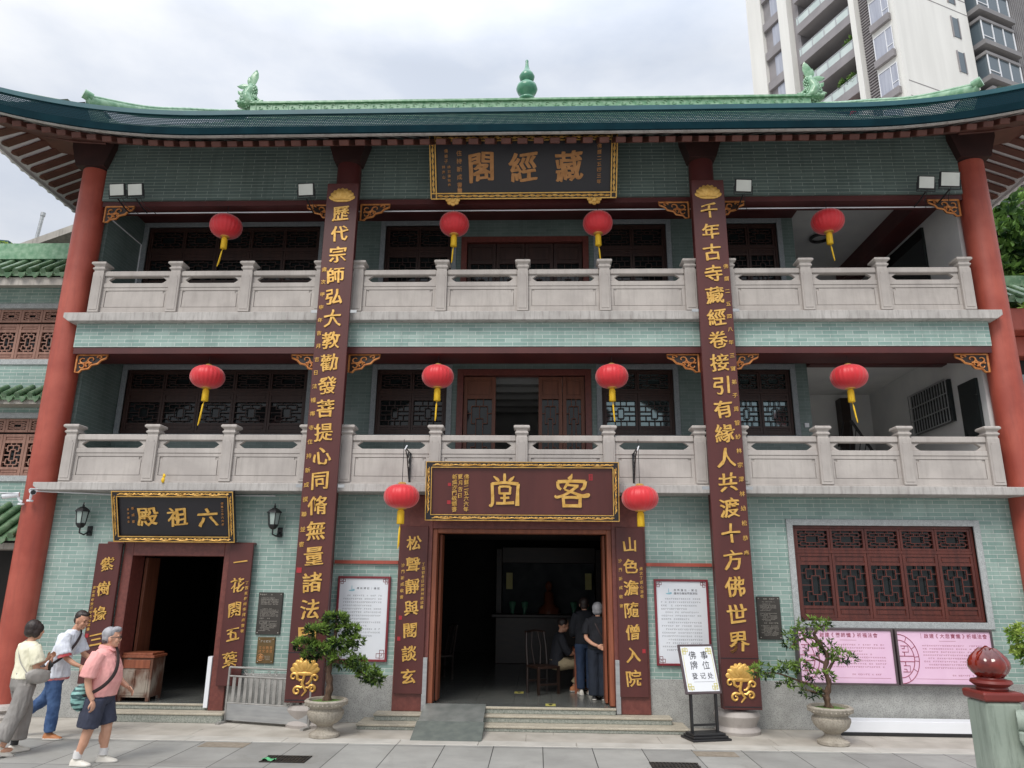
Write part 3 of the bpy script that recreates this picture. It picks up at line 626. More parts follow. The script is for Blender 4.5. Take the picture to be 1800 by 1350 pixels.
c = MB(); c.box(5.3, 5.38, 1.37, 1.399, 5.02, 5.1); c.build('switch_plate', M['white'], T)
# ------------------------------------------------------------------ roof
def uplift(x): t = max(0, (abs(x)-5.4)/4.6); return .78*t*t
def eave(x): return 9.93+uplift(x)
EX = 10.05; EY = -1.5; RY = 3.0
hipP = [(6.9, 3.0, 13.28), (7.0, 2.0, 12.57), (7.17, 1.0, 11.89), (7.5, 0, 11.22), (8.02, -.95, 10.77)]
def hipw(y):
    if y >= 2.99: return 6.9
    for a, b in zip(hipP, hipP[1:]):
        if a[1] >= y >= b[1]:
            t = (a[1]-y)/(a[1]-b[1]); return a[0]+(b[0]-a[0])*t
    t = min(1, (-.95-y)/.55); return 8.02+(EX-8.02)*t
def roofz(x, y):
    s = max(0, min(1, (y-EY)/(RY-EY))); base = 9.58+3.43*(s*.90+.10*s*s)
    return base+uplift(x)*(1-s)**2.2
rm = MB()
NX = 60
rm.sheet(lambda u, v: ((2*u-1)*hipw(EY+.1+v*(RY-EY-.1)), EY+.1+v*(RY-EY-.1), roofz((2*u-1)*hipw(EY+.1+v*(RY-EY-.1)), EY+.1+v*(RY-EY-.1))), NX, 24)
rm.sheet(lambda u, v: ((2*u-1)*hipw(EY+.1+v*(RY-EY-.1)), 2*RY-EY-.1-v*(RY-EY-.1), roofz((2*u-1)*hipw(EY+.1+v*(RY-EY-.1)), EY+.1+v*(RY-EY-.1))), NX, 24)
for s in (-1, 1):
    def side(u, v, s=s):
        y = EY+.1+u*(2*(RY-EY)-.2); yy = y if y < RY else 2*RY-y; xi = hipw(yy)
        ze = 10.22+.42*max(0, 1-(yy-EY)/1.6)**2; zi = roofz(xi, yy)
        x = EX+(xi-EX)*v; z = ze+(zi-ze)*(v*.8+.2*v*v); q = min(1, (EX-x)/1.95); zs = 10.02+.22*max(0, 1-(yy-EY)/2.2)**2
        z = max(z, (zs+.06)*(1-q)+min(zs+.82, 10.38+max(0, yy+1.2)*.55)*q+.09) if x > 8.05 else z
        return (s*x, y, z)
    rm.sheet(side, 60, 8)
ROOF = rm.build('roof', M['tile'], T, smooth=50)
# tile ribs on the front slope and the side skirts
rb = MB()
for i in range(-42, 43):
    x0 = i*.235
    ys = [EY+.12+k*.5 for k in range(10) if abs(x0) <= hipw(EY+.12+k*.5)+.05 and EY+.12+k*.5 < RY]
    if len(ys) > 1: rb.tube([(x0, y, roofz(x0, y)+.01) for y in ys], .055, 6)
rb.build('tile_ribs', M['tile'], ROOF, smooth=60)
# main ridge: base course, relief course with curls, capping
rd = MB(); rd.box(-6.75, 6.75, 2.86, 3.14, 12.9, 13.16); rd.box(-6.75, 6.75, 2.9, 3.1, 13.161, 13.34); rd.box(-6.75, 6.75, 2.85, 3.15, 13.341, 13.40)
for i in range(34):
    x = -6.6+i*.4; rd.box(x-.012, x+.012, 2.885, 2.899, 13.165, 13.335)
    if i < 33:
        for k in (-1, 1): rd.tube([(x+.2+k*.09+.055*(1-.5*t)*math.cos(5*t*k), 2.885, 13.25+k*.015+.055*(1-.5*t)*math.sin(5*t*k)) for t in [q/6 for q in range(7)]], .012, 5)
rd.build('main_ridge', M['tile_pale'], ROOF, bevel=.008)
# gourd finial
f = MB(); f.lathe([(.16, 0), (.2, .03), (.2, .07), (.12, .12), (.13, .16), (.22, .24), (.26, .34), (.235, .44), (.14, .53), (.12, .56), (.17, .62), (.19, .70), (.15, .79), (.09, .87), (.05, .98), (.035, 1.1), (.04, 1.16), (.015, 1.2)], (0, 3, 13.39), 28)
f.build('gourd_finial', M['jade'], ROOF, smooth=60)
# hip ridges with rolled ends
for s in (-1, 1):
    h = MB(); P = curve_pts([(s*p[0], p[1], p[2]) for p in hipP], 5)
    h.tube([(p.x, p.y, p.z-.16) for p in P], [(.06, .10)]*len(P), 10); h.tube([(p.x, p.y, p.z-.05) for p in P], .04, 8); h.tube([(P[-1].x-s*.04, P[-1].y+.05, P[-1].z-.05), (P[-1].x+s*.06, P[-1].y-.06, P[-1].z-.02)], .09, 14)
    h.build('hip_ridge', M['tile_pale'], ROOF, smooth=50)
    h = MB(); h.tube([(s*(8.02+t*1.95), -.95-.5*t, 10.5+.08*t+.08*t*t) for t in [k/8 for k in range(9)]], .06, 8); h.build('corner_ridge', M['tile'], ROOF, smooth=50)
# leaping fish on the ridge ends: scaled body, head down on the ridge, tail up
def fish(x, s):
    mb = MB(); o = Vector((0, 0, 0))
    P = curve_pts([(s*.22, 0, .02), (s*.05, 0, .12), (-s*.02, 0, .34), (s*.06, 0, .58), (s*.02, 0, .76)], 6)
    prof = [.20, .25, .27, .25, .2, .16, .13, .11]
    n = len(P); rr = [np.interp(i/(n-1), [0, .15, .4, .7, 1], [.15, .24, .27, .19, .10]) for i in range(n)]
    mb.tube([o+p for p in P], [(r, r*.62) for r in rr], 14)
    # scales: little domes in offset rows
    for i in range(3, n-2):
        for k in range(10):
            a = 2*math.pi*(k+(i % 2)/2)/10; d = (P[i+1]-P[i-1]).normalized(); xx = Vector((0, 1, 0)).cross(d).normalized(); yy = d.cross(xx)
            mb.ell(o+P[i]+xx*math.cos(a)*rr[i]*.97+yy*math.sin(a)*rr[i]*.6, (.035, .022, .045), 6, 4)
    # tail: two blades; fins; head lumps
    def blade(a, b, wd, th=.03):
        a, b = Vector(a), Vector(b); m_ = (a+b)/2; nrm = (b-a).normalized(); sd_ = Vector((0, 1, 0)).cross(nrm)
        rings = []
        for t, k in ((0, .35), (.3, .9), (.6, 1), (.85, .6), (1, .08)):
            c = o+a+(b-a)*t; w_ = wd*k; rings.append([c+sd_*w_, c+Vector((0, th, 0)), c-sd_*w_, c-Vector((0, th, 0))])
        mb.loft(rings)
    blade((s*.0, 0, .70), (-s*.40, 0, .72), .10); blade((s*.02, 0, .66), (s*.16, 0, 1.30), .14); blade((-s*.02, 0, .74), (-s*.06, 0, 1.05), .07)
    blade((-s*.2, 0, .4), (-s*.36, 0, .56), .07); blade((-s*.18, 0, .2), (-s*.42, 0, .2), .06); blade((s*.22, 0, .3), (s*.34, 0, .16), .06); blade((s*.2, 0, .12), (s*.46, 0, .2), .07); blade((s*.2, 0, .06), (s*.5, 0, .02), .05)
    for k in range(5): mb.ell(o+Vector((-s*.22+s*.13*k, -.13, .03+.02*(k % 2))), (.08, .08, .07), 8, 5)
    mb.ell(o+Vector((s*.2, -.12, .14)), (.05, .05, .05), 8, 5); mb.ell(o+Vector((0, 0, .02)), (.34, .2, .07), 12, 5)
    mb.move(Matrix.Translation((x, 3, 13.36))@Matrix.Scale(.80, 4)); mb.build('fish_ornament', M['tile_pale'], ROOF, smooth=60)
fish(-6.85, 1); fish(6.85, -1)
# gutter guard along the front: rim, pierced sheet, lower lip
xs = [-EX+2*EX*i/120 for i in range(121)]
def strip(y0, y1, a, b, name, mt, th=True):
    mb = MB()
    mb.loft([[(x, y0, eave(x)+a), (x, y1, eave(x)+a), (x, y1, eave(x)+b), (x, y0, eave(x)+b)] for x in xs]); return mb.build(name, mt, ROOF, smooth=40)
GG = strip(-1.54, -1.49, -.055, .03, 'gutter_rim', M['teal_top'])
strip(-1.53, -1.45, -.425, -.29, 'gutter_lip', M['teal'])
me = bpy.data.meshes.new('gutter_guard'); vs = []; fs = []; uv = []
for i, x in enumerate(xs): vs += [(x, -1.515, eave(x)-.05), (x, -1.515, eave(x)-.295)]
for i in range(len(xs)-1): fs.append((2*i, 2*i+1, 2*i+3, 2*i+2))
me.from_pydata(vs, [], fs); ul = me.uv_layers.new(name='UVMap')
for p in me.polygons:
    for li in p.loop_indices:
        vi = me.loops[li].vertex_index; ul.data[li].uv = (xs[vi//2], .245 if vi % 2 == 0 else 0)
me.materials.append(M['guard']); gg = bpy.data.objects.new('gutter_guard', me); sc.collection.objects.link(gg); gg.parent = ROOF
# pale drip board under the guard, front soffit with rafters
strip(-1.50, -1.44, -.446, -.43, 'eave_board', M['slab'])
sf = MB(); sf.sheet(lambda u, v: ((2*u-1)*(EX-.03), -1.42+v*1.5, (eave((2*u-1)*EX)-.40)*(1-v)+(10.46+uplift((2*u-1)*EX)*.35)*v), 60, 3); sf.build('front_soffit', M['soffit'], ROOF)
rf = MB()
for i in range(-35, 36):
    x = i*.28
    rf.bar((x, -1.33, eave(x)-.49), (x, .05, 10.34+uplift(x)*.35), .17, .10, up=(0, 0, 1))
rf.build('front_rafters', M['rafter'], ROOF, bevel=.01)
# side eaves: white boards, brown rafters with rounded tips, scalloped edge
for s in (-1, 1):
    ze = lambda y: 10.02+.22*max(0, 1-(y-EY)/2.2)**2
    sf = MB(); zi = lambda y: min(ze(y)+.82, 10.38+max(0, y+1.2)*.55)
    sf.sheet(lambda u, v: (s*(EX-v*1.95), EY+.15+u*7.5, (ze(EY+.15+u*7.5)+.06)*(1-v)+zi(EY+.15+u*7.5)*v), 40, 3)
    sf.build('side_soffit', M['soffit'], ROOF)
    rf = MB()
    for i in range(25):
        y = -1.2+i*.28; z0 = ze(y)
        i0 = len(rf.v); a, b = Vector((s*(EX-.14), y, z0+.062)), Vector((s*(EX-1.95), y, zi(y)-.012)); rf.bar(a, b, .165, .035)
        rf.ell(a, (.06, .082, .0175), 10, 5)
    rf.build('side_rafters', M['rafter'], ROOF)
    ed = MB(); ed.loft([[(s*(EX+.02), y, ze(y)), (s*(EX-.03), y, ze(y)), (s*(EX-.03), y, ze(y)+.12), (s*(EX+.02), y, ze(y)+.12)] for y in [EY+.1+k*.25 for k in range(31)]])
    for i in range(26): y = -1.3+i*.28; ed.ell((s*(EX+.02), y, ze(y)+.05), (.05, .075, .07), 8, 5)
    ed.build('side_eave_edge', M['soffit'], ROOF)
    bm_ = MB(); bm_.loft([[(s*x, -.28, z), (s*x, .28, z), (s*x, .28, z+.3), (s*x, -.28, z+.3)] for x, z in ((8.0, 10.17), (8.6, 10.22), (9.9, 10.46))]); bm_.build('corner_beam', M['rafter'], T, bevel=.01)
    bm_ = MB(); bm_.box(s*7.95, s*8.5, .05, 7, 10.0, 10.45); bm_.build('side_beam', M['darkred'], T)
bx = MB(); bx.box(-8.2, 8.2, 1.63, 7, 9.76, 10.4); bx.build('attic', M['dark'], T)
# ------------------------------------------------------------------ red lanterns
M['lantern'] = mat('red_lantern_silk', lin(196, 24, 34), lin(214, 34, 44), rough=.45, scale=2)
M['lantern'].node_tree.nodes['Principled BSDF'].inputs['Sheen Weight'].default_value = .4
M['yellow'] = mat('yellow_tassel_thread', lin(224, 176, 24), lin(240, 198, 50), rough=.7, scale=60, stretch=(1, 1, .1))
def lantern(label, loc, cord, w=.57, h=.41, tail=(-.05, .42), rz=0, group='red lanterns on the temple front', short=False):
    t = thing('red_lantern', label, 'lantern', loc, rz, group)
    mb = MB(); rib = lambda a, z: 1-.03*abs(math.cos(12*a))**6
    mb.lathe([(w/2*math.sin(math.pi*(k+.9)/15.8)**.72*(1 if True else 0), -h/2*math.cos(math.pi*(k+.9)/15.8)) for k in range(15)], (0, 0, 0), 96, rib)
    mb.build('shade', M['lantern'], t, smooth=70)
    mb = MB(); mb.lathe([(.062, h/2-.02), (.066, h/2+.015), (.05, h/2+.03), (.02, h/2+.035)], n=16); mb.build('cap', M['gold'], t, smooth=40)
    mb = MB(); mb.lathe([(.09, -h/2+.03), (.085, -h/2-.005), (.05, -h/2-.015)], n=20)
    for k in range(14):   # scalloped gilt fringe round the foot
        a = 2*math.pi*k/14; mb.ell((.105*math.cos(a), .105*math.sin(a), -h/2+.035), (.02, .02, .014), 6, 4)
    mb.build('foot', M['gold'], t, smooth=50)
    tz = -h/2-.015
    mb = MB(); mb.lathe([(.034, tz), (.052, tz-.03), (.056, tz-.22), (.05, tz-.225)], n=22, mod=lambda a, z: 1+.06*math.cos(11*a)); mb.build('tassel', M['yellow'], t, smooth=60)
    if not short:
        mb = MB(); dx, ln = tail
        mb.tube([(0, 0, tz-.2), (dx*.3, 0, tz-.28)], .006, 5)
        mb.tube([(dx*.3, 0, tz-.27), (dx*.35, 0, tz-.30), (dx*.7, 0, tz-.30-(ln-.3)*.6), (dx, 0, tz-ln)], [.009, .015, .014, .008], 8); mb.tube([(dx*.35, .006, tz-.30), (dx*.72+.008, .01, tz-.31-(ln-.3)*.6), (dx+.012, .012, tz-ln+.03)], [.009, .009, .004], 6); mb.build('tail', M['yellow'], t, smooth=60)
    mb = MB(); mb.tube([(0, 0, h/2+.03), (0, 0, h/2+cord)], .005, 5); mb.build('cord', M['black'], t)
    return t
for args in [
    ('top gallery red lantern at the far left, tail blown sideways', (-5.57, -.05, 8.53), .23, .59, .43, (-.08, .58)),
    ('top gallery red lantern under the left end of the black name board', (-1.28, -.05, 8.54), .21, .55, .42, (-.03, .55)),
    ('top gallery red lantern under the right end of the black name board', (1.37, -.05, 8.54), .21, .55, .42, (.04, .56)),
    ('top gallery red lantern at the far right, before the white ceiling', (5.54, -.05, 8.54), .21, .58, .42, (.05, .55)),
    ('middle gallery red lantern at the far left, before the long lattice window', (-5.57, -.05, 5.60), .22, .59, .40, (-.07, .66)),
    ('red lantern on the middle gallery just left of the half-open gallery door', (-1.48, -.05, 5.61), .2, .56, .40, (-.02, .58)),
    ('red lantern on the middle gallery just right of the half-open gallery door', (1.55, -.05, 5.61), .2, .57, .41, (.03, .58)),
    ('middle gallery red lantern at the far right, before the stairwell', (5.60, -.05, 5.60), .22, .61, .41, (.06, .58))]:
    lantern(*args)
lantern('long-tailed red lantern hanging from an iron hook left of the main door board', (-1.88, -.78, 3.44), .72, .56, .38, (-.02, .6), group='red lanterns beside the main door sign')
lantern('red lantern with a stubby tassel on an iron hook right of the main door board', (1.86, -.78, 3.43), .74, .57, .39, group='red lanterns beside the main door sign', short=True)
for x, lab in ((-1.86, 'black wrought iron lantern hook left of the two-character sign'), (1.84, 'black wrought iron lantern hook right of the two-character sign')):
    t = thing('iron_hook', lab, 'hook', (x, -.255, 3.72), 0, 'iron lantern hooks on the middle balustrade')
    mb = MB(); mb.box(-.015, .015, -.02, -.006, .0, .5); mb.tube([(0, -.01, .49), (0, -.53, .5)], .012, 6)
    mb.tube([(0, -.02, .02), (0, -.12, .12), (0, -.3, .38), (0, -.5, .49)], .01, 6)
    for c in ((-.1, .34), (-.22, .42), (-.08, .2)): mb.tube([(0, c[0]+.06*(1-.6*q)*math.cos(6*q), c[1]+.06*(1-.6*q)*math.sin(6*q)) for q in [k/10 for k in range(11)]], .008, 5)
    mb.build('bracket', M['black'], t)
    mb = MB(); mb.tube([(0, -.50, .5), (.03, -.53, .53), (.0, -.55, .46)], .01, 6); mb.build('hook_end', M['white'], t)

# ------------------------------------------------------------------ name boards over the doors
def tilted(name, label, loc, ang, cat='sign', group=None):
    t = thing(name, label, cat, loc, 0, group); t.rotation_euler = (ang, 0, 0); return t
# top board, leaning forward
B = tilted('name_board', 'black board with gilt scroll frame and three bronze characters under the roof', (0, -.21, 8.96), R(26.5), group='carved name boards over the doors')
mb = MB(); mb.box(-1.71, 1.71, .0, .05, 0, 1.14); mb.build('panel', M['blackboard'], B)
fr = MB()
for a in ((-1.71, 1.71, 1.02, 1.14), (-1.71, 1.71, 0, .12), (-1.71, -1.59, .1201, 1.0199), (1.59, 1.71, .1201, 1.0199)): fr.box(a[0], a[1], -.03, -.001, a[2], a[3])
fm = fr.build('frame', M['darkwood'], B)
fr = MB()
for z in (.012, .108, 1.032, 1.128): fr.box(-1.70, 1.70, -.042, -.031, z-.01, z+.01)
for x in (-1.698, -1.602, 1.602, 1.698): fr.box(x-.01, x+.01, -.0415, -.031, .02, 1.12)
gold_scroll(fr, -1.58, 1.58, 1.035, 1.125, -.036, .105, .013); gold_scroll(fr, -1.58, 1.58, .015, .105, -.036, .105, .013)
gold_scroll(fr, -1.695, -1.605, .12, 1.02, -.036, .105, .013, True); gold_scroll(fr, 1.605, 1.695, .12, 1.02, -.036, .105, .013, True)
for x in (-1.3, 1.3):
    for k in range(5): a = k*math.pi/4; fr.ell((x+.09*math.cos(a), -.036, -.01-.07*math.sin(a)), (.045, .015, .04), 8, 5)
    fr.ell((x, -.04, -.02), (.05, .02, .05), 8, 5)
fr.build('scrollwork', M['gold'], fm, smooth=50)
wr = MB()
for ch, cx in (('閣', -.76), ('經', -.0), ('藏', .83)): write_char(wr, ch, cx, .57, .56, -.002, .015, .006, 1.0, sx=.92, smear=.020)
wr.build('lettering', M['gold_dull'], B)
wr = MB(); write_col(wr, '佛曆二五四三年', 1.38, .92, .30, .085, -.002, bold=.008); write_col(wr, '住持新成書', -1.17, .82, .26, .10, -.002, bold=.01)
write_col(wr, '佛弟子', -1.41, .86, .68, .07, -.002, bold=.008); write_col(wr, '林志偉敬奉', -1.36, .58, .26, .06, -.002, bold=.006); write_col(wr, '林海山', -1.46, .58, .4, .06, -.002, bold=.006)
wr.box(-1.21, -1.13, -.008, -.001, .12, .2); wr.build('small_lettering', M['gold_dull'], B)
# middle board
B = tilted('name_board', 'maroon board with lotus border and two large gold characters over the main door', (0.01, -.40, 3.10), R(7), group='carved name boards over the doors')
mb = MB(); mb.box(-1.56, 1.56, .0, .06, 0, .945); mb.build('panel', M['maroon'], B)
fr = MB()
for z, q in ((.0, 1), (.945, -1)): fr.box(-1.56, 1.56, -.03, -.001, z, z+q*.1)
for x, q in ((-1.56, 1), (1.56, -1)): fr.box(x, x+q*.1, -.03, -.001, .1001, .8449)
fm = fr.build('frame', M['blackboard'], B)
fr = MB()
for z in (.006, .939, .093, .852): fr.box(-1.557 if z in (.006, .939) else -1.47, 1.557 if z in (.006, .939) else 1.47, -.038, -.031, z-.006, z+.006)
for x in (-1.554, 1.554): fr.box(x-.006, x+.006, -.0375, -.031, .0, .945)
for x in (-1.467, 1.467): fr.box(x-.006, x+.006, -.0375, -.031, .09, .855)
lotus_row(fr, -1.45, 1.45, .02, .08, -.034, pitch=.155); lotus_row(fr, -1.45, 1.45, .865, .925, -.034, pitch=.155)
lotus_row(fr, -1.545, -1.475, .12, .83, -.034, True, .12); lotus_row(fr, 1.475, 1.545, .12, .83, -.034, True, .12)
fr.build('lotus_border', M['gold'], fm, smooth=50)
def stroke(mb, pts, w, y, d=.012, k=5):
    """one brush stroke: a flat ribbon of varying width following pts"""
    P = curve_pts([(p[0], 0, p[1]) for p in pts], k); n = len(P)
    ws = [np.interp(i/(n-1), np.linspace(0, 1, len(w)), w)/2 for i in range(n)]; rings = []
    for i, p in enumerate(P):
        t = (P[min(i+1, n-1)]-P[max(i-1, 0)]).normalized(); s_ = Vector((-t.z, 0, t.x))*ws[i]
        rings.append([(p.x+s_.x, y, p.z+s_.z), (p.x+s_.x, y-d, p.z+s_.z), (p.x-s_.x, y-d, p.z-s_.z), (p.x-s_.x, y, p.z-s_.z)])
    mb.loft(rings)
wr = MB()
def strokes(mb, lst, cx, cz, s, y=-.002, d=.014):
    for i, (pts, w) in enumerate(lst): stroke(mb, [(cx+p[0]*s, cz+p[1]*s) for p in pts], [q*s for q in w], y, d+.0006*i)
KE = [([(.02, .50), (-.02, .40), (-.08, .34)], [.02, .10, .11]), ([(-.40, .28), (-.38, .12), (-.30, .05)], [.08, .09, .07]), ([(-.40, .27), (0, .29), (.40, .28)], [.10, .085, .10]), ([(.40, .29), (.36, .12), (.27, .04)], [.10, .10, .06]),
      ([(-.10, .25), (-.18, .12), (-.22, .06)], [.09, .07, .05]), ([(-.17, .19), (.02, .17), (.20, .15)], [.07, .06, .08]), ([(.18, .16), (.0, .02), (-.2, -.10), (-.42, -.17), (-.48, -.12)], [.08, .08, .07, .08, .05]), ([(-.2, .05), (.05, -.04), (.3, -.13), (.46, -.11), (.5, -.06)], [.05, .07, .10, .13, .06]),
      ([(-.24, -.17), (-.23, -.3), (-.22, -.43)], [.09, .085, .09]), ([(-.24, -.18), (.0, -.17), (.26, -.18)], [.08, .075, .09]), ([(.25, -.17), (.24, -.3), (.24, -.43)], [.09, .09, .10]), ([(-.26, -.41), (.0, -.41), (.28, -.41)], [.09, .085, .10])]
TANG = [([(0, .50), (.0, .40), (.0, .26)], [.06, .09, .07]), ([(-.32, .42), (-.22, .34), (-.16, .28)], [.03, .09, .06]), ([(.28, .42), (.20, .34), (.12, .28)], [.03, .09, .06]), ([(-.36, .22), (-.35, 0), (-.34, -.3), (-.38, -.42), (-.44, -.4)], [.09, .085, .09, .08, .05]),
        ([(-.37, .20), (0, .24), (.40, .20)], [.09, .08, .10]), ([(.40, .21), (.38, 0), (.37, -.42)], [.09, .085, .12]), ([(-.15, .12), (-.15, .02), (-.14, -.08)], [.07, .06, .07]), ([(-.16, .12), (0, .13), (.17, .12)], [.065, .06, .07]), ([(.17, .12), (.16, .02), (.16, -.08)], [.07, .065, .07]),
        ([(-.16, -.07), (0, -.07), (.18, -.07)], [.06, .06, .07]), ([(0, -.08), (0, -.2), (0, -.34)], [.08, .07, .08]), ([(-.12, -.2), (0, -.2), (.14, -.19)], [.06, .06, .07]), ([(-.24, -.35), (0, -.35), (.28, -.33)], [.08, .07, .09])]
strokes(wr, KE, .80, .475, .56); strokes(wr, TANG, -.28, .475, .56)
wr.build('lettering', M['gold'], B)
wr = MB(); write_col(wr, '佛曆二五六六年', -.90, .70, .18, .085, -.002, bold=.01, brush=1.6); write_col(wr, '夏月吉日', -1.0, .70, .40, .085, -.002, bold=.01, brush=1.6); write_col(wr, '新成沙門敬題書', -1.09, .70, .18, .085, -.002, bold=.01, brush=1.6); wr.build('small_lettering', M['gold'], B)
wr = MB()
for x0, x1, z0, z1 in ((1.08, 1.14, .65, .75), (-1.2, -1.15, .55, .60), (-1.21, -1.15, .26, .32)):
    wr.box(x0, x1, -.006, -.001, z0, z1)
wr.build('seal', M['seal'], B); wr = MB(); write_col(wr, '自在', 1.11, .725, .68, .04, -.0065, depth=.002, bold=0); wr.build('seal_lettering', M['maroon'], B)
# side door board
B = tilted('name_board', 'dark board with leafy gilt border and three gold characters over the left door', (-5.74, -.13, 2.745), R(20), group='carved name boards over the doors'); B.scale = (1, 1, .93)
mb = MB(); mb.box(-1.02, 1.02, .0, .05, 0, .92); mb.build('panel', M['blackboard'], B)
fr = MB()
for z, q in ((.0, 1), (.92, -1)): fr.box(-1.02, 1.02, -.03, -.001, z, z+q*.1)
for x, q in ((-1.02, 1), (1.02, -1)): fr.box(x, x+q*.09, -.03, -.001, .1001, .8199)
fm = fr.build('frame', M['blackboard'], B)
fr = MB()
for z in (.009, .911, .097, .823): fr.box(-1.017 if z in (.009, .911) else -.93, 1.017 if z in (.009, .911) else .93, -.038, -.031, z-.009, z+.009)
for x in (-1.011, 1.011): fr.box(x-.008, x+.008, -.0375, -.031, .0, .92)
for x in (-.93, .93): fr.box(x-.008, x+.008, -.0375, -.031, .09, .83)
lotus_row(fr, -.92, .92, .02, .085, -.034, pitch=.14, seed=5); lotus_row(fr, -.92, .92, .835, .90, -.034, pitch=.14, seed=6)
lotus_row(fr, -1.0, -.945, .11, .81, -.034, True, .12); lotus_row(fr, .945, 1.0, .11, .81, -.034, True, .12)
fr.build('leaf_border', M['gold'], fm, smooth=50)
wr = MB()
for ch, cx in (('殿', -.44), ('祖', .07), ('六', .57)): write_char(wr, ch, cx, .45, .36, -.002, .014, .006, 1.0, sx=1.0, smear=.016)
wr.build('lettering', M['gold'], B)
wr = MB(); write_col(wr, '佛曆二五六六年', .82, .70, .32, .045, -.002, bold=.006); write_col(wr, '新成書', -.68, .60, .36, .05, -.002, bold=.006); write_col(wr, '弟子敬立', -.76, .58, .36, .04, -.002, bold=.004); wr.build('small_lettering', M['gold_dull'], B)
tg = MB(); tg.ell((0, 0, .03), (.03, .025, .05), 10, 6); tg.ell((.01, 0, .1), (.025, .02, .035), 10, 6); tg.tube([(0, 0, 0), (0, 0, .14)], .008, 5)
tag(tg.build('ornament', M['yellow'], smooth=60), 'small yellow ornament on the ledge above the left door board', 'ornament').location = (-5.95, -.38, 3.70)

# ------------------------------------------------------------------ couplet boards
def lotus_top(mb, cx, cz, y, s):
    for ring, (n, ln, wd, sp, oy) in enumerate(((9, .23, .08, 2.7, 0), (7, .2, .08, 2.1, -.008), (4, .17, .08, 1.2, -.016), (1, .13, .08, 0, -.024))):
        for k in range(n):
            a = (k/(n-1)-.5)*sp if n > 1 else 0
            c = (cx+math.sin(a)*ln*.55*s, y+oy, cz+math.cos(a)*ln*.5*s-.07*s+.015*ring*s)
            mb.ell(c, (wd*.72*s, .012, ln*.52*s), 10, 6, Matrix.Rotation(a, 3, 'Y'))
    mb.ell((cx, y, cz-.09*s), (.17*s, .02, .035*s), 12, 5)
def lotus_foot(mb, cx, cz, y, s=1):
    lotus_top(mb, cx, cz+.13*s, y, .95*s)
    for x, z, r, a0, sg, tx, tz in ((-.165, .0, .062, -.4, 1, -.02, -.04), (.165, -.02, .06, 3.5, -1, .03, -.1), (-.10, -.20, .062, 1.2, 1, .0, -.12), (.13, -.17, .055, 2.0, -1, .03, -.15)):
        sp = [(cx+(x+r*(1-.75*t_)*math.cos(a0+sg*7*t_))*s, y-.004, cz+(z+r*(1-.75*t_)*math.sin(a0+sg*7*t_))*s) for t_ in [j/14 for j in range(15)]]
        mb.tube([(cx+tx*s, y, cz+tz*s), ((cx+tx*s+sp[0][0])/2, y-.003, (cz+tz*s+sp[0][2])/2-.02*s)]+sp, [.012*s, .02*s]+[.022*s*(1-.04*j) for j in range(15)], 6)
    mb.tube([(cx, y-.004, cz+.02*s), (cx-.03*s, y-.004, cz-.1*s), (cx+.04*s, y-.004, cz-.2*s), (cx-.02*s, y-.004, cz-.27*s)], [.02*s, .024*s, .02*s, .012*s], 6)
def long_board(cx, text, small, sx_, sz, label):
    t = thing('couplet_board', label, 'couplet board', (cx, -.46, .36), 0, 'long couplet boards on the columns')
    mb = MB(); mb.box(-.285, .285, -.05, .0, 0, 8.78); o = mb.build('board', M['maroon'], t, bevel=.006)
    mb = MB(); mb.box(-.285, .285, -.053, -.0501, .71, .722); mb.box(-.27, .27, -.054, -.0501, .03, .045)
    mb.build('joint_line', M['blackboard'], t)
    for z in (3.25, 6.28):
        for s in (-1, 1): mb = MB(); mb.box(s*.286, s*.40, -.02, -.005, z, z+.05); mb.build('fixing', M['steel'], t)
    wr = MB(); write_col(wr, text, 0, 8.17, .955, .318, -.051, depth=.014, bold=.004, brush=1.1, smear=.017); wr.build('lettering', M['gold'], t)
    wr = MB(); write_col(wr, small, sx_, *sz, .088, -.051, depth=.008, bold=.006); wr.build('small_lettering', M['gold'], t)
    lt = MB(); lotus_top(lt, 0, 8.52, -.058, 1.0); lt.build('gilt_lotus', M['gold'], t, smooth=50); lt = MB(); lotus_foot(lt, 0, .37, -.055, 1.0); lt.build('gilt_lotus_stem', M['gold'], t, smooth=50)
    if cx < 0:
        sl = MB(); sl.box(-.26, -.18, -.056, -.0501, 1.90, 1.98); sl.build('seal', M['seal'], t)
    return t
long_board(-3.28, '歷代宗師弘大教勸發菩提心同脩無量諸法門', '歲次甲申年吉月吉日法幢禪寺住持新成撰聯並書', -.215, (7.08, 2.34), 'very tall maroon couplet board with gold characters on the left inner column')
long_board(3.30, '千年古寺藏經卷接引有緣人共渡十方佛世界', '佛曆二五四八年三寶弟子周智紗林宗澤林幼松恭奉', .215, (7.10, 2.26), 'very tall maroon couplet board with gold characters on the right inner column')
def door_board(cx, z0, z1, hw, text, tz, size, smalls, label, group, y=-.0, seals=(), bold=.004, brush=1.0, smear=.02):
    t = thing('couplet_board', label, 'couplet board', (cx, y, z0), 0, group)
    mb = MB(); mb.box(-hw, hw, -.05, .0, 0, z1-z0); mb.build('board', M['maroon'], t, bevel=.006)
    wr = MB(); write_col(wr, text, 0, tz[0]-z0, tz[1]-z0, size, -.051, depth=.012, bold=bold, brush=brush, smear=smear); wr.build('lettering', M['gold'], t)
    wr = MB()
    for tx, sx_, a, b_, s_ in smalls: write_col(wr, tx, sx_, a-z0, b_-z0, s_, -.051, depth=.006, bold=.008, brush=1.5)
    wr.build('small_lettering', M['gold'], t)
    if seals:
        sl = MB()
        for sx_, sz_ in seals: sl.box(sx_-.025, sx_+.025, -.056, -.0501, sz_-z0-.03, sz_-z0+.03)
        sl.build('seal', M['seal'], t)
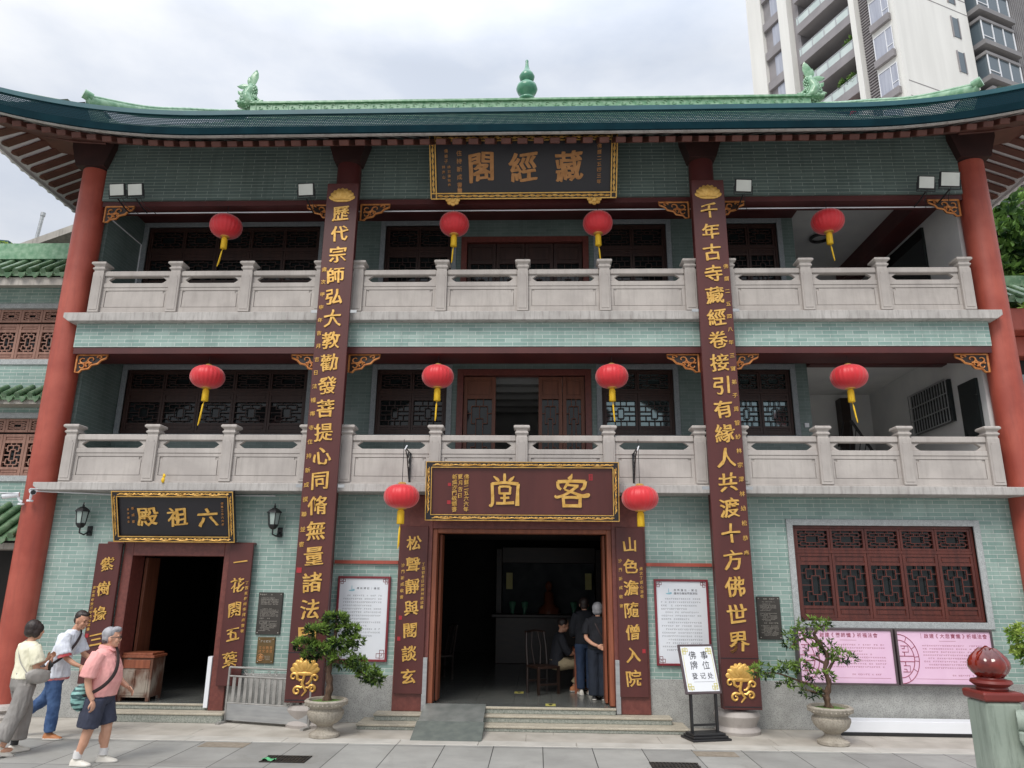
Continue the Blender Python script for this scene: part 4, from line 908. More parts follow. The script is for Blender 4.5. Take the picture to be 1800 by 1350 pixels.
door_board(-1.775, .44, 3.035, .23, '松聲靜與閣談玄', (2.76, .70), .245, [('丁酉初冬日於廣州新成書', .17, 2.42, 1.75, .055), ('沙門新成敬書', -.165, 2.4, 1.9, .06)], 'maroon couplet board left of the main door, seven gold characters', 'couplet boards of the main door', y=.029, seals=((-.17, 1.58), (-.18, 1.26)), bold=.006, smear=.016)
door_board(1.77, .44, 3.04, .225, '山色澹隨僧入院', (2.76, .72), .245, [('歲次丁酉心源齋', .17, 2.38, 1.95, .055), ('沙門新成敬書', -.165, 2.5, 1.8, .06)], 'maroon couplet board right of the main door, seven gold characters', 'couplet boards of the main door', y=.029, seals=((.17, 1.12),), bold=.006, smear=.016)
door_board(-6.87, .52, 2.71, .205, '紫樹掾三會', (2.38, .80), .225, [('歲在丙申夏月沙門新成書', -.155, 2.0, 1.35, .05)], 'maroon couplet board left of the side door, cursive gold characters', 'couplet boards of the side door', y=.0, bold=.004, brush=2.0, smear=.016, seals=((-.16, 1.25),))
door_board(-4.64, .52, 2.73, .195, '一花開五葉', (2.44, .92), .235, [('丁酉黃梅雨季拜庵書敬', .15, 2.1, 1.35, .055)], 'maroon couplet board right of the side door, cursive gold characters', 'couplet boards of the side door', y=.0, bold=.004, brush=2.0, smear=.016)

# ------------------------------------------------------------------ floodlights
M['lamp_face'] = mat('floodlight_frosted_glass', lin(206, 208, 200), lin(216, 218, 210), rough=.3)
def flood(x, z, label, big=False, yaw=0):
    t = thing('floodlight', label, 'floodlight', (x, -.1, z), yaw, 'floodlights under the eaves')
    A = Matrix.Rotation(R(16), 3, 'X'); c = Vector((0, -.42, .0)); w_, h_ = (.30, .235) if not big else (.36, .27)
    mb = MB(); mb.obox(c, (w_, .04, h_), A); mb.obox(c+A@Vector((0, .045, 0)), (w_*.7, .05, h_*.7), A)
    for k in range(7): mb.obox(c+A@Vector((-w_*.3+w_*.1*k, .075, 0)), (.008, .02, h_*.6), A)
    mb.build('housing', M['black'], t, bevel=.006)
    mb = MB(); mb.obox(c+A@Vector((0, -.022, 0)), (w_-.035, .006, h_-.035), A)
    mb.build('lens', M['lamp_face'], t)
    mb = MB(); mb.tube([(-w_/2-.015, -.42, 0), (-w_/2-.015, -.38, -h_/2-.03), (w_/2+.015, -.38, -h_/2-.03), (w_/2+.015, -.42, 0)], .01, 6); mb.tube([(0, -.38, -h_/2-.03), (0, -.15, -.22), (0, 0, -.24)], .014, 6)
    mb.tube([(.05, -.35, -.1), (.08, -.2, -.22), (.2, -.02, -.28)], .006, 5); mb.build('bracket', M['black'], t)
for x, z, lab, bg_ in ((-7.43, 9.04, 'floodlight beside the left end column, outer one of a pair', 0), (-7.09, 9.04, 'floodlight beside the left end column, inner one of a pair', 0), (-3.92, 9.01, 'single floodlight just left of the top of the left couplet board', 0), (3.90, 9.01, 'single floodlight just right of the top of the right couplet board', 0),
                       (7.10, 9.04, 'smaller floodlight of the pair beside the right end column', 0), (7.52, 9.1, 'larger floodlight of the pair beside the right end column', 1)): flood(x, z, lab, bg_, R(4 if x > 0 else -4))
# ------------------------------------------------------------------ coach lamps
M['lampglass'] = mat('coach_lamp_glass', lin(150, 165, 160), lin(165, 178, 172), rough=.1)
for x, lab in ((-7.40, 'black coach lamp on the brick wall left of the side door'), (-4.13, 'black coach lamp on the brick wall right of the side door')):
    t = thing('wall_lamp', lab, 'wall lamp', (x, .1, 2.9), 0, 'coach lamps beside the side door'); y = -.2
    mb = MB(); mb.lathe([(.035, .0), (.06, .02), (.085, .06), (.088, .075)], (0, y, .06), 6); mb.build('base', M['black'], t)
    mb = MB(); mb.lathe([(.075, 0), (.10, .19)], (0, y, .137), 6)
    mb.build('glass', M['lampglass'], t)
    mb = MB()
    for k in range(6):
        a = math.pi*k/3; mb.tube([(.079*math.cos(a), y+.079*math.sin(a), .137), (.104*math.cos(a), y+.104*math.sin(a), .327)], .008, 5)
    mb.lathe([(.128, 0), (.125, .015), (.09, .05), (.05, .075), (.02, .085), (.02, .11), (.012, .12), (.006, .16)], (0, y, .328), 6); mb.build('cage', M['black'], t)
    mb = MB(); mb.tube([(0, y, .07), (0, y, -.02), (.05, y+.05, -.05), (.06, -.06, .0), (.06, -.005, .03)], .014, 6); mb.lathe([(.05, 0), (.045, .02), (.02, .03)], (.06, -.03, -.03), 12); mb.box(.02, .10, -.03, -.001, -.06, .1); mb.build('arm', M['black'], t)
# ------------------------------------------------------------------ security cameras and conduit
for x, y, z, yaw, lab in ((-8.50, -.30, 3.47, R(-70), 'white bullet security camera at the column, pointing left'), (-8.12, -.40, 3.52, R(40), 'white bullet security camera at the column, pointing right')):
    t = thing('security_camera', lab, 'camera', (x, y, z), yaw, 'security cameras on the left column')
    mb = MB(); mb.tube([(0, .08, .02), (0, -.16, -.02)], .045, 10); mb.box(-.05, .05, -.2, .08, .03, .042); mb.build('housing', M['white'], t, smooth=40)
    mb = MB(); mb.tube([(0, -.158, -.021), (0, -.166, -.022)], .038, 12); mb.build('lens', M['black'], t)
    mb = MB(); mb.tube([(0, .06, 0), (0, .1, -.08), (0, .14, -.1)], .02, 6); mb.lathe([(.05, 0), (.05, .03)], (0, .13, -.15), 12); mb.build('mount', M['white'], t)
cb = MB(); cb.tube([(-8.2, -.28, 3.55), (-7.9, -.2, 3.545), (-6.9, .06, 3.53), (-4.2, .07, 3.53)], .012, 6); tag(cb.build('cable', M['white']), 'white cable running under the ledge from the cameras to the right', 'cable')

# ------------------------------------------------------------------ notices and plaques
M['noticeframe'] = mat('crimson_notice_frame', lin(120, 42, 50), lin(132, 50, 58), rough=.4)
M['notice'] = mat('pale_notice_print', lin(222, 226, 232), lin(228, 231, 236), rough=.35)
M['ink'] = mat('grey_ink', lin(120, 122, 128), rough=.6); M['ink_d'] = mat('dark_ink', lin(60, 60, 66), rough=.6); M['cyan'] = mat('pale_blue_print', lin(120, 176, 196), lin(160, 200, 210), rough=.5)
def corner_key(mb, x, z, sx_, sz_, y, s=.085, t_=.008):
    for a, b_, c_, d_ in ((.15, .15, 1, .15), (.15, .15, .15, 1), (1, .15, 1, .62), (.15, 1, .62, 1), (.62, 0, .62, 1), (0, .62, 1, .62), (.38, .38, .38, .62), (.38, .38, .62, .38)):
        x0, x1 = x+sx_*s*a, x+sx_*s*c_; z0, z1 = z+sz_*s*b_, z+sz_*s*d_
        mb.box(min(x0, x1)-t_/2, max(x0, x1)+t_/2, y-.002, y, min(z0, z1)-t_/2, max(z0, z1)+t_/2)
def notice(x0, x1, z0, z1, titles, rows, seed, label):
    cx = (x0+x1)/2; t = thing('notice_board', label, 'notice board', (cx, .1, z0), 0, 'framed white notices beside the main door'); hw = (x1-x0)/2; h = z1-z0; e = .035
    mb = MB(); mb.box(-hw+e, hw-e, -.03, -.0, e, h-e); mb.build('sheet', M['notice'], t)
    mb = MB(); mb.box(-hw, -hw+e, -.05, .0, 0, h); mb.box(hw-e, hw, -.05, .0, 0, h); mb.box(-hw+e, hw-e, -.05, .0, 0, e); mb.box(-hw+e, hw-e, -.05, .0, h-e, h); mb.build('frame', M['noticeframe'], t, bevel=.004)
    mb = MB()
    for sx_, sz_, s in ((1, -1, .085), (-1, -1, .085), (1, 1, .10), (-1, 1, .14)): corner_key(mb, (-hw+e) if sx_ > 0 else hw-e, e if sz_ > 0 else h-e, sx_, sz_, -.0302, s)
    mb.build('corner_pattern', M['noticeframe'], t)
    mb = MB()
    for i, tx in enumerate(titles): write_row(mb, tx, -.10, .24, h-.17-.05*i-(.02 if len(titles) == 1 else 0), .038, -.0301, depth=.001, bold=.006, brush=0)
    mb.build('title', M['ink_d'], t)
    mb = MB(); mb.ell((-.2, -.031, h-.19), (.006, .002, .05), 6, 5); mb.ell((-.2, -.031, h-.225), (.05, .002, .012), 8, 5); mb.ell((-.17, -.031, h-.21), (.02, .002, .01), 8, 5); mb.build('emblem', M['cyan'], t)
    mb = MB(); fine_print(mb, -hw+.1, hw-.1, h-.28-rows*.052, h-.28, rows, -.0305, seed=seed, sz=.032); mb.build('small_print', M['ink'], t)
notice(-3.02, -2.15, .90, 2.22, ['禪林碑記｜緣起'], 13, 3, 'white framed notice left of the main door, one-line title, partly behind the bonsai')
notice(2.15, 3.02, .90, 2.22, ['供奉蓮位、牌位', '護持功德說明與須知'], 16, 4, 'white framed notice right of the main door, two-line title, partly behind the easel')
M['plaque'] = mat('dark_bronze_plaque', lin(62, 58, 54), lin(74, 70, 66), rough=.4, metal=.3); M['plaque_b'] = mat('brass_plaque', lin(104, 84, 54), lin(124, 102, 68), rough=.4, metal=.5); M['plaque_ink'] = mat('pale_engraved_ink', lin(176, 170, 160), rough=.6)
def plaque(x0, x1, z0, z1, mt, label, blocks, seed):
    cx = (x0+x1)/2; hw = (x1-x0)/2; h = z1-z0; t = thing('plaque', label, 'plaque', (cx, .1, z0), 0, 'metal plaques on the brick wall')
    mb = MB(); mb.box(-hw, hw, -.03, 0, 0, h); mb.build('plate', M[mt], t, bevel=.004)
    mb = MB()
    for sx_ in (-1, 1):
        for zz in (.03, h-.03): mb.tube([(sx_*(hw-.03), -.031, zz), (sx_*(hw-.03), -.034, zz)], .008, 8)
    for a, b_, rows in blocks:
        fine_print(mb, -hw+.045, hw-.045, a*h, b_*h, rows, -.0303, seed=seed+rows, h=.7)
    mb.build('inscription', M['plaque_ink'], t); return t
plaque(-4.32, -3.92, 1.29, 1.95, 'plaque', 'dark plaque with pale text right of the side door, above the brass plaque', [(.92, .97, 1), (.7, .88, 5), (.42, .62, 7), (.36, .40, 1), (.08, .33, 8)], 1)
p_ = plaque(-4.27, -3.985, .85, 1.25, 'plaque_b', 'small brass plaque with a round emblem below the dark plaque', [(.78, .9, 1), (.12, .3, 3)], 9)
mb = MB(); mb.tube([(-.07+.05*math.cos(a), -.032, .09+.05*math.sin(a)) for a in [2*math.pi*k/16 for k in range(17)]], .007, 5); mb.ell((-.07, -.031, .09), (.033, .004, .033), 10, 5)
write_row(mb, '文化教育', -.09, .09, .24, .05, -.0301, depth=.003, bold=.01, brush=0); write_row(mb, '修文通道', -.09, .09, .185, .05, -.0301, depth=.003, bold=.01, brush=0); mb.build('emblem', M['gold_dull'], p_)
plaque(3.78, 4.15, 1.31, 1.965, 'plaque', 'dark plaque with fine pale text left of the ground floor window', [(.92, .97, 1), (.86, .89, 1), (.66, .84, 6), (.42, .62, 7), (.36, .40, 1), (.08, .33, 8)], 2)
# pink posters
M['pink'] = mat('pink_poster_print', lin(228, 190, 216), lin(233, 197, 221), rough=.3); M['posterframe'] = mat('dark_grey_poster_frame', lin(78, 66, 70), lin(90, 78, 80), rough=.4); M['posterink'] = mat('maroon_poster_ink', lin(150, 70, 92), rough=.6)
def poster(x0, x1, title, label, side):
    z0, z1 = .67, 1.50; t = thing('poster_board', label, 'poster', (x0, .0, z0), 0, 'pink poster boards under the window'); w_ = x1-x0; h = z1-z0
    mb = MB(); mb.box(.03, w_-.03, -.05, -.02, .03, h-.03); mb.build('sheet', M['pink'], t)
    mb = MB(); mb.box(0, .03, -.07, .07, 0, h); mb.box(w_-.03, w_, -.07, .07, 0, h); mb.box(.0301, w_-.0301, -.07, .07, 0, .03); mb.box(.0301, w_-.0301, -.07, .07, h-.03, h); mb.build('frame', M['posterframe'], t, bevel=.003)
    mb = MB(); cx, cz, r_0 = .035, h*.47, .36   # half a round window pattern at the left edge
    for r0 in (r_0, r_0-.085): mb.tube([(cx+r0*.82*math.cos(a), -.052, cz+r0*math.sin(a)) for a in [(-.5+k/18)*math.pi for k in range(19)]], .006, 4)
    for a in (-1.1, -.55, -.1, .1, .55, 1.1): mb.tube([(cx+(r_0-.085)*.82*math.cos(a), -.052, cz+(r_0-.085)*math.sin(a)), (cx+r_0*.82*math.cos(a), -.052, cz+r_0*math.sin(a))], .005, 4)
    for s in (-1, 1):
        q = [(.0, .04), (.27, .04)], [(.06, .1), (.18, .1), (.18, .19), (.04, .19)], [(.1, .1), (.1, .04)], [(.11, .19), (.11, .15), (.06, .15)]
        for pl in q: mb.tube([(cx+p[0]*.8, -.052, cz+s*p[1]) for p in pl], .006, 4)
    mb.build('pattern', M['posterink'], t)
    mb = MB(); write_row(mb, title, .40, .40+.075*len(title), h-.10, .072, -.0505, depth=.001, bold=.01, brush=0); mb.box(w_*.45, w_*.62, -.0515, -.0502, h-.176, h-.172); mb.build('title', M['posterink'], t)
    mb = MB(); fine_print(mb, .40, w_-.14, .24, h-.22, 8, -.0507, seed=int(x0*10), sz=.034); fine_print(mb, w_*.5, w_-.2, .13, .18, 1, -.0507, seed=3, sz=.03); mb.box(.25, w_-.1, -.0511, -.0503, .10, .104); mb.build('small_print', M['posterink'], t)
poster(4.32, 5.815, '啟建《藥師懺》祈福法會', 'pink poster board under the window, left one, partly behind the bonsai branches', 0)
poster(5.845, 7.33, '｜啟建《大悲寶懺》祈福法會', 'pink poster board under the window, right one, behind the red lotus bud', 1)
mb = MB(); mb.box(0, 2.35, 0, .30, .045, .20); mb.mat(1).box(-.005, 2.355, -.005, .305, .0, .0445); tag(mb.build('low_bench', [M['white'], M['black']], bevel=.004), 'long low white box lying along the wall under the pink posters', 'box').location = (4.72, -.32, .004)
# ------------------------------------------------------------------ foliage
def leaf_mat(name, c1, c2, scale=9, trans=.25, rough=.5):
    m, nt, b = newmat(name); L = nt.links.new
    a = N(nt, 'ShaderNodeAttribute'); a.attribute_name = 'tone'
    n = N(nt, 'ShaderNodeTexNoise'); n.inputs['Scale'].default_value = scale; n.inputs['Detail'].default_value = 3; L(coords(nt), n.inputs['Vector'])
    ad = N(nt, 'ShaderNodeMath', operation='ADD'); L(a.outputs['Fac'], ad.inputs[0]); L(n.outputs['Fac'], ad.inputs[1])
    r = N(nt, 'ShaderNodeValToRGB'); r.color_ramp.elements[0].position = .55; r.color_ramp.elements[1].position = 1.35; r.color_ramp.elements[0].color = c1; r.color_ramp.elements[1].color = c2; L(ad.outputs[0], r.inputs['Fac'])
    L(r.outputs['Color'], b.inputs['Base Color']); b.inputs['Roughness'].default_value = rough; b.inputs['Specular IOR Level'].default_value = .35
    t = N(nt, 'ShaderNodeBsdfTranslucent'); L(r.outputs['Color'], t.inputs['Color']); ms = N(nt, 'ShaderNodeMixShader'); ms.inputs[0].default_value = trans
    L(b.outputs[0], ms.inputs[1]); L(t.outputs[0], ms.inputs[2]); L(ms.outputs[0], nt.nodes['Material Output'].inputs[0]); return m
M['leaf'] = leaf_mat('bonsai_leaf', lin(18, 42, 18), lin(128, 158, 70))
M['leaf_d'] = leaf_mat('tree_leaf', lin(30, 60, 30), lin(120, 156, 76), 1.2)
M['leaf_y'] = leaf_mat('young_leaf', lin(96, 132, 48), lin(176, 196, 100), 5)
M['bark'] = mat('brown_bark', lin(70, 52, 42), lin(100, 78, 62), rough=.9, scale=20, stretch=(2, 2, .5), bump=.5, bscale=30)
M['moss'] = mat('green_moss', lin(70, 100, 40), lin(100, 128, 58), rough=.95, scale=30, bump=.6, bscale=60)
def leaves(name, pads, parent, mt, ll=.05, lw=.013, whorl=8, dens=150, seed=0, up=.35):
    """pads: (cx, cy, cz, rx, ry, rz, weight); whorls of narrow leaves through each pad's outer volume"""
    r = np.random.default_rng(seed); V = []; tone = []
    for cx, cy, cz, rx, ry, rz, wt in pads:
        n = int(dens*wt); d = r.normal(size=(n, 3)); d /= np.linalg.norm(d, axis=1)[:, None]; rad = r.uniform(.45, 1.08, n)**.7
        c = np.array([cx, cy, cz])+d*rad[:, None]*np.array([rx, ry, rz]); ax = d*np.array([1, 1, .7])+np.array([0, 0, up])+r.normal(size=(n, 3))*.25; ax /= np.linalg.norm(ax, axis=1)[:, None]
        tn = r.uniform(0, .5, n)+.25*np.clip(d[:, 2], -.6, 1)
        for k in range(whorl):
            q = r.normal(size=(n, 3)); q -= (q*ax).sum(1)[:, None]*ax; q /= np.linalg.norm(q, axis=1)[:, None]
            dirv = q*r.uniform(.5, 1, n)[:, None]+ax*r.uniform(.2, 1, n)[:, None]; dirv /= np.linalg.norm(dirv, axis=1)[:, None]
            s = np.cross(dirv, r.normal(size=(n, 3))); s /= np.linalg.norm(s, axis=1)[:, None]
            L_ = ll*r.uniform(.6, 1.2, n)[:, None]; W_ = lw*r.uniform(.7, 1.2, n)[:, None]
            V.append(np.stack([c, c+dirv*L_*.5+s*W_, c+dirv*L_, c+dirv*L_*.5-s*W_], 1)); tone.append(tn+r.uniform(-.1, .1, n))
    V = np.concatenate(V); tone = np.concatenate(tone); n = len(V)
    me = bpy.data.meshes.new(name); me.vertices.add(4*n); me.vertices.foreach_set('co', V.reshape(-1).astype(np.float32)); me.loops.add(4*n); me.loops.foreach_set('vertex_index', np.arange(4*n, dtype=np.int32)); me.polygons.add(n); me.polygons.foreach_set('loop_start', np.arange(0, 4*n, 4, dtype=np.int32))
    me.update(calc_edges=True); at = me.attributes.new('tone', 'FLOAT', 'POINT'); at.data.foreach_set('value', np.repeat(tone, 4).astype(np.float32))
    me.materials.append(mt); o = bpy.data.objects.new(name, me); sc.collection.objects.link(o); o.parent = parent; return o
M['urn'] = mat('cast_stone_urn', lin(150, 142, 130), lin(176, 168, 154), rough=.8, scale=5, detail=7, bump=.15, bscale=50, fine=(lin(110, 102, 92), 40, .4))
def urn(name, label, loc):
    t = thing(name, label, 'planter', loc, 0, 'cast stone urns in front of the temple')
    fl = lambda a, z: 1+(.035*abs(math.sin(14*a)) if .17 < z < .365 else 0)
    mb = MB(); mb.lathe([(.20, 0), (.215, .01), (.215, .045), (.19, .06), (.15, .08), (.115, .11), (.105, .14), (.13, .165), (.175, .19), (.225, .24), (.25, .30), (.25, .345), (.225, .36), (.222, .385), (.25, .40), (.285, .425), (.305, .455), (.31, .48), (.285, .5), (.25, .495), (.24, .46)], n=112, mod=fl)
    for k in range(30):
        a = 2*math.pi*k/30; mb.ell((.295*math.cos(a), .295*math.sin(a), .44), (.014, .014, .016), 6, 4)
    mb.build('bowl', M['urn'], t, smooth=45)
    mb = MB(); mb.lathe([(.0, .45), (.12, .485), (.236, .462), (.0, .44)], n=20); mb.build('moss', M['moss'], t, smooth=60); return t
urn('stone_urn', 'fluted stone urn holding the dense bonsai left of the main door', (-2.78, -1.02, 0)); urn('stone_urn', 'fluted stone urn holding the sparse bonsai under the ground floor window', (4.41, -.95, 0)); urn('stone_urn', 'stone urn at the right edge behind the green stone balustrade', (7.55, -1.0, 0))
def bonsai(label, loc, trunk, limbs, pads, seed, **kw):
    t = thing('bonsai_tree', label, 'bonsai', loc, 0, 'potted bonsai trees')
    mb = MB(); P = curve_pts([p[:3] for p in trunk], 5); rr = np.interp(np.linspace(0, 1, len(P)), np.linspace(0, 1, len(trunk)), [p[3] for p in trunk])
    mb.tube(P, [r*(1+.18*math.sin(i*1.9)) for i, r in enumerate(rr)], 9)
    for k in range(5): a = k*1.3; mb.tube([(trunk[0][0], trunk[0][1], trunk[0][2]+.06), (trunk[0][0]+.05*math.cos(a), trunk[0][1]+.05*math.sin(a), trunk[0][2]+.02), (trunk[0][0]+.1*math.cos(a), trunk[0][1]+.1*math.sin(a), trunk[0][2]-.02)], [.03, .02, .008], 6)
    mb.build('trunk', M['bark'], t, smooth=70)
    for lb in limbs:
        mb = MB(); P = curve_pts(lb, 4); mb.tube(P, list(np.linspace(.024, .007, len(P))), 6); mb.build('limb', M['bark'], t, smooth=70)
    leaves('foliage', pads, t, M[kw.pop('mt', 'leaf')], seed=seed, **kw); return t
bonsai('dense bonsai with a drooping right branch, left of the main door', (-2.78, -1.02, .46), [(0, 0, 0, .06), (.03, 0, .2, .05), (.0, 0, .42, .045), (.03, -.02, .62, .04), (.05, 0, .85, .03), (.1, 0, 1.05, .015)],
       [[(.0, 0, .6), (-.2, -.02, .68), (-.38, 0, .72)], [(.03, 0, .55), (.3, .02, .5), (.52, 0, .38), (.68, 0, .32)], [(.03, 0, .75), (.2, .1, .8), (.32, .05, .88)], [(.05, 0, .85), (-.1, -.1, .95), (-.15, 0, 1.0)]],
       [(.05, 0, 1.15, .21, .18, .07, 1.0), (-.16, -.04, .99, .19, .18, .065, .9), (.24, .02, 1.0, .16, .16, .075, .8), (-.37, 0, .77, .18, .16, .075, .9), (-.14, -.1, .73, .18, .16, .06, .7), (.16, -.08, .82, .16, .16, .06, .7), (.36, 0, .83, .12, .12, .08, .5),
        (.2, -.02, .6, .2, .16, .13, .8), (.4, .02, .5, .16, .14, .11, .7), (.58, 0, .4, .15, .13, .11, .7), (.7, 0, .33, .1, .1, .1, .4), (-.28, .05, .63, .15, .14, .06, .45)], 11, dens=82, ll=.085, lw=.011)
bonsai('sparse layered bonsai with a long left branch, in the urn under the pink posters', (4.41, -.95, .46), [(-.02, 0, 0, .05), (-.03, 0, .16, .042), (.02, 0, .34, .036), (-.02, 0, .52, .034), (.03, 0, .7, .03), (-.08, 0, .9, .026), (-.13, 0, 1.02, .018)],
       [[(-.02, 0, .2), (-.2, -.03, .3), (-.45, 0, .38), (-.7, 0, .46), (-.95, 0, .46)], [(.02, 0, .5), (.14, 0, .66), (.26, 0, .68)], [(-.02, 0, .88), (-.2, 0, .96), (-.38, 0, .9), (-.5, 0, .8)], [(-.02, 0, .14), (-.2, -.05, .22), (-.36, -.08, .26)], [(0, 0, .6), (-.16, .02, .68), (-.2, 0, .7)], [(-.13, 0, 1.0), (-.05, 0, 1.1), (.05, 0, 1.12)]],
       [(-.1, 0, 1.15, .24, .18, .085, 1.0), (-.36, 0, 1.0, .2, .14, .08, .7), (-.5, 0, .86, .11, .1, .07, .3), (.22, 0, .7, .22, .15, .10, .9), (.05, 0, .84, .14, .12, .09, .4), (-.17, 0, .76, .12, .1, .09, .35), (-.9, 0, .5, .2, .14, .09, .8), (-.58, 0, .52, .2, .14, .09, .7), (-.34, -.02, .56, .15, .12, .08, .5), (-.62, 0, .32, .13, .1, .07, .35), (-.3, -.06, .24, .17, .13, .075, .5), (-.03, -.05, .44, .12, .1, .07, .3), (-.2, 0, .42, .12, .1, .06, .25)], 12, dens=46, ll=.08, lw=.010)
bonsai('yellow green shrub at the right edge behind the red lotus bud', (7.5, -1.0, .46), [(0, 0, 0, .05), (.03, 0, .3, .04), (-.05, 0, .55, .03), (-.1, 0, .8, .02)], [[(0, 0, .4), (-.2, 0, .6), (-.3, 0, .8)], [(.0, 0, .5), (.2, 0, .75), (.3, 0, .9)]],
       [(-.22, 0, 1.02, .26, .2, .16, 1.2), (.1, 0, 1.0, .26, .2, .2, 1.2), (-.25, 0, .78, .2, .18, .12, .7), (.2, 0, .75, .25, .2, .16, 1), (-.12, 0, .55, .16, .14, .1, .4)], 13, mt='leaf_y', dens=130, ll=.07, lw=.014)

# ------------------------------------------------------------------ easel sign, barrier, cabinet, ramp, drains
E_ = thing('easel_sign', 'white sign on a black floor stand reading registration in handwriting, right of the main door', 'sign', (2.68, -.72, 0), R(16))
mb = MB()
for x in (-.2, .2): mb.box(x-.017, x+.017, -.02, .02, .06, .62)
mb.box(-.183, .183, -.012, .012, .17, .20)
mb.build('legs', M['black'], E_)
mb = MB(); mb.box(-.27, .27, -.19, .15, .03, .06); mb.box(-.30, .30, -.22, .18, .0, .0299); mb.box(-.25, .25, -.15, .12, .0601, .09); mb.build('base', M['black'], E_, bevel=.006)
A = Matrix.Rotation(R(-17), 4, 'X'); A = Matrix.Translation((0, -.03, .60))@A
mb = MB(); mb.box(-.29, .29, -.015, .015, 0, .70); mb.move(A); o_ = mb.build('frame', M['posterframe'], E_, bevel=.008)
mb = MB(); mb.box(-.255, .255, -.019, -.0155, .035, .665); mb.move(A); mb.build('sheet', M['white'], E_)
mb = MB()
for ch, x, z, s in (('佛', -.085, .54, .125), ('事', .11, .54, .125), ('牌', -.085, .40, .125), ('位', .11, .40, .125), ('登', -.10, .25, .095), ('记', .03, .25, .095), ('处', .15, .25, .095)): write_char(mb, ch, x, z, s, -.0195, depth=.001, bold=.004, brush=.8)
mb.box(-.13, .2, -.0204, -.0196, .165, .168); mb.move(A); mb.build('lettering', M['ink_d'], E_)
M['yel_print'] = mat('yellow_border_print', lin(206, 196, 120), lin(214, 206, 136), rough=.5)
mb = MB()
for x in (-.235, .235): mb.box(x-.004, x+.004, -.0202, -.0195, .06, .64)
for sx_, sz_, x, z in ((1, -1, -.24, .65), (-1, -1, .24, .65), (1, 1, -.24, .05), (-1, 1, .24, .05)):
    corner_key(mb, x, z, sx_, sz_, -.0196, .09, .01)
mb.move(A); mb.build('border', M['yel_print'], E_)
a, b_ = Vector((-4.6, -.12, 0)), Vector((-3.17, -.50, 0)); ln = (b_-a).length
t = thing('metal_barrier', 'low grey metal crowd barrier beside the left bonsai', 'barrier', a, math.atan2((b_-a).y, (b_-a).x))
M['barrier'] = mat('weathered_grey_metal', lin(140, 138, 134), lin(166, 164, 160), rough=.5, metal=.3, scale=6, detail=6)
mb = MB(); mb.tube([(0, 0, .03), (.0, 0, .81)], .018, 8); mb.tube([(ln, 0, .03), (ln, 0, .81)], .018, 8); mb.tube([(0, 0, .81), (ln, 0, .81)], .016, 8); mb.tube([(0, 0, .68), (ln, 0, .68)], .014, 8); mb.tube([(0, 0, .29), (ln, 0, .29)], .014, 8)
for x in (0, ln): mb.box(x-.03, x+.03, -.18, .18, 0, .03)
mb.build('frame', M['barrier'], t)
n = 13
for i in range(n): mb = MB(); x = ln*(i+1)/(n+1); mb.box(x-.028, x+.028, -.006, .006, .305, .665); mb.build('slat', M['barrier'], t)
mb = MB()
for x in (.3, .42, .72, .84, 1.14, 1.26):
    for k in (-1, 1): mb.tube([(x+k*.03*(1-.5*q)*math.cos(5*q), 0, .745+.035*math.sin(math.pi*(q-.5))) for q in [j/8 for j in range(9)]], .006, 5)
mb.build('scroll', M['barrier'], t)
mb = MB(); mb.box(.02, ln-.02, -.012, .0, .04, .28); mb.build('kick_panel', M['steel'], t, bevel=.004)
# old cabinet in the side doorway
M['oldwood'] = mat('peeling_cabinet_wood', lin(96, 62, 46), lin(150, 140, 128), rough=.7, scale=5, stretch=(1, 1, .5), detail=7, lo=.42, hi=.6)
t = thing('wooden_cabinet', 'old peeling wooden cabinet standing in the left side doorway', 'cabinet', (-6.5, .14, .242))
mb = MB(); mb.box(0, .52, .0, .40, .06, .66)
for x in (.03, .49):
    for y in (.03, .37): mb.box(x-.028, x+.028, y-.028, y+.028, 0, .0599)
mb.build('body', M['oldwood'], t, bevel=.004)
mb = MB(); mb.box(-.02, .54, -.02, .42, .661, .70); mb.box(.0, .5, .0, .38, .701, .735); mb.build('top', M['wood_org'], t, bevel=.004)
mb = MB(); mb.box(.04, .48, -.012, -.001, .5, .63); mb.build('drawer', M['wood_org'], t, bevel=.004)
for x0 in (.04, .265): mb = MB(); mb.box(x0, x0+.215, -.010, -.001, .09, .48); mb.box(x0+.03, x0+.185, -.016, -.0101, .13, .44); mb.build('door', M['oldwood'], t, bevel=.003)
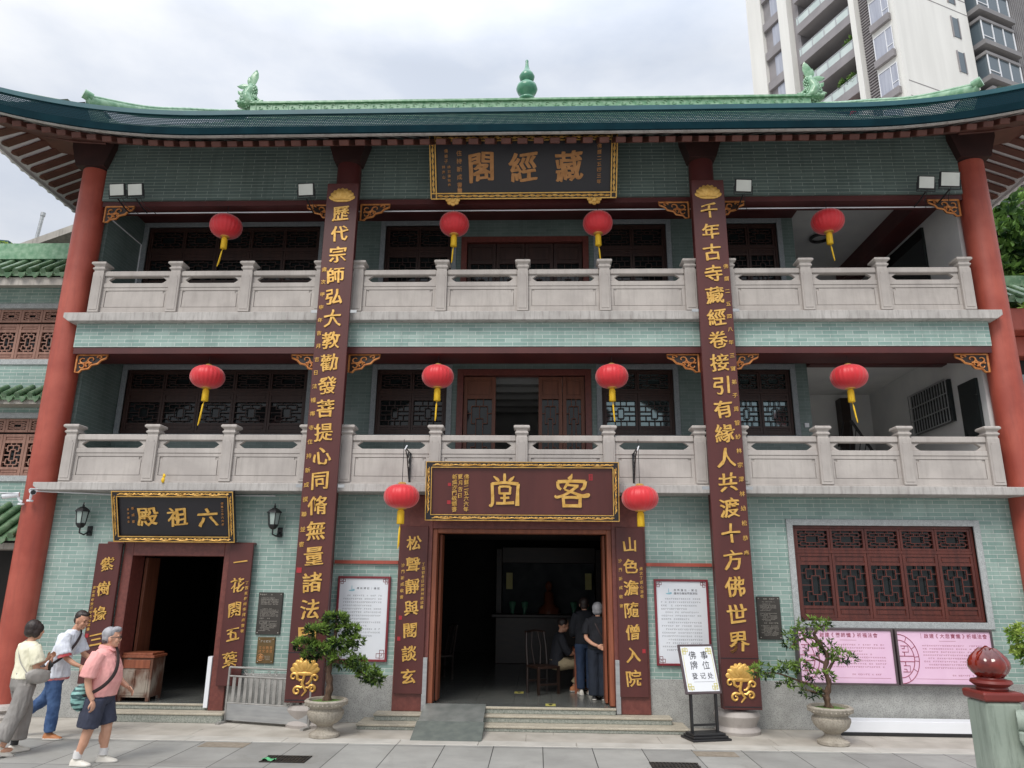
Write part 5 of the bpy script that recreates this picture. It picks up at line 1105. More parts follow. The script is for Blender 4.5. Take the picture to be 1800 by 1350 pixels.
# metal ramp on the steps
t = thing('wheelchair_ramp', 'grey metal ramp laid over the left part of the main steps', 'ramp', (-1.02, 0, 0))
M['ramp'] = mat('dull_ramp_metal', lin(118, 122, 118), lin(140, 142, 138), rough=.5, metal=.3, scale=5, detail=5); M['rampdark'] = mat('dark_ramp_rubber', lin(92, 98, 94), lin(106, 112, 106), rough=.7, scale=8)
mb = MB(); mb.prism([(-.62, .16), (-.0, .3), (.06, .3), (.06, .284), (-.0, .284), (-.62, .145)], -.48, .48, 'x'); mb.build('upper_plate', M['ramp'], t)
mb = MB(); mb.prism([(-1.2, .004), (-.621, .157), (-.621, .09), (-1.0, .004)], -.5, .5, 'x'); mb.build('lower_plate', M['rampdark'], t)
M['grate'] = mat('rusty_drain_iron', lin(46, 44, 42), lin(66, 60, 54), rough=.6, metal=.4, scale=9)
for x, y, w_, h_, nm in ((-2.86, -2.42, .56, .34, 'iron drain grate in the paving left of centre, damp stain round it'), (1.95, -2.42, .6, .36, 'iron drain grate in the paving right of centre')):
    t = thing('drain_grate', nm, 'drain', (x, y, 0), 0, 'iron drain grates in the plaza')
    mb = MB(); mb.box(-w_/2, w_/2, -h_/2, h_/2, -.003, -.001); mb.build('pit', M['black'], t)
    mb = MB()
    for i in range(13): xx = -w_/2+.02+i*(w_-.04)/12; mb.box(xx-.011, xx+.011, -h_/2+.02, h_/2-.02, 0, .008)
    mb.box(-w_/2, w_/2, -h_/2, -h_/2+.02, 0, .009); mb.box(-w_/2, w_/2, h_/2-.02, h_/2, 0, .009); mb.box(-w_/2, w_/2, -.012, .012, .0, .0085); mb.build('grating', M['grate'], t)
M['rustplate'] = mat('brown_cover_plate', lin(132, 122, 108), lin(150, 140, 126), rough=.7, scale=12, detail=6)
for x, y, w_, h_, nm in ((-3.95, -1.66, .62, .3, 'brown inspection cover in the paving, left one'), (2.6, -1.70, .55, .28, 'brown inspection cover in the paving, right one')):
    mb = MB(); mb.box(-w_/2, w_/2, -h_/2, h_/2, -.003, .001); mb.box(-w_/2+.02, w_/2-.02, -h_/2+.02, h_/2-.02, .001, .003); o_ = tag(mb.build('inspection_cover', M['rustplate'], bevel=.001), nm, 'cover', 'inspection covers in the plaza'); o_.location = (x, y, 0)
# green litter by the grate
lt = MB(); lt.sheet(lambda u, v: (u*.16, v*.09, .008+.02*math.sin(7*u+3*v)*math.sin(5*v+1)+.012), 8, 6); M['litter'] = mat('green_plastic', lin(90, 170, 120), lin(120, 190, 140), rough=.4); o_ = tag(lt.build('litter', M['litter'], smooth=60), 'crumpled green wrapper lying beside the left drain grate', 'litter'); o_.location = (-3.12, -2.56, 0)

# ------------------------------------------------------------------ foreground: stone newel with red lotus bud, balustrade to the right
M['greenstone'] = stone_mat('weathered_green_stone', lin(132, 144, 132), lin(152, 162, 150), lin(92, 102, 92), streak=1.3)
M['redlac'] = mat('dark_red_cap_paint', lin(104, 38, 34), lin(118, 46, 40), rough=.4, scale=4)
M['amber'] = mat('red_amber_glaze', lin(84, 16, 10), lin(150, 40, 18), rough=.08, scale=6, detail=3)
M['amber'].node_tree.nodes['Principled BSDF'].inputs['Coat Weight'].default_value = .6
NX_, NY_ = 3.27, -7.0
t = thing('stone_newel', 'green grey stone newel post with a dark red cap in the right foreground', 'post', (NX_, NY_, 0))
mb = MB(); mb.box(-.117, .117, -.117, .117, .0, 1.432); mb.build('shaft', M['greenstone'], t, bevel=.02, seg=3)
mb = MB(); mb.loft([[(-a, -a, z), (a, -a, z), (a, a, z), (-a, a, z)] for a, z in ((.12, 1.433), (.128, 1.445), (.131, 1.482), (.122, 1.492))]); mb.build('cap', M['redlac'], t, bevel=.006)
t2 = thing('lotus_bud', 'glossy red lotus bud ornament standing on the foreground stone post', 'ornament', (NX_+.0, NY_, 1.493)); K_ = 1.36
mb = MB(); mb.lathe([(r*K_, z*K_) for r, z in [(.066, 0), (.070, .008), (.066, .016), (.078, .022), (.092, .034), (.088, .046), (.06, .052), (.056, .058)]], n=40); mb.build('stand', M['redlac'], t2, smooth=40)
mb = MB(); mb.lathe([(r*K_, z*K_) for r, z in [(.04, .056), (.06, .07), (.077, .10), (.08, .125), (.072, .15), (.05, .175), (.02, .192), (.004, .203)]], n=32); mb.build('bud', M['amber'], t2, smooth=60)
for k in range(7):
    a = 2*math.pi*k/7+.35
    rings = []
    for z, r0, hw in ((.058, .052, .022), (.08, .074, .034), (.105, .087, .04), (.13, .086, .038), (.152, .075, .030), (.172, .056, .017), (.192, .034, .004)):
        c = Vector((math.cos(a), math.sin(a), 0)); s_ = Vector((-math.sin(a), math.cos(a), 0)); p = (c*r0+Vector((0, 0, z)))*K_; hw *= K_
        rings.append([p-s_*hw-c*.014, p-s_*hw*.5+c*.004, p+c*.008, p+s_*hw*.5+c*.004, p+s_*hw-c*.014, p-c*.025])
    mb = MB(); mb.loft(rings); mb.build('petal', M['amber'], t2, smooth=70)
t = thing('stone_balustrade', 'green grey stone balustrade with a round handrail running out of frame at the right', 'balustrade', (NX_+.06, NY_-.118, 0), R(-30))
mb = MB(); mb.tube([(.0, 0, 1.325), (2.0, 0, 1.325)], .068, 20); mb.build('handrail', M['greenstone'], t, smooth=50)
for x in (.1, .9, 1.7):
    mb = MB(); mb.loft([[(x-a*.9, -a*.62, z), (x+a*.9, -a*.62, z), (x+a*.9, a*.62, z), (x-a*.9, a*.62, z)] for a, z in ((.1, 1.06), (.07, 1.10), (.06, 1.15), (.10, 1.19), (.115, 1.22), (.115, 1.27))]); mb.build('bracket', M['greenstone'], t, bevel=.01, seg=2)
mb = MB(); mb.box(0, 2.0, -.055, .055, .94, 1.055); mb.build('middle_rail', M['greenstone'], t, bevel=.012, seg=2)
mb = MB(); mb.box(.03, 2.0, -.035, .035, .15, .939); mb.build('panel', M['greenstone'], t, bevel=.006)
# ------------------------------------------------------------------ neighbours, tower, trees
M['conc'] = stone_mat('stained_concrete', lin(168, 162, 154), lin(186, 180, 172), lin(110, 104, 98), streak=1.1)
def tile_eave(parent, x0, x1, yw, zt, ye, zb, pitch=.27, r=.06, nm='tiled_eave'):
    mb = MB(); d = (zt-zb)
    mb.prism([(ye, zb), (yw, zt), (yw, zt-.05), (ye, zb-.05)], x0, x1, 'x')
    n = int((x1-x0)/pitch)
    for i in range(n+1):
        x = x1-.08-i*pitch
        mb.tube([(x, yw-.02, zt+.03), (x, ye-.03, zb+.035)], r, 10)
        if i < n:   # drip tile
            mb.prism([(x-pitch+.06, zb+.01), (x-.06, zb+.01), (x-.07, zb-.05), (x-pitch/2, zb-.11), (x-pitch+.07, zb-.05)], ye-.04, ye-.015, 'y')
    return mb.build(nm, M['tile'], parent, smooth=40)
NB = thing('tiled_side_building', 'green brick building with tiled eaves and lattice windows left of the temple', 'building', (0, 0, 0))
xa, xb = -18.0, -8.62
mb = MB(); holes_wall(mb, xa, xb, 3.0, 8.66, 1.0, 1.3, [(-12.6, -9.15, 6.25, 7.32), (-12.6, -9.0, 3.98, 5.1)]); mb.build('wall', M['brick'], NB)
def plain_window(parent, x0, x1, z0, z1, zt, y, n, wood):
    f = MB(); f.box(x0-.05, x1+.2, y-.03, y+.1, z1, z1+.10); f.box(x0-.05, x1+.2, y-.03, y+.1, z0-.11, z0); w_ = f.build('window', M['stoneframe'], parent, bevel=.004)
    g_ = MB(); g_.box(x0, x1, y+.15, y+.155, z0, z1); g_.build('pane', M['glass'], w_)
    st = (x1-x0)/n
    for i in range(n):
        a = x0+i*st
        s_ = MB(); sash(s_, a+.004, a+st-.004, z0+.003, zt-.02, y+.08, 'tall', .05, .07, .02); s_.build('casement', wood, w_)
        s_ = MB(); sash(s_, a+.004, a+st-.004, zt+.02, z1-.003, y+.08, 'wide', .045, 0, .018); s_.build('transom', wood, w_)
plain_window(NB, -12.6, -9.15, 6.25, 7.31, 7.02, 1.0, 8, M['wood_left']); plain_window(NB, -12.6, -9.0, 3.98, 5.08, 4.8, 1.0, 8, M['wood_left'])
tile_eave(NB, xa, xb, 1.0, 8.28, .40, 7.80); mb = MB(); mb.box(xa, xb, .9, 1.25, 8.34, 8.68); mb.build('roof_ridge', M['tile_pale'], NB)
mb = MB(); mb.prism([(.45, 7.58), (.45, 7.74), (.98, 8.0), (.98, 7.74)], xa, xb, 'x'); mb.build('eave_slab', M['conc'], NB)
tile_eave(NB, xa, xb, 1.0, 5.66, .62, 5.40, .25, .055); mb = MB(); mb.box(xa, xb, .66, .99, 5.28, 5.36); mb.build('eave_slab', M['conc'], NB)
tile_eave(NB, xa, xb, 1.0, 3.42, .1, 2.80, .26, .06); mb = MB(); mb.box(xa, xb, .3, .99, 2.62, 2.72); mb.build('eave_slab', M['conc'], NB)
mb = MB(); mb.box(xa, xb, 1.0, 1.3, 0, .3); mb.box(xa, -11.5, 1.0, 1.3, .3, 2.99); mb.box(-9.0, xb, 1.0, 1.3, .3, 2.99); mb.box(-11.5, -9.0, 1.6, 1.7, .3, 2.99); mb.build('lower_wall', M['dark'], NB)
mb = MB(); mb.box(xa, xb, 1.301, 9, 0, 8.2); mb.build('block', M['dark'], NB)
pl = thing('roof_shrub', 'light green shrub sprouting on the tiled roof at the left edge', 'shrub', (-10.75, 1.9, 8.5))
mb = MB(); mb.tube([(0, 0, 0), (.05, 0, .3)], .02, 6); mb.build('stem', M['bark'], pl); leaves('foliage', [(-.25, 0, .3, .5, .3, .16, 1), (.15, 0, .24, .35, .25, .12, .8), (-.5, 0, .45, .3, .3, .2, .8)], pl, M['leaf_y'], seed=31, dens=90, ll=.1, lw=.016)
BB = thing('concrete_house', 'stained concrete house with a sloping slab roof behind the left building', 'building', (0, 0, 0))
mb = MB(); mb.prism([(-13.2, 6), (-13.2, 10.25), (-8.3, 12.2), (-8.3, 6)], 5.2, 10, 'y'); mb.build('wall', M['conc'], BB)
mb = MB(); mb.prism([(-13.6, 10.22), (-13.6, 10.42), (-8.2, 12.58), (-8.2, 12.36)], 4.7, 10.2, 'y'); mb.build('roof', M['conc'], BB)
mb = MB(); mb.prism([(-14.2, 9.6), (-14.2, 10.0), (-13.5, 10.35), (-13.0, 10.3), (-12.9, 9.6)], 4.0, 4.6, 'y'); mb.build('awning', M['teal_top'], BB)
mb = MB(); mb.tube([(-13.0, 4.9, 10.4), (-12.93, 4.9, 11.5)], .045, 8); mb.tube([(-12.93, 4.9, 11.45), (-12.925, 4.9, 11.55)], .06, 8); tag(mb.build('vent_pipe', M['steel'], smooth=50), 'thin leaning vent pipe on the concrete roof at the left', 'pipe')
GB = thing('side_gatehouse', 'red and dark gatehouse with a small green tiled roof right of the temple', 'building', (0, 0, 0))
mb = MB(); mb.box(9.2, 18, 3.6, 9, 0, 8.0); mb.build('wall', M['dark'], GB)
tile_eave(GB, 9.6, 18, 3.6, 8.75, 2.7, 8.1, .3, .07); mb = MB(); mb.box(9.6, 18, 3.5, 3.8, 8.75, 9.0); mb.build('roof_ridge', M['tile'], GB)
mb = MB(); mb.box(9.3, 18, 2.8, 3.59, 7.45, 7.95); mb.box(9.3, 18, 3.2, 3.59, 7.0, 7.44); mb.build('red_beam', M['red'], GB, bevel=.02)
mb = MB(); mb.box(9.3, 18, 3.3, 3.58, 6.3, 6.6); mb.build('lintel', M['stoneframe2'], GB)
f = MB(); f.box(9.4, 12.6, 3.5, 3.59, 3.4, 3.5); w_ = f.build('window', M['stoneframe2'], GB)
for i in range(5): s_ = MB(); sash(s_, 9.5+i*.6, 10.08+i*.6, 3.52, 6.25, 3.54, 'tall', .05, .1, .02); s_.build('casement', M['wood_up'], w_)
t = thing('edge_panel', 'thin black panel with a pale metal edge behind the right end column', 'panel', (9.16, 1.0, 6.6))
mb = MB(); mb.box(-.10, -.04, .0, .5, .0, 1.12); mb.build('board', M['black'], t); mb = MB(); mb.box(-.039, -.015, -.012, .0, -.01, 1.14); mb.box(-.1, -.04, -.012, -.001, -.01, .01); mb.build('edge', M['steel'], t)

# residential tower, turned so that a corner faces the plaza
M['tw_white'] = mat('tower_cream_tile', lin(218, 217, 212), lin(229, 228, 223), rough=.6, scale=.4, detail=6, stretch=(3, 3, .3))
M['tw_grey'] = mat('tower_grey_paint', lin(134, 130, 132), lin(148, 144, 146), rough=.7, scale=.6)
M['tw_dgrey'] = mat('tower_rib_grey', lin(120, 118, 120), lin(134, 132, 132), rough=.7, scale=.6)
M['tw_glass'] = glass_mat('tower_glass', lin(92, 104, 112), .08); M['tw_curtain'] = mat('tower_curtained_glass', lin(160, 164, 178), lin(176, 180, 192), rough=.15, scale=1.5, stretch=(4, 4, .3)); M['tw_in'] = mat('tower_loggia_wall', lin(150, 146, 140), lin(164, 160, 154), rough=.8, scale=.5)
M['rail_glass'] = mat('balcony_glass', lin(186, 200, 198), lin(204, 214, 212), rough=.12, scale=.7)
TW = thing('apartment_tower', 'tall cream and grey apartment tower with glass balconies rising behind the roof', 'building', (25.18, 31.0, 0), math.atan2(.41123, .91153))
Z0, Z1 = 0, 78
mb = MB(); mb.box(.02, 7.8, .02, 2.0, Z0, Z1); mb.box(.5, 7.8, 2.0, 3.0, Z0, Z1); mb.build('wall', M['tw_white'], TW)     # corner block (face B white, window bay on face A)
mb = MB(); mb.box(1.9, 14, 3.0, 14.2, Z0, Z1); mb.build('core', M['tw_in'], TW)
mb = MB(); mb.box(.0, 1.9, 12.5, 14.2, Z0, Z1); mb.build('end_slab', M['tw_white'], TW)
mb = MB(); mb.box(.35, 1.9, 8.7, 12.499, Z0, Z1); mb.build('grey_bay', M['tw_grey'], TW)
mb = MB(); mb.box(-.25, .6, 9.3, 10.3, Z0, Z1); mb.build('pilaster', M['tw_white'], TW); mb = MB(); mb.box(-.25, 1.9, 2.95, 3.4, Z0, Z1); mb.build('pilaster', M['tw_white'], TW)
mb = MB(); mb.box(-.05, .3, -.05, .22, Z0, Z1); mb.build('corner_fin', M['tw_white'], TW)
mb = MB(); mb.box(.35, .5, 2.05, 2.94, Z0, Z1); lv = mb.build('louvre_screen', M['tw_grey'], TW); mb = MB()
for k in range(150): mb.box(.22, .34, 2.05, 2.94, 24+k*.24, 24+k*.24+.09)
mb.build('slats', M['tw_grey'], lv)
mb = MB(); mb.box(12.2, 22, -.3, 3, Z0, Z1)
for k in range(40): mb.box(12.25+k*.24, 12.35+k*.24, -.36, -.301, Z0, Z1)
mb.build('ribbed_wall', M['tw_dgrey'], TW)
mb = MB(); mb.box(7.8, 12.2, 1.2, 3, Z0, Z1); mb.build('recess_wall', M['tw_grey'], TW)
mb = MB()
for z in (34.2, 35.4, 43.2, 44.4, 52.2, 53.4): mb.box(.3, 7.8, -.0, .019, z, z+.05)
mb.build('groove', M['tw_grey'], TW)
for k in range(9):
    z = 31.3+3*k
    b_ = MB(); b_.box(-.05, 1.9, 3.41, 8.69, z-.45, z+.30); bal = b_.build('balcony', M['tw_grey'], TW)
    b_ = MB(); b_.box(-.02, .01, 3.45, 8.65, z+.31, z+.98); b_.build('glass_rail', M['rail_glass'], bal)
    b_ = MB(); b_.box(-.05, .03, 3.41, 8.69, z+1.0, z+1.06)
    for q in range(5): b_.box(-.06, .0, 3.6+q*1.2, 3.68+q*1.2, z+.3, z+1.0)
    b_.build('handrail', M['steel'], bal)
    w_ = MB(); w_.box(1.84, 1.89, 4.2, 8.0, z+.31, z+2.3); w_.build('glass_door', M['tw_glass'], bal)
    # window bay on the corner, grey sill box under each
    w_ = MB(); w_.box(-.25, .3, .35, 1.95, z+.2, z+.75); win = w_.build('window', M['tw_grey'], TW)
    w_ = MB(); w_.box(-.02, .01, .4, 1.9, z+.76, z+2.72); w_.build('pane', M['tw_curtain' if k % 2 else 'tw_curtain'], win)
    w_ = MB()
    for y in (.38, .9, 1.88): w_.box(-.06, -.021, y, y+.05, z+.76, z+2.72)
    w_.box(-.06, -.021, .43, 1.88, z+2.7, z+2.75); w_.box(-.055, -.021, .43, .9, z+1.3, z+1.35); w_.build('frame', M['white'], win)
    w_ = MB(); w_.box(.25, .349, 10.5, 11.6, z+.6, z+2.6); win = w_.build('window', M['tw_curtain'], TW)
    w_ = MB(); w_.box(.05, .349, 10.4, 12.4, z-.3, z+.5); w_.build('sill_box', M['tw_grey'], win)
    w_ = MB(); w_.box(5.9, 6.55, -.02, .018, z+.5, z+2.2); win = w_.build('slit_window', M['tw_glass'], TW)
    w_ = MB(); w_.box(5.82, 5.9, -.06, .018, z+.45, z+2.25); w_.box(6.55, 6.63, -.06, .018, z+.45, z+2.25); w_.build('frame', M['tw_grey'], win)
    # projecting corner bay
    w_ = MB(); w_.box(8.1, 12.1, -.75, 1.19, z+.1, z+.5); w_.box(8.2, 12.0, -.6, 1.19, z+2.35, z+2.6); win = w_.build('bay_window', M['tw_dgrey'], TW)
    w_ = MB(); w_.box(8.35, 11.9, -.5, 1.1, z+.501, z+2.349); w_.build('pane', M['tw_glass'], win)
    w_ = MB()
    for x in (8.3, 9.5, 10.7, 11.85): w_.box(x, x+.08, -.56, -.501, z+.501, z+2.349)
    w_.box(8.38, 9.5, -.55, -.501, z+1.0, z+1.06); w_.build('frame', M['white'], win)
for k, (y, dz) in enumerate(((4.6, 34.3), (6.6, 34.3))):
    l_ = thing('balcony_lantern', ('faded red lantern on a tower balcony, nearer the pilaster', 'faded red lantern on a tower balcony, further along the rail')[k], 'lantern', (0, 0, 0), 0, 'red lanterns on the tower balcony')
    th = math.atan2(.41123, .91153); cx, cy = .5, y; l_.location = (25.18+cx*math.cos(th)-cy*math.sin(th), 31+cx*math.sin(th)+cy*math.cos(th), dz+1.55)
    mb = MB(); mb.ell((0, 0, 0), (.42, .42, .32), 14, 8); mb.build('shade', M['lantern'], l_, smooth=60); mb = MB(); mb.tube([(0, 0, .3), (0, 0, .75)], .02, 5); mb.tube([(0, 0, -.3), (0, 0, -.6)], .05, 6); mb.build('tassel', M['yellow'], l_)
for k, (y, dz) in enumerate(((4.2, 37.3), (5.0, 37.3), (4.0, 31.3), (7.6, 31.3), (8.2, 40.3), (4.1, 40.3), (3.9, 34.3))):
    p_ = thing('balcony_plant', ['bushy plant on a tower balcony, second balcony from the top', 'bushy plant on a tower balcony, next to another of its kind', 'plant at the right end of the lowest visible tower balcony', 'plant at the left end of the lowest visible tower balcony', 'plant at the left end of a high tower balcony', 'plant at the right end of a high tower balcony', 'plant by the tower pilaster above the roof fish'][k], 'plant', (0, 0, 0), 0, 'plants on the tower balconies')
    th = math.atan2(.41123, .91153); cx, cy = .5, y; p_.location = (25.18+cx*math.cos(th)-cy*math.sin(th), 31+cx*math.sin(th)+cy*math.cos(th), dz+.3)
    mb = MB(); mb.lathe([(.15, 0), (.22, .4)], n=12); mb.build('pot', M['urn'], p_); leaves('foliage', [(0, 0, .9, .5, .5, .5, 1)], p_, M['leaf_d'], seed=50+k, dens=60, ll=.3, lw=.05)
# trees on the right
def tree(label, loc, h, crown, seed, mt='leaf_d', dens=260, ll=.3, lw=.06, group='trees right of the temple'):
    t = thing('broadleaf_tree', label, 'tree', loc, 0, group)
    mb = MB(); P = curve_pts([(0, 0, 0), (.15, .1, h*.3), (-.05, 0, h*.6), (.1, 0, h*.92)], 5); mb.tube(P, list(np.linspace(.28, .07, len(P))), 9); mb.build('trunk', M['bark'], t, smooth=70)
    r = np.random.default_rng(seed)
    for c in crown[:6]:
        mb = MB(); z0 = h*r.uniform(.35, .7); mb.tube(curve_pts([(0, 0, z0), (c[0]*.5, c[1]*.5, (z0+c[2])/2+.2), (c[0]*.9, c[1]*.9, c[2])], 4), list(np.linspace(.11, .03, 9)), 6); mb.build('limb', M['bark'], t, smooth=70)
    leaves('crown', crown, t, M[mt], seed=seed, dens=dens, ll=ll, lw=lw, whorl=7)
tree('broadleaf tree with dark glossy leaves beside the right end column', (14.3, 7.5, 0), 11.5, [(-1.2, -.5, 11.4, 1.3, 1.2, .9, 1.2), (-.4, 0, 12.5, 1.4, 1.2, .8, 1.2), (.9, 0, 11.8, 1.5, 1.2, 1.0, 1.2), (-1.0, -.4, 10.1, 1.2, 1.2, .7, 1.1), (.5, -.6, 10.3, 1.5, 1.2, .8, 1.3), (1.8, 0, 10.8, 1.2, 1, 1, 1), (.2, .8, 11.2, 1.6, 1, 1.3, 1.2), (-1.4, .3, 12.2, .8, .8, .5, .6)], 41)
tree('lighter yellow green tree behind the gatehouse roof at the right edge', (15.2, 5.2, 0), 8.6, [(-1.6, 0, 8.9, 1.0, .9, .6, 1.1), (-.6, 0, 9.4, 1.1, .9, .6, 1.1), (.4, 0, 9.0, 1.2, 1, .8, 1.1), (-1.9, -.2, 9.7, .6, .6, .4, .6)], 42, 'leaf_y', 160, .32, .07)
# ------------------------------------------------------------------ people
M['skin'] = mat('warm_skin', lin(196, 146, 120), lin(206, 158, 132), rough=.55, scale=6)
M['skin_d'] = mat('tanned_skin', lin(186, 136, 110), lin(196, 148, 122), rough=.55, scale=6)
M['hair'] = mat('dark_brown_hair', lin(36, 26, 24), lin(50, 38, 34), rough=.5, scale=30, stretch=(1, 1, .2), bump=.3, bscale=80)
M['hair_g'] = mat('grey_hair', lin(120, 120, 124), lin(168, 168, 172), rough=.6, scale=10, stretch=(1, 1, .3), bump=.3, bscale=80)
M['hair_gd'] = mat('dark_greying_hair', lin(54, 52, 52), lin(96, 94, 94), rough=.6, scale=10, stretch=(1, 1, .3), bump=.3, bscale=80)
def cloth(name, a, b_, **k): M[name] = mat(name, a, b_, rough=.85, scale=7, detail=5, bump=.08, bscale=90, **k)
cloth('cream_cotton', lin(226, 222, 196), lin(236, 232, 208)); cloth('grey_trouser_cloth', lin(132, 128, 124), lin(146, 142, 138)); cloth('white_shirt_cotton', lin(214, 218, 228), lin(226, 230, 238)); cloth('blue_denim', lin(44, 70, 112), lin(76, 104, 146))
cloth('dark_denim', lin(30, 46, 70), lin(42, 58, 84)); cloth('pink_polo_cotton', lin(226, 158, 154), lin(236, 172, 166)); cloth('navy_short_cloth', lin(52, 56, 72), lin(62, 66, 84)); cloth('black_cotton', lin(22, 24, 30), lin(30, 32, 40)); cloth('dark_navy_cloth', lin(24, 32, 44), lin(34, 42, 56)); cloth('khaki_cloth', lin(140, 126, 100), lin(154, 140, 112)); cloth('red_stripe_cotton', lin(190, 70, 76), lin(214, 150, 150))
M['shoe_w'] = mat('off_white_shoe', lin(214, 208, 196), lin(224, 220, 210), rough=.6); M['shoe_o'] = mat('tan_leather_shoe', lin(168, 104, 62), lin(186, 122, 78), rough=.55); M['sole'] = mat('pale_sole', lin(206, 202, 194), rough=.7); M['sock'] = mat('white_sock', lin(216, 214, 212), rough=.9)
M['bag_g'] = mat('grey_leather_bag', lin(150, 146, 140), lin(164, 160, 154), rough=.5, scale=8, bump=.2, bscale=30); M['bag_t'] = mat('teal_striped_bag', lin(44, 74, 76), lin(132, 176, 170), rough=.5, scale=5, stretch=(1, 1, 5), detail=1, lo=.45, hi=.55); M['strap'] = mat('dark_strap', lin(48, 36, 36), lin(58, 44, 44), rough=.6)
def bake(mb, name, mt, parent, voxel=.008, smooth=3, fold=0, freq=(9, 9, 5), seed=0):
    """join the overlapping solids of mb into ONE continuous skin, then relax and crease it a little"""
    me = bpy.data.meshes.new(name); me.from_pydata(mb.v, [], mb.f)
    b = bmesh.new(); b.from_mesh(me); bmesh.ops.recalc_face_normals(b, faces=b.faces); b.to_mesh(me); b.free()
    o = bpy.data.objects.new(name, me); sc.collection.objects.link(o)
    md = o.modifiers.new('r', 'REMESH'); md.mode = 'VOXEL'; md.voxel_size = voxel; md.use_smooth_shade = True
    sm = o.modifiers.new('s', 'SMOOTH'); sm.factor = .5; sm.iterations = smooth
    dg = bpy.context.evaluated_depsgraph_get(); ev = o.evaluated_get(dg); m2 = bpy.data.meshes.new_from_object(ev); o.modifiers.clear(); o.data = m2; bpy.data.meshes.remove(me); m2.name = name
    # keep the largest piece only
    bm = bmesh.new(); bm.from_mesh(m2); bm.verts.ensure_lookup_table(); seen = {}; comps = []
    for v in bm.verts:
        if v.index in seen: continue
        st = [v]; seen[v.index] = 1; comp = []
        while st:
            q = st.pop(); comp.append(q)
            for e in q.link_edges:
                w_ = e.other_vert(q)
                if w_.index not in seen: seen[w_.index] = 1; st.append(w_)
        comps.append(comp)
    comps.sort(key=len, reverse=True)
    for c in comps[1:]: bmesh.ops.delete(bm, geom=c, context='VERTS')
    if fold:
        bm.normal_update()
        for v in bm.verts:
            p = Vector((v.co.x*freq[0], v.co.y*freq[1], v.co.z*freq[2]+seed)); k = mnoise.noise(p)+.5*mnoise.noise(p*2.3)+.3*mnoise.noise(p*5.1)
            v.co += v.normal*(fold*(1-2*abs(k)))
    for f in bm.faces: f.smooth = True
    bm.to_mesh(m2); bm.free(); m2.materials.clear(); m2.materials.append(mt); o.parent = parent; return o
def ring_body(mb, rings, n=20):
    """rings: (z, x, y, half depth, half width)"""
    mb.loft([[(x+dx*math.cos(2*math.pi*k/n), y+wy*math.sin(2*math.pi*k/n), z) for k in range(n)] for z, x, y, dx, wy in rings])
def limb(mb, pts, rs, n=12): mb.tube(curve_pts(pts, 5), list(np.interp(np.linspace(0, 1, 5*(len(pts)-1)+1), np.linspace(0, 1, len(rs)), rs)), n)
def head(mb, c, s, yaw, pitch=0):
    """skull, jaw, nose, ears; faces +x before yaw; c = centre"""
    Mx = Matrix.Rotation(yaw, 3, 'Z')@Matrix.Rotation(pitch, 3, 'Y'); c = Vector(c); P = lambda x, y, z: c+Mx@Vector((x*s, y*s, z*s))
    mb.ell(P(-.008, 0, .025), (.098*s, .077*s, .10*s), 20, 12, Mx); mb.ell(P(.022, 0, -.045), (.066*s, .056*s, .072*s), 16, 10, Mx); mb.ell(P(.055, 0, -.088), (.028*s, .03*s, .024*s), 10, 8, Mx)
    mb.ell(P(.092, 0, -.018), (.022*s, .013*s, .026*s), 10, 7, Mx); mb.ell(P(.082, 0, -.062), (.016*s, .026*s, .008*s), 10, 6, Mx)
    for y in (-1, 1): mb.ell(P(-.005, y*.078, -.012), (.022*s, .012*s, .034*s), 10, 7, Mx); mb.ell(P(.065, y*.035, -.03), (.025*s, .026*s, .028*s), 10, 7, Mx); mb.ell(P(.082, y*.032, .026), (.012*s, .026*s, .009*s), 8, 6, Mx)
    return Mx, P
def hand(mb, w_, d, palm_n, s=1, curl=.5):
    """w_ wrist, d direction of the hand, palm_n palm normal; five tapering fingers, bent"""
    w_ = Vector(w_); d = Vector(d).normalized(); n = Vector(palm_n); n = (n-d*n.dot(d)).normalized(); t = d.cross(n)
    Mx = Matrix((d, t, n)).transposed()
    mb.ell(w_+d*.045*s, (.052*s, .04*s, .019*s), 12, 8, Mx)
    for i, (o, l) in enumerate(((-.030, .062), (-.011, .074), (.009, .07), (.028, .054))):
        b = w_+d*.078*s+t*o*s; k1 = b+d*l*.45*s+n*l*.2*curl*s; k2 = k1+d*l*.32*(1-curl*.5)*s+n*l*.4*curl*s; k3 = k2+d*l*.2*(1-curl)*s+n*l*.35*curl*s
        mb.tube([b-d*.015*s, b, k1, k2, k3], [.0095*s, .0098*s, .009*s, .008*s, .0065*s], 8)
    b = w_+d*.03*s-t*.034*s; mb.tube([b+t*.012*s, b-t*.008*s+d*.01*s, b-t*.024*s+d*.035*s+n*.012*s, b-t*.022*s+d*.06*s+n*.02*s], [.013*s, .013*s, .0105*s, .008*s], 8)
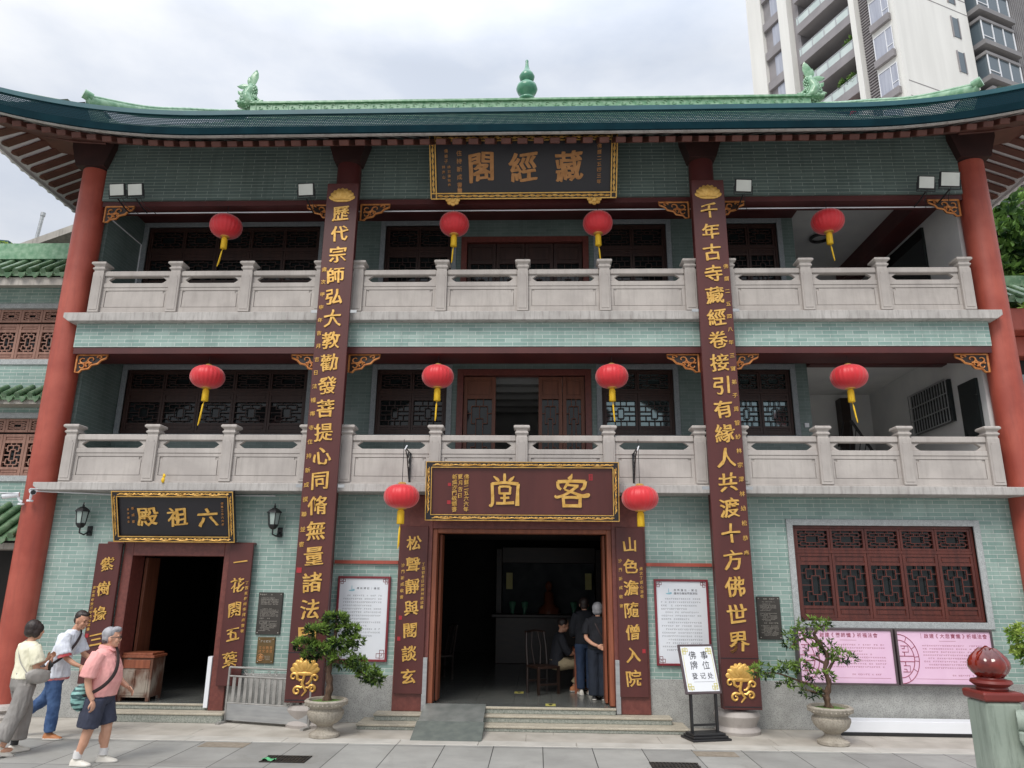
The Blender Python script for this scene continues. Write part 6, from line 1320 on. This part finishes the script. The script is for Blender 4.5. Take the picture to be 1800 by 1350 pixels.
def shoe(name, ankle, yaw, mt, parent, s=1, pitch=0):
    """a shoe with upper, sole, collar and lace bars around an ankle; toe towards +x"""
    A = Matrix.Translation(Vector(ankle))@Matrix.Rotation(yaw, 4, 'Z')@Matrix.Rotation(pitch, 4, 'Y')
    mb = MB(); rings = []
    for x, hw, zt in ((-.075, .022, -.03), (-.068, .032, -.012), (-.03, .038, .012), (.015, .036, .018), (.05, .038, -.012), (.10, .046, -.03), (.145, .044, -.045), (.178, .028, -.056), (.188, .01, -.064)):
        rings.append([(x*s, hw*s*math.cos(a), (-.072+(zt+.072)*max(0, math.sin(a)) if math.sin(a) > 0 else -.072)*s) for a in [2*math.pi*k/14 for k in range(14)]])
    mb.loft(rings)
    for x in (.03, .055, .08): mb.tube([(x*s, -.025*s, (-.012-(x-.03)*.45)*s+.008), (x*s, .025*s, (-.012-(x-.03)*.45)*s+.008)], .005*s, 5)
    mb.move(A); o = mb.build(name, mt, parent, smooth=50)
    mb = MB(); mb.prism([(x*s, y*s) for x, y in ((-.08, -.02), (-.06, -.038), (.02, -.040), (.1, -.052), (.16, -.044), (.192, -.012), (.192, .012), (.16, .044), (.1, .052), (.02, .04), (-.06, .038), (-.08, .02))], -.088*s, -.068*s, 'z'); mb.move(A); mb.build('sole', M['sole'], o, bevel=.004)
def face_bits(P, Mx, s, parent, glasses=False, brow=M['hair']):
    mb = MB()
    for y in (-1, 1): mb.ell(P(.087, y*.032, .006), (.005*s, .010*s, .005*s), 8, 5, Mx)
    mb.build('eyes', M['black'], parent)
    mb = MB()
    for y in (-1, 1): mb.ell(P(.093, y*.034, .034), (.004*s, .018*s, .003*s), 8, 5, Mx)
    mb.build('eyebrows', brow, parent)
    if glasses:
        mb = MB()
        for y in (-1, 1): mb.tube([P(.103, y*.034+.026*math.cos(a), .004+.02*math.sin(a)) for a in [2*math.pi*k/12 for k in range(13)]], .0025, 5); mb.tube([P(.10, y*.06, .008), P(.04, y*.082, .012), P(-.01, y*.084, .012)], .003, 5)
        mb.tube([P(.104, -.01, .006), P(.104, .01, .006)], .003, 5); mb.build('glasses', M['black'], parent)
def strap(pts, parent, w_=.02, mt='strap', name='strap'):
    mb = MB(); P = curve_pts(pts, 6); mb.tube(P, [(w_, .004)]*len(P), 8); return mb.build(name, M[mt], parent, smooth=60)

# --- woman in a cream top, seen from behind on the left, strolling towards the right-hand side and away
W_ = thing('person', 'woman in a cream top and wide grey trousers, back turned, at the left edge', 'person', (-6.36, -2.42, 0), R(58))
b = MB(); ring_body(b, [(.80, 0, 0, .10, .155), (.88, -.005, 0, .115, .165), (1.0, .0, 0, .095, .135), (1.12, .005, 0, .105, .145), (1.24, .0, 0, .10, .165), (1.30, -.005, 0, .075, .15), (1.335, 0, 0, .05, .07)])
limb(b, [(0, 0, 1.30), (.01, 0, 1.36), (.02, 0, 1.41)], [.055, .048, .05]); Mx, P = head(b, (.035, 0, 1.475), .98, R(-12))
limb(b, [(0, .15, 1.28), (.02, .20, 1.12), (.10, .20, 1.0)], [.05, .042, .036]); limb(b, [(.10, .20, 1.0), (.22, .10, 1.05), (.27, .06, 1.10)], [.036, .032, .025]); hand(b, (.27, .06, 1.10), (.6, -.4, .6), (-.5, -.6, 0), .95, .7)
limb(b, [(0, -.15, 1.28), (-.01, -.20, 1.14), (.05, -.21, 1.0)], [.05, .042, .036]); limb(b, [(.05, -.21, 1.0), (.18, -.16, 1.0), (.25, -.06, 1.06)], [.036, .032, .025]); hand(b, (.25, -.06, 1.06), (.6, .5, .5), (-.5, .6, 0), .95, .7)
limb(b, [(.0, .085, .86), (.10, .085, .48), (.06, .085, .10)], [.09, .058, .035]); limb(b, [(.0, -.085, .86), (-.02, -.085, .48), (-.16, -.085, .12)], [.09, .058, .035])
b.ell((.10, .085, .05), (.11, .04, .035), 12, 8); b.ell((-.13, -.085, .07), (.11, .04, .035), 12, 8)
bake(b, 'body', M['skin'], W_, .007)
face_bits(P, Mx, .98, W_)
h = MB(); h.ell(P(-.028, 0, .045), (.098, .092, .098), 18, 12, Mx); h.ell(P(-.05, 0, -.01), (.075, .09, .075), 16, 10, Mx); h.ell(P(.02, .045, .03), (.07, .045, .07), 12, 8, Mx); h.ell(P(.02, -.045, .03), (.07, .045, .07), 12, 8, Mx); h.ell(P(.0, -.07, -.03), (.05, .025, .06), 12, 8, Mx); h.ell(P(.0, .07, -.03), (.05, .025, .06), 12, 8, Mx); bake(h, 'hair', M['hair'], W_, .007, 4, .002, (30, 30, 8))
c = MB(); ring_body(c, [(.90, .0, 0, .135, .19), (.93, .0, 0, .13, .185), (1.02, .0, 0, .118, .165), (1.14, .005, 0, .124, .168), (1.25, .0, 0, .115, .18), (1.315, -.005, 0, .085, .155), (1.345, 0, 0, .06, .08)])
for y in (-1, 1): limb(c, [(0, y*.13, 1.285), (.01, y*.19, 1.19), (.04, y*.215, 1.09)], [.075, .078, .085])
bake(c, 'blouse', M['cream_cotton'], W_, .009, 3, .006, (9, 9, 4))
c = MB(); ring_body(c, [(.98, 0, 0, .115, .155), (.92, 0, 0, .13, .175), (.80, 0, 0, .13, .185), (.74, 0, 0, .10, .18)])
limb(c, [(.0, .095, .82), (.10, .10, .50), (.09, .11, .15)], [.108, .10, .10], 16); limb(c, [(-.0, -.095, .82), (-.07, -.10, .5), (-.20, -.11, .20)], [.108, .098, .098], 16); bake(c, 'trousers', M['grey_trouser_cloth'], W_, .009, 3, .008, (12, 12, 2.2), 3)
shoe('shoe', (.06, .085, .088), R(0), M['shoe_w'], W_, 1.0); shoe('shoe', (-.17, -.085, .11), R(0), M['shoe_w'], W_, 1.0, R(14))
c = MB(); c.tube([(.055, .085, .09), (.058, .085, .16)], .045, 12); c.build('sock', M['black'], W_, smooth=60)
g_ = MB(); g_.ell((.05, -.245, .93), (.155, .045, .09), 16, 10, Matrix.Rotation(R(10), 3, 'Y')); g_.ell((.05, -.24, .965), (.16, .035, .04), 14, 8); bake(g_, 'shoulder_bag', M['bag_g'], W_, .008, 3, .004)
strap([(-.07, -.235, .96), (-.13, -.1, 1.12), (-.09, .06, 1.28), (.0, .09, 1.36)], W_, .010, 'bag_g', 'bag_strap'); 
g_ = MB(); g_.ell((.20, -.19, 1.02), (.02, .03, .09), 8, 6); g_.ell((.22, -.2, 1.05), (.02, .02, .03), 8, 6); g_.build('bag_charm', M['black'], W_, smooth=60)

# --- man in a white T-shirt stooping forward as he strides right
W_ = thing('person', 'man in a white shirt and blue jeans striding right with a dark shoulder strap', 'person', (-6.50, -1.46, 0), R(4))
b = MB(); ring_body(b, [(.84, -.05, 0, .10, .15), (.92, -.06, 0, .105, .155), (1.05, -.03, 0, .095, .14), (1.18, .02, 0, .105, .155), (1.31, .065, 0, .10, .18), (1.38, .085, 0, .075, .16), (1.42, .10, 0, .05, .07)])
limb(b, [(.10, 0, 1.38), (.135, 0, 1.45), (.16, 0, 1.49)], [.056, .05, .052]); Mx, P = head(b, (.195, 0, 1.555), 1.02, R(-18), R(14))
limb(b, [(.07, -.17, 1.35), (.10, -.21, 1.20), (.16, -.22, 1.08)], [.05, .042, .037]); limb(b, [(.16, -.22, 1.08), (.28, -.22, 1.0), (.38, -.21, .96)], [.037, .033, .025]); hand(b, (.38, -.21, .96), (.8, 0, -.5), (-.3, .6, -.4), 1.0, .45)
limb(b, [(.07, .17, 1.35), (.12, .2, 1.2), (.2, .2, 1.08)], [.05, .042, .037]); limb(b, [(.2, .2, 1.08), (.3, .16, 1.04), (.38, .12, 1.0)], [.037, .033, .025]); hand(b, (.38, .12, 1.0), (.8, -.3, -.3), (-.3, -.6, -.4), 1.0, .5)
limb(b, [(-.04, -.085, .88), (.02, -.085, .48), (.03, -.08, .10)], [.095, .06, .036]); limb(b, [(-.05, .085, .88), (-.18, .085, .52), (-.46, .085, .30)], [.095, .06, .036]); b.ell((.08, -.08, .05), (.11, .04, .035), 12, 8); b.ell((-.46, .085, .22), (.04, .04, .11), 12, 8)
bake(b, 'body', M['skin_d'], W_, .007); face_bits(P, Mx, 1.02, W_)
h = MB(); h.ell(P(-.03, 0, .055), (.09, .082, .085), 18, 12, Mx); h.ell(P(-.055, 0, .0), (.058, .075, .07), 14, 10, Mx); h.ell(P(.03, 0, .095), (.055, .06, .035), 12, 8, Mx); bake(h, 'hair', M['hair'], W_, .007, 4, .002, (30, 30, 8))
c = MB(); ring_body(c, [(.80, -.05, 0, .168, .215), (.88, -.06, 0, .16, .208), (1.0, -.045, 0, .135, .184), (1.14, .005, 0, .13, .18), (1.27, .05, 0, .126, .195), (1.36, .08, 0, .10, .175), (1.43, .10, 0, .07, .085)])
for y in (-1, 1): limb(c, [(.07, y*.15, 1.36), (.095, y*.215, 1.24), (.14, y*.235, 1.11)], [.085, .09, .10])
bake(c, 'shirt', M['white_shirt_cotton'], W_, .009, 3, .009, (7, 7, 3.5), 8)
c = MB(); ring_body(c, [(.80, -.05, 0, .158, .205), (.775, -.045, 0, .16, .207), (.765, -.045, 0, .155, .202)]); c.build('undershirt_hem', M['red_stripe_cotton'], W_, smooth=60); c = MB(); c.tube([(.14, -.235, 1.14), (.155, -.235, 1.085)], .088, 16); c.build('sleeve_band', M['red_stripe_cotton'], W_, smooth=60)
c = MB(); ring_body(c, [(.98, -.055, 0, .115, .155), (.90, -.055, 0, .125, .168), (.80, -.05, 0, .125, .175), (.75, -.045, 0, .09, .16)])
limb(c, [(-.04, -.088, .84), (.025, -.088, .50), (.03, -.08, .10)], [.108, .08, .072], 16); limb(c, [(-.06, .088, .84), (-.18, .088, .52), (-.45, .088, .31)], [.108, .082, .07], 16); bake(c, 'jeans', M['blue_denim'], W_, .009, 3, .007, (9, 9, 6), 4)
shoe('shoe', (.03, -.08, .088), R(-4), M['shoe_o'], W_, 1.0); shoe('shoe', (-.47, .085, .27), R(0), M['shoe_o'], W_, 1.0, R(62))
strap([(.02, .11, 1.44), (.15, .09, 1.43), (.195, .0, 1.32), (.165, -.12, 1.17), (.06, -.205, 1.04), (-.09, -.215, .95), (-.17, -.17, .92)], W_, .018)
g_ = MB(); g_.ell((-.2, -.17, .88), (.10, .05, .12), 14, 10); bake(g_, 'shoulder_bag', M['strap'], W_, .009, 3, .004)

# --- stout older man in a pink polo, nearest, walking right and looking across
W_ = thing('person', 'stout older man in a pink polo shirt and navy shorts, walking right', 'person', (-5.10, -2.84, 0), R(6)); W_.scale = (.935, .935, .935)
b = MB(); ring_body(b, [(.80, 0, 0, .13, .17), (.90, .01, 0, .155, .185), (1.02, .035, 0, .175, .185), (1.14, .03, 0, .16, .185), (1.28, .0, 0, .125, .195), (1.36, -.01, 0, .085, .17), (1.40, .0, 0, .055, .08)])
limb(b, [(-.005, 0, 1.36), (.01, 0, 1.42), (.03, 0, 1.46)], [.066, .06, .06]); Mx, P = head(b, (.055, 0, 1.53), 1.06, R(14))
limb(b, [(-.01, -.185, 1.32), (-.05, -.235, 1.16), (-.06, -.245, 1.02)], [.062, .052, .045]); limb(b, [(-.06, -.245, 1.02), (-.02, -.25, .89), (.03, -.24, .79)], [.045, .04, .03]); hand(b, (.03, -.24, .79), (.25, 0, -1), (-.9, .3, -.2), 1.05, .8)
limb(b, [(-.01, .185, 1.32), (.02, .235, 1.16), (.08, .245, 1.04)], [.06, .05, .044]); limb(b, [(.08, .245, 1.04), (.18, .22, .95), (.26, .2, .9)], [.044, .038, .03]); hand(b, (.26, .2, .9), (.7, 0, -.6), (-.4, -.6, -.4), 1.05, .6)
limb(b, [(.0, -.10, .84), (-.02, -.10, .48), (-.11, -.10, .12)], [.105, .072, .042]); limb(b, [(.0, .10, .84), (.10, .10, .48), (.11, .10, .12)], [.105, .072, .042]); b.ell((-.06, -.10, .30), (.058, .055, .11), 12, 8); b.ell((.085, .10, .30), (.058, .055, .11), 12, 8)
b.ell((-.07, -.10, .06), (.11, .045, .035), 12, 8); b.ell((.15, .10, .05), (.11, .045, .035), 12, 8)
bk = bake(b, 'body', M['skin'], W_, .007); face_bits(P, Mx, 1.06, W_, True, M['hair_g'])
h = MB(); h.ell(P(-.028, 0, .052), (.098, .09, .088), 18, 12, Mx); h.ell(P(-.05, 0, .0), (.066, .082, .07), 14, 10, Mx); h.ell(P(.045, 0, .10), (.06, .07, .04), 12, 8, Mx); bake(h, 'hair', M['hair_g'], W_, .007, 4, .003, (30, 30, 8))
h = MB(); h.ell(P(-.062, 0, -.025), (.052, .076, .05), 14, 10, Mx); h.build('nape_hair', M['hair_gd'], W_, smooth=60)
c = MB(); ring_body(c, [(.82, .02, 0, .178, .21), (.88, .02, 0, .186, .215), (1.0, .045, 0, .20, .212), (1.12, .045, 0, .188, .21), (1.26, .01, 0, .152, .215), (1.35, -.005, 0, .11, .188), (1.405, .0, 0, .078, .095)])
limb(c, [(-.01, -.165, 1.33), (-.04, -.245, 1.2), (-.06, -.262, 1.07)], [.095, .096, .102]); limb(c, [(-.01, .165, 1.33), (.01, .245, 1.2), (.05, .262, 1.08)], [.095, .096, .1]); bake(c, 'polo_shirt', M['pink_polo_cotton'], W_, .009, 3, .007, (7, 7, 4), 5)
c = MB(); c.tube([(.0, 0, 1.395), (.005, 0, 1.44)], [(.088, .10), (.075, .088)], 18); c.ell((.09, -.03, 1.39), (.05, .05, .015), 10, 6, Matrix.Rotation(R(35), 3, 'Y')); c.ell((.09, .03, 1.39), (.05, .05, .015), 10, 6, Matrix.Rotation(R(35), 3, 'Y')); bake(c, 'collar', M['pink_polo_cotton'], W_, .007, 2)
c = MB(); ring_body(c, [(.92, .01, 0, .17, .20), (.84, .0, 0, .172, .205), (.76, 0, 0, .15, .205), (.72, .01, 0, .12, .2)])
limb(c, [(.0, -.105, .80), (-.02, -.108, .62), (-.045, -.108, .455)], [.135, .132, .128], 16); limb(c, [(.01, .105, .80), (.05, .108, .62), (.09, .108, .46)], [.135, .13, .125], 16); bake(c, 'shorts', M['navy_short_cloth'], W_, .009, 3, .007, (9, 9, 5), 9)
shoe('shoe', (-.12, -.10, .088), R(-6), M['shoe_w'], W_, 1.0); shoe('shoe', (.11, .10, .088), R(4), M['shoe_w'], W_, 1.0)
for p_ in ((-.118, -.10), (.11, .10)): c = MB(); c.tube([(p_[0], p_[1], .09), (p_[0]+.005, p_[1], .175)], .053, 14); c.build('sock', M['sock'], W_, smooth=60)
strap([(-.04, .09, 1.42), (.09, .07, 1.42), (.185, -.03, 1.28), (.215, -.13, 1.12), (.16, -.215, .99), (.03, -.25, .89), (-.12, -.22, .83)], W_, .024)
g_ = MB(); g_.ell((-.17, -.17, .80), (.10, .09, .15), 16, 12, Matrix.Rotation(R(-14), 3, 'Y')); g_.ell((-.14, -.15, .92), (.08, .08, .06), 14, 10); bake(g_, 'shoulder_bag', M['bag_t'], W_, .009, 3, .008, (10, 10, 14), 2)

# --- people inside the hall
W_ = thing('person', 'grey-haired woman in a black top standing just inside the main door, hand behind her back', 'person', (1.29, .78, .28), R(80))
b = MB(); ring_body(b, [(.78, 0, 0, .10, .15), (.88, 0, 0, .105, .155), (1.0, 0, 0, .095, .14), (1.12, .0, 0, .10, .15), (1.22, 0, 0, .095, .165), (1.28, 0, 0, .07, .15), (1.31, 0, 0, .05, .07)])
limb(b, [(0, 0, 1.28), (.01, 0, 1.34), (.02, 0, 1.38)], [.052, .046, .05]); Mx, P = head(b, (.03, 0, 1.43), .98, R(-10))
limb(b, [(0, .155, 1.25), (-.04, .2, 1.1), (-.07, .2, .97)], [.048, .04, .035]); limb(b, [(-.07, .2, .97), (-.15, .10, .90), (-.17, .0, .86)], [.035, .031, .025]); hand(b, (-.17, .0, .86), (0, -.9, -.4), (-1, 0, 0), .95, .6)
limb(b, [(0, -.155, 1.25), (.02, -.2, 1.1), (.1, -.2, .98)], [.048, .04, .035]); limb(b, [(.1, -.2, .98), (.2, -.15, 1.0), (.26, -.1, 1.0)], [.035, .031, .025]); hand(b, (.26, -.1, 1.0), (1, .2, 0), (0, .4, -1), .95, .5)
for y in (-1, 1): limb(b, [(0, y*.08, .84), (.01, y*.08, .46), (-.01, y*.08, .09)], [.085, .055, .034]); b.ell((.05, y*.08, .045), (.1, .038, .035), 12, 8)
bake(b, 'body', M['skin'], W_, .008); h = MB(); h.ell(P(-.02, 0, .03), (.10, .092, .10), 18, 12, Mx); h.ell(P(-.04, 0, -.03), (.07, .085, .06), 16, 10, Mx); bake(h, 'hair', M['hair_g'], W_, .008, 4, .002, (30, 30, 8))
c = MB(); ring_body(c, [(.80, 0, 0, .135, .18), (.92, 0, 0, .125, .172), (1.05, .0, 0, .118, .165), (1.22, 0, 0, .112, .182), (1.29, 0, 0, .085, .16), (1.32, 0, 0, .06, .08)])
limb(c, [(0, .14, 1.26), (-.03, .2, 1.13), (-.055, .205, 1.03)], [.072, .07, .072]); limb(c, [(0, -.14, 1.26), (.01, -.2, 1.13), (.05, -.205, 1.04)], [.072, .07, .072]); bake(c, 'top', M['black_cotton'], W_, .009, 3, .005)
c = MB(); ring_body(c, [(.92, 0, 0, .11, .155), (.82, 0, 0, .12, .168), (.74, 0, 0, .09, .16)])
for y in (-1, 1): limb(c, [(0, y*.085, .8), (.01, y*.085, .46), (.0, y*.085, .07)], [.10, .09, .092], 16)
bake(c, 'trousers', M['dark_navy_cloth'], W_, .009, 3, .006, (10, 10, 3)); shoe('shoe', (0, .08, .088), 0, M['black'], W_, .95); shoe('shoe', (0, -.08, .088), 0, M['black'], W_, .95)
strap([(-.0, .08, 1.335), (-.115, .03, 1.2), (-.135, -.08, 1.0), (-.08, -.18, .88)], W_, .012)
W_ = thing('person', 'person in dark clothes and white shoes standing deeper in the hall beside the grey-haired woman', 'person', (1.10, 1.35, .28), R(100))
b = MB(); ring_body(b, [(.82, 0, 0, .10, .15), (.92, 0, 0, .105, .155), (1.05, 0, 0, .095, .14), (1.2, .0, 0, .10, .16), (1.30, 0, 0, .095, .17), (1.36, 0, 0, .07, .15), (1.39, 0, 0, .05, .07)])
limb(b, [(0, 0, 1.36), (.01, 0, 1.42), (.02, 0, 1.46)], [.052, .046, .05]); Mx, P = head(b, (.03, 0, 1.50), 1.0, R(-10))
for y in (-1, 1):
    limb(b, [(0, y*.16, 1.33), (.02, y*.2, 1.17), (.06, y*.2, 1.03)], [.048, .04, .035]); limb(b, [(.06, y*.2, 1.03), (.17, y*.18, .96), (.26, y*.14, .94)], [.035, .031, .025]); hand(b, (.26, y*.14, .94), (1, -y*.3, 0), (0, -y*.5, -1), .95, .5)
    limb(b, [(0, y*.08, .86), (.01, y*.08, .46), (-.01, y*.08, .09)], [.085, .055, .034]); b.ell((.05, y*.08, .045), (.1, .038, .035), 12, 8)
bake(b, 'body', M['skin_d'], W_, .009); h = MB(); h.ell(P(-.02, 0, .035), (.10, .09, .095), 18, 12, Mx); h.ell(P(-.04, 0, -.03), (.065, .08, .055), 16, 10, Mx); bake(h, 'hair', M['hair'], W_, .009, 4)
c = MB(); ring_body(c, [(.84, 0, 0, .13, .178), (1.0, 0, 0, .122, .17), (1.15, .0, 0, .118, .172), (1.3, 0, 0, .112, .188), (1.37, 0, 0, .085, .16), (1.40, 0, 0, .06, .08)])
for y in (-1, 1): limb(c, [(0, y*.14, 1.34), (.02, y*.205, 1.17), (.06, y*.205, 1.03), (.14, y*.19, .98)], [.072, .068, .062, .055])
bake(c, 'jacket', M['black_cotton'], W_, .009, 3, .005); c = MB(); ring_body(c, [(.96, 0, 0, .11, .155), (.84, 0, 0, .12, .168), (.76, 0, 0, .09, .16)])
for y in (-1, 1): limb(c, [(0, y*.085, .82), (.01, y*.085, .46), (.0, y*.085, .1)], [.10, .075, .068], 16)
bake(c, 'jeans', M['dark_denim'], W_, .009, 3, .006, (10, 10, 3)); shoe('shoe', (0, .08, .088), 0, M['shoe_w'], W_, 1); shoe('shoe', (0, -.08, .088), 0, M['shoe_w'], W_, 1)
# seated at the desk
W_ = thing('person', 'seated person in khaki trousers at the orange wooden desk inside the hall', 'person', (.62, 1.75, .28), R(8))
b = MB(); ring_body(b, [(.42, -.02, 0, .11, .16), (.52, -.02, 0, .11, .16), (.66, .0, 0, .10, .15), (.80, .03, 0, .105, .165), (.90, .04, 0, .10, .175), (.96, .05, 0, .07, .15), (.99, .06, 0, .05, .07)])
limb(b, [(.06, 0, .96), (.08, 0, 1.03), (.09, 0, 1.06)], [.052, .048, .05]); Mx, P = head(b, (.12, 0, 1.12), 1.0, 0, R(12))
for y in (-1, 1):
    limb(b, [(.05, y*.17, .93), (.10, y*.21, .76), (.2, y*.2, .64)], [.048, .042, .036]); limb(b, [(.2, y*.2, .64), (.32, y*.15, .66), (.42, y*.1, .70)], [.036, .031, .025]); hand(b, (.42, y*.1, .70), (1, -y*.2, .1), (0, -y*.3, -1), .95, .4)
    limb(b, [(0, y*.09, .46), (.22, y*.1, .48), (.42, y*.1, .46)], [.095, .08, .06]); limb(b, [(.42, y*.1, .46), (.40, y*.1, .26), (.36+.08*y, y*.1, .09)], [.06, .055, .036]); b.ell((.42+.08*y, y*.1, .045), (.1, .038, .035), 12, 8)
bake(b, 'body', M['skin_d'], W_, .009); h = MB(); h.ell(P(-.02, 0, .04), (.098, .088, .09), 18, 12, Mx); bake(h, 'hair', M['hair'], W_, .009, 4)
c = MB(); ring_body(c, [(.44, -.02, 0, .135, .185), (.6, -.0, 0, .125, .175), (.8, .03, 0, .122, .182), (.9, .045, 0, .115, .188), (.97, .055, 0, .085, .16), (1.0, .06, 0, .06, .08)])
for y in (-1, 1): limb(c, [(.05, y*.15, .93), (.10, y*.215, .76), (.19, y*.205, .65)], [.075, .07, .065])
bake(c, 'shirt', M['black_cotton'], W_, .009, 3, .005); c = MB(); ring_body(c, [(.54, -.02, 0, .12, .17), (.42, -.0, 0, .13, .18), (.37, .0, 0, .1, .17)])
for y in (-1, 1): limb(c, [(0, y*.09, .455), (.22, y*.1, .475), (.42, y*.1, .455)], [.11, .095, .085], 14); limb(c, [(.42, y*.1, .46), (.41, y*.1, .28), (.37+.08*y, y*.1, .13)], [.085, .08, .075], 14)
bake(c, 'trousers', M['khaki_cloth'], W_, .009, 3, .006)
for y in (-1, 1): shoe('shoe', (.36+.08*y, y*.1, .088), 0, M['shoe_o'], W_, .95)

# ------------------------------------------------------------------ things inside the hall
def chair(label, loc, rz, group='chairs in the hall'):
    t = thing('wooden_chair', label, 'chair', loc, rz, group)
    mb = MB(); mb.box(-.22, .22, -.22, .22, .42, .46); mb.build('seat', M['darkwood'], t, bevel=.006)
    for x in (-.2, .2):
        mb = MB(); mb.box(x-.02, x+.02, -.21, -.17, 0, .419); mb.build('leg', M['darkwood'], t); mb = MB(); mb.tube([(x, .2, 0), (x, .2, .45), (x, .24, .75), (x*.9, .28, 1.0)], .02, 6); mb.build('leg', M['darkwood'], t)
    mb = MB(); mb.tube([(-.21, .28, 1.0), (0, .31, 1.03), (.21, .28, 1.0)], .022, 6)
    for x in (-.06, .06): mb.tube([(x, .2, .46), (x*1.6, .24, .75), (x, .29, 1.01)], .012, 6)
    mb.box(-.18, .18, -.205, -.175, .15, .18); mb.box(-.18, .18, .185, .21, .18, .21); mb.build('backrest', M['darkwood'], t)
chair('dark wooden chair on the hall floor in front of the seated person', (.36, 1.45, .28), R(30)); chair('dark wooden chair deeper in the hall at the left', (-1.7, 3.2, .28), R(-60))
t = thing('wooden_desk', 'orange brown wooden desk inside the hall beside the standing visitors', 'desk', (1.35, 1.75, .28), 0)
mb = MB(); mb.box(-.45, .45, -.3, .3, .70, .74); mb.build('top', M['wood_org'], t, bevel=.005)
for x in (-.41, .41):
    for y in (-.26, .26): mb = MB(); mb.box(x-.025, x+.025, y-.025, y+.025, 0, .699); mb.build('leg', M['wood_org'], t)
mb = MB(); mb.box(-.385, .385, -.27, -.24, .2, .24); mb.box(-.385, .385, -.275, -.235, .6, .69); mb.build('rail', M['wood_org'], t)
mb = MB(); mb.box(-.35, -.32, -.25, .1, .741, 1.05); mb.box(-.3, -.05, -.2, .0, .741, .85); tag(mb.build('document_stand', M['wood_org']), 'small wooden document stand on the desk in the hall', 'stand').location = (1.35, 1.75, .28)
t = thing('altar', 'dim altar with a pale backdrop, figure and offerings deep in the hall', 'altar', (.55, 6.6, .28), 0)
mb = MB(); mb.box(-1.3, 1.3, -.4, .5, 0, 1.05); mb.box(-1.4, 1.4, -.5, .55, 1.051, 1.12); mb.build('table', M['darkwood'], t, bevel=.01)
M['altar_pale'] = mat('dim_grey_backdrop', lin(66, 70, 74), lin(86, 90, 94), rough=.8, scale=3); mb = MB(); mb.box(-1.2, 1.2, .9, .95, 0, 2.6); mb.build('backdrop', M['altar_pale'], t)
mb = MB(); mb.box(-1.35, -1.2, .5, .9, 0, 2.7); mb.box(1.2, 1.35, .5, .9, 0, 2.7); mb.box(-1.2, 1.2, .55, .8, 2.35, 2.75); mb.build('canopy', M['darkwood'], t, bevel=.01)
mb = MB(); ring_body(mb, [(1.12, 0, .2, .28, .3), (1.25, 0, .2, .26, .3), (1.35, 0, .2, .13, .18), (1.6, 0, .2, .12, .17), (1.68, 0, .2, .05, .06)]); mb.ell((0, .2, 1.78), (.09, .09, .12), 12, 8); mb.build('figure', M['wood_org'], t, smooth=60)
for x in (-.9, -.6, .6, .9): mb = MB(); mb.lathe([(.05, 0), (.03, .05), (.08, .2), (.09, .28), (.06, .3)], (x, -.15, 1.12), 14); mb.build('vase', M['jade'], t, smooth=50)
for x in (-1.0, 1.0): mb = MB(); mb.box(x-.08, x+.08, .3, .4, 1.7, 2.1); mb.build('lantern_panel', M['yel_print'], t)
M['sticker'] = mat('yellow_floor_sticker', lin(176, 168, 84), lin(190, 182, 100), rough=.5)
for x, y, lab in ((.47, .20, 'yellow floor sticker with a dark mark just inside the main door'), (-.06, 1.5, 'yellow floor sticker further inside the dim hall')):
    mb = MB(); mb.box(-.08, .08, -.1, .1, 0, .003); mb.mat(1).box(-.03, .03, -.02, .06, .0031, .005); mb.box(-.015, .015, -.07, -.03, .0031, .005); o_ = tag(mb.build('floor_sticker', [M['sticker'], M['black']]), lab, 'sticker', 'yellow stickers on the hall floor'); o_.location = (x, y, .281)
bpy.context.view_layer.update()
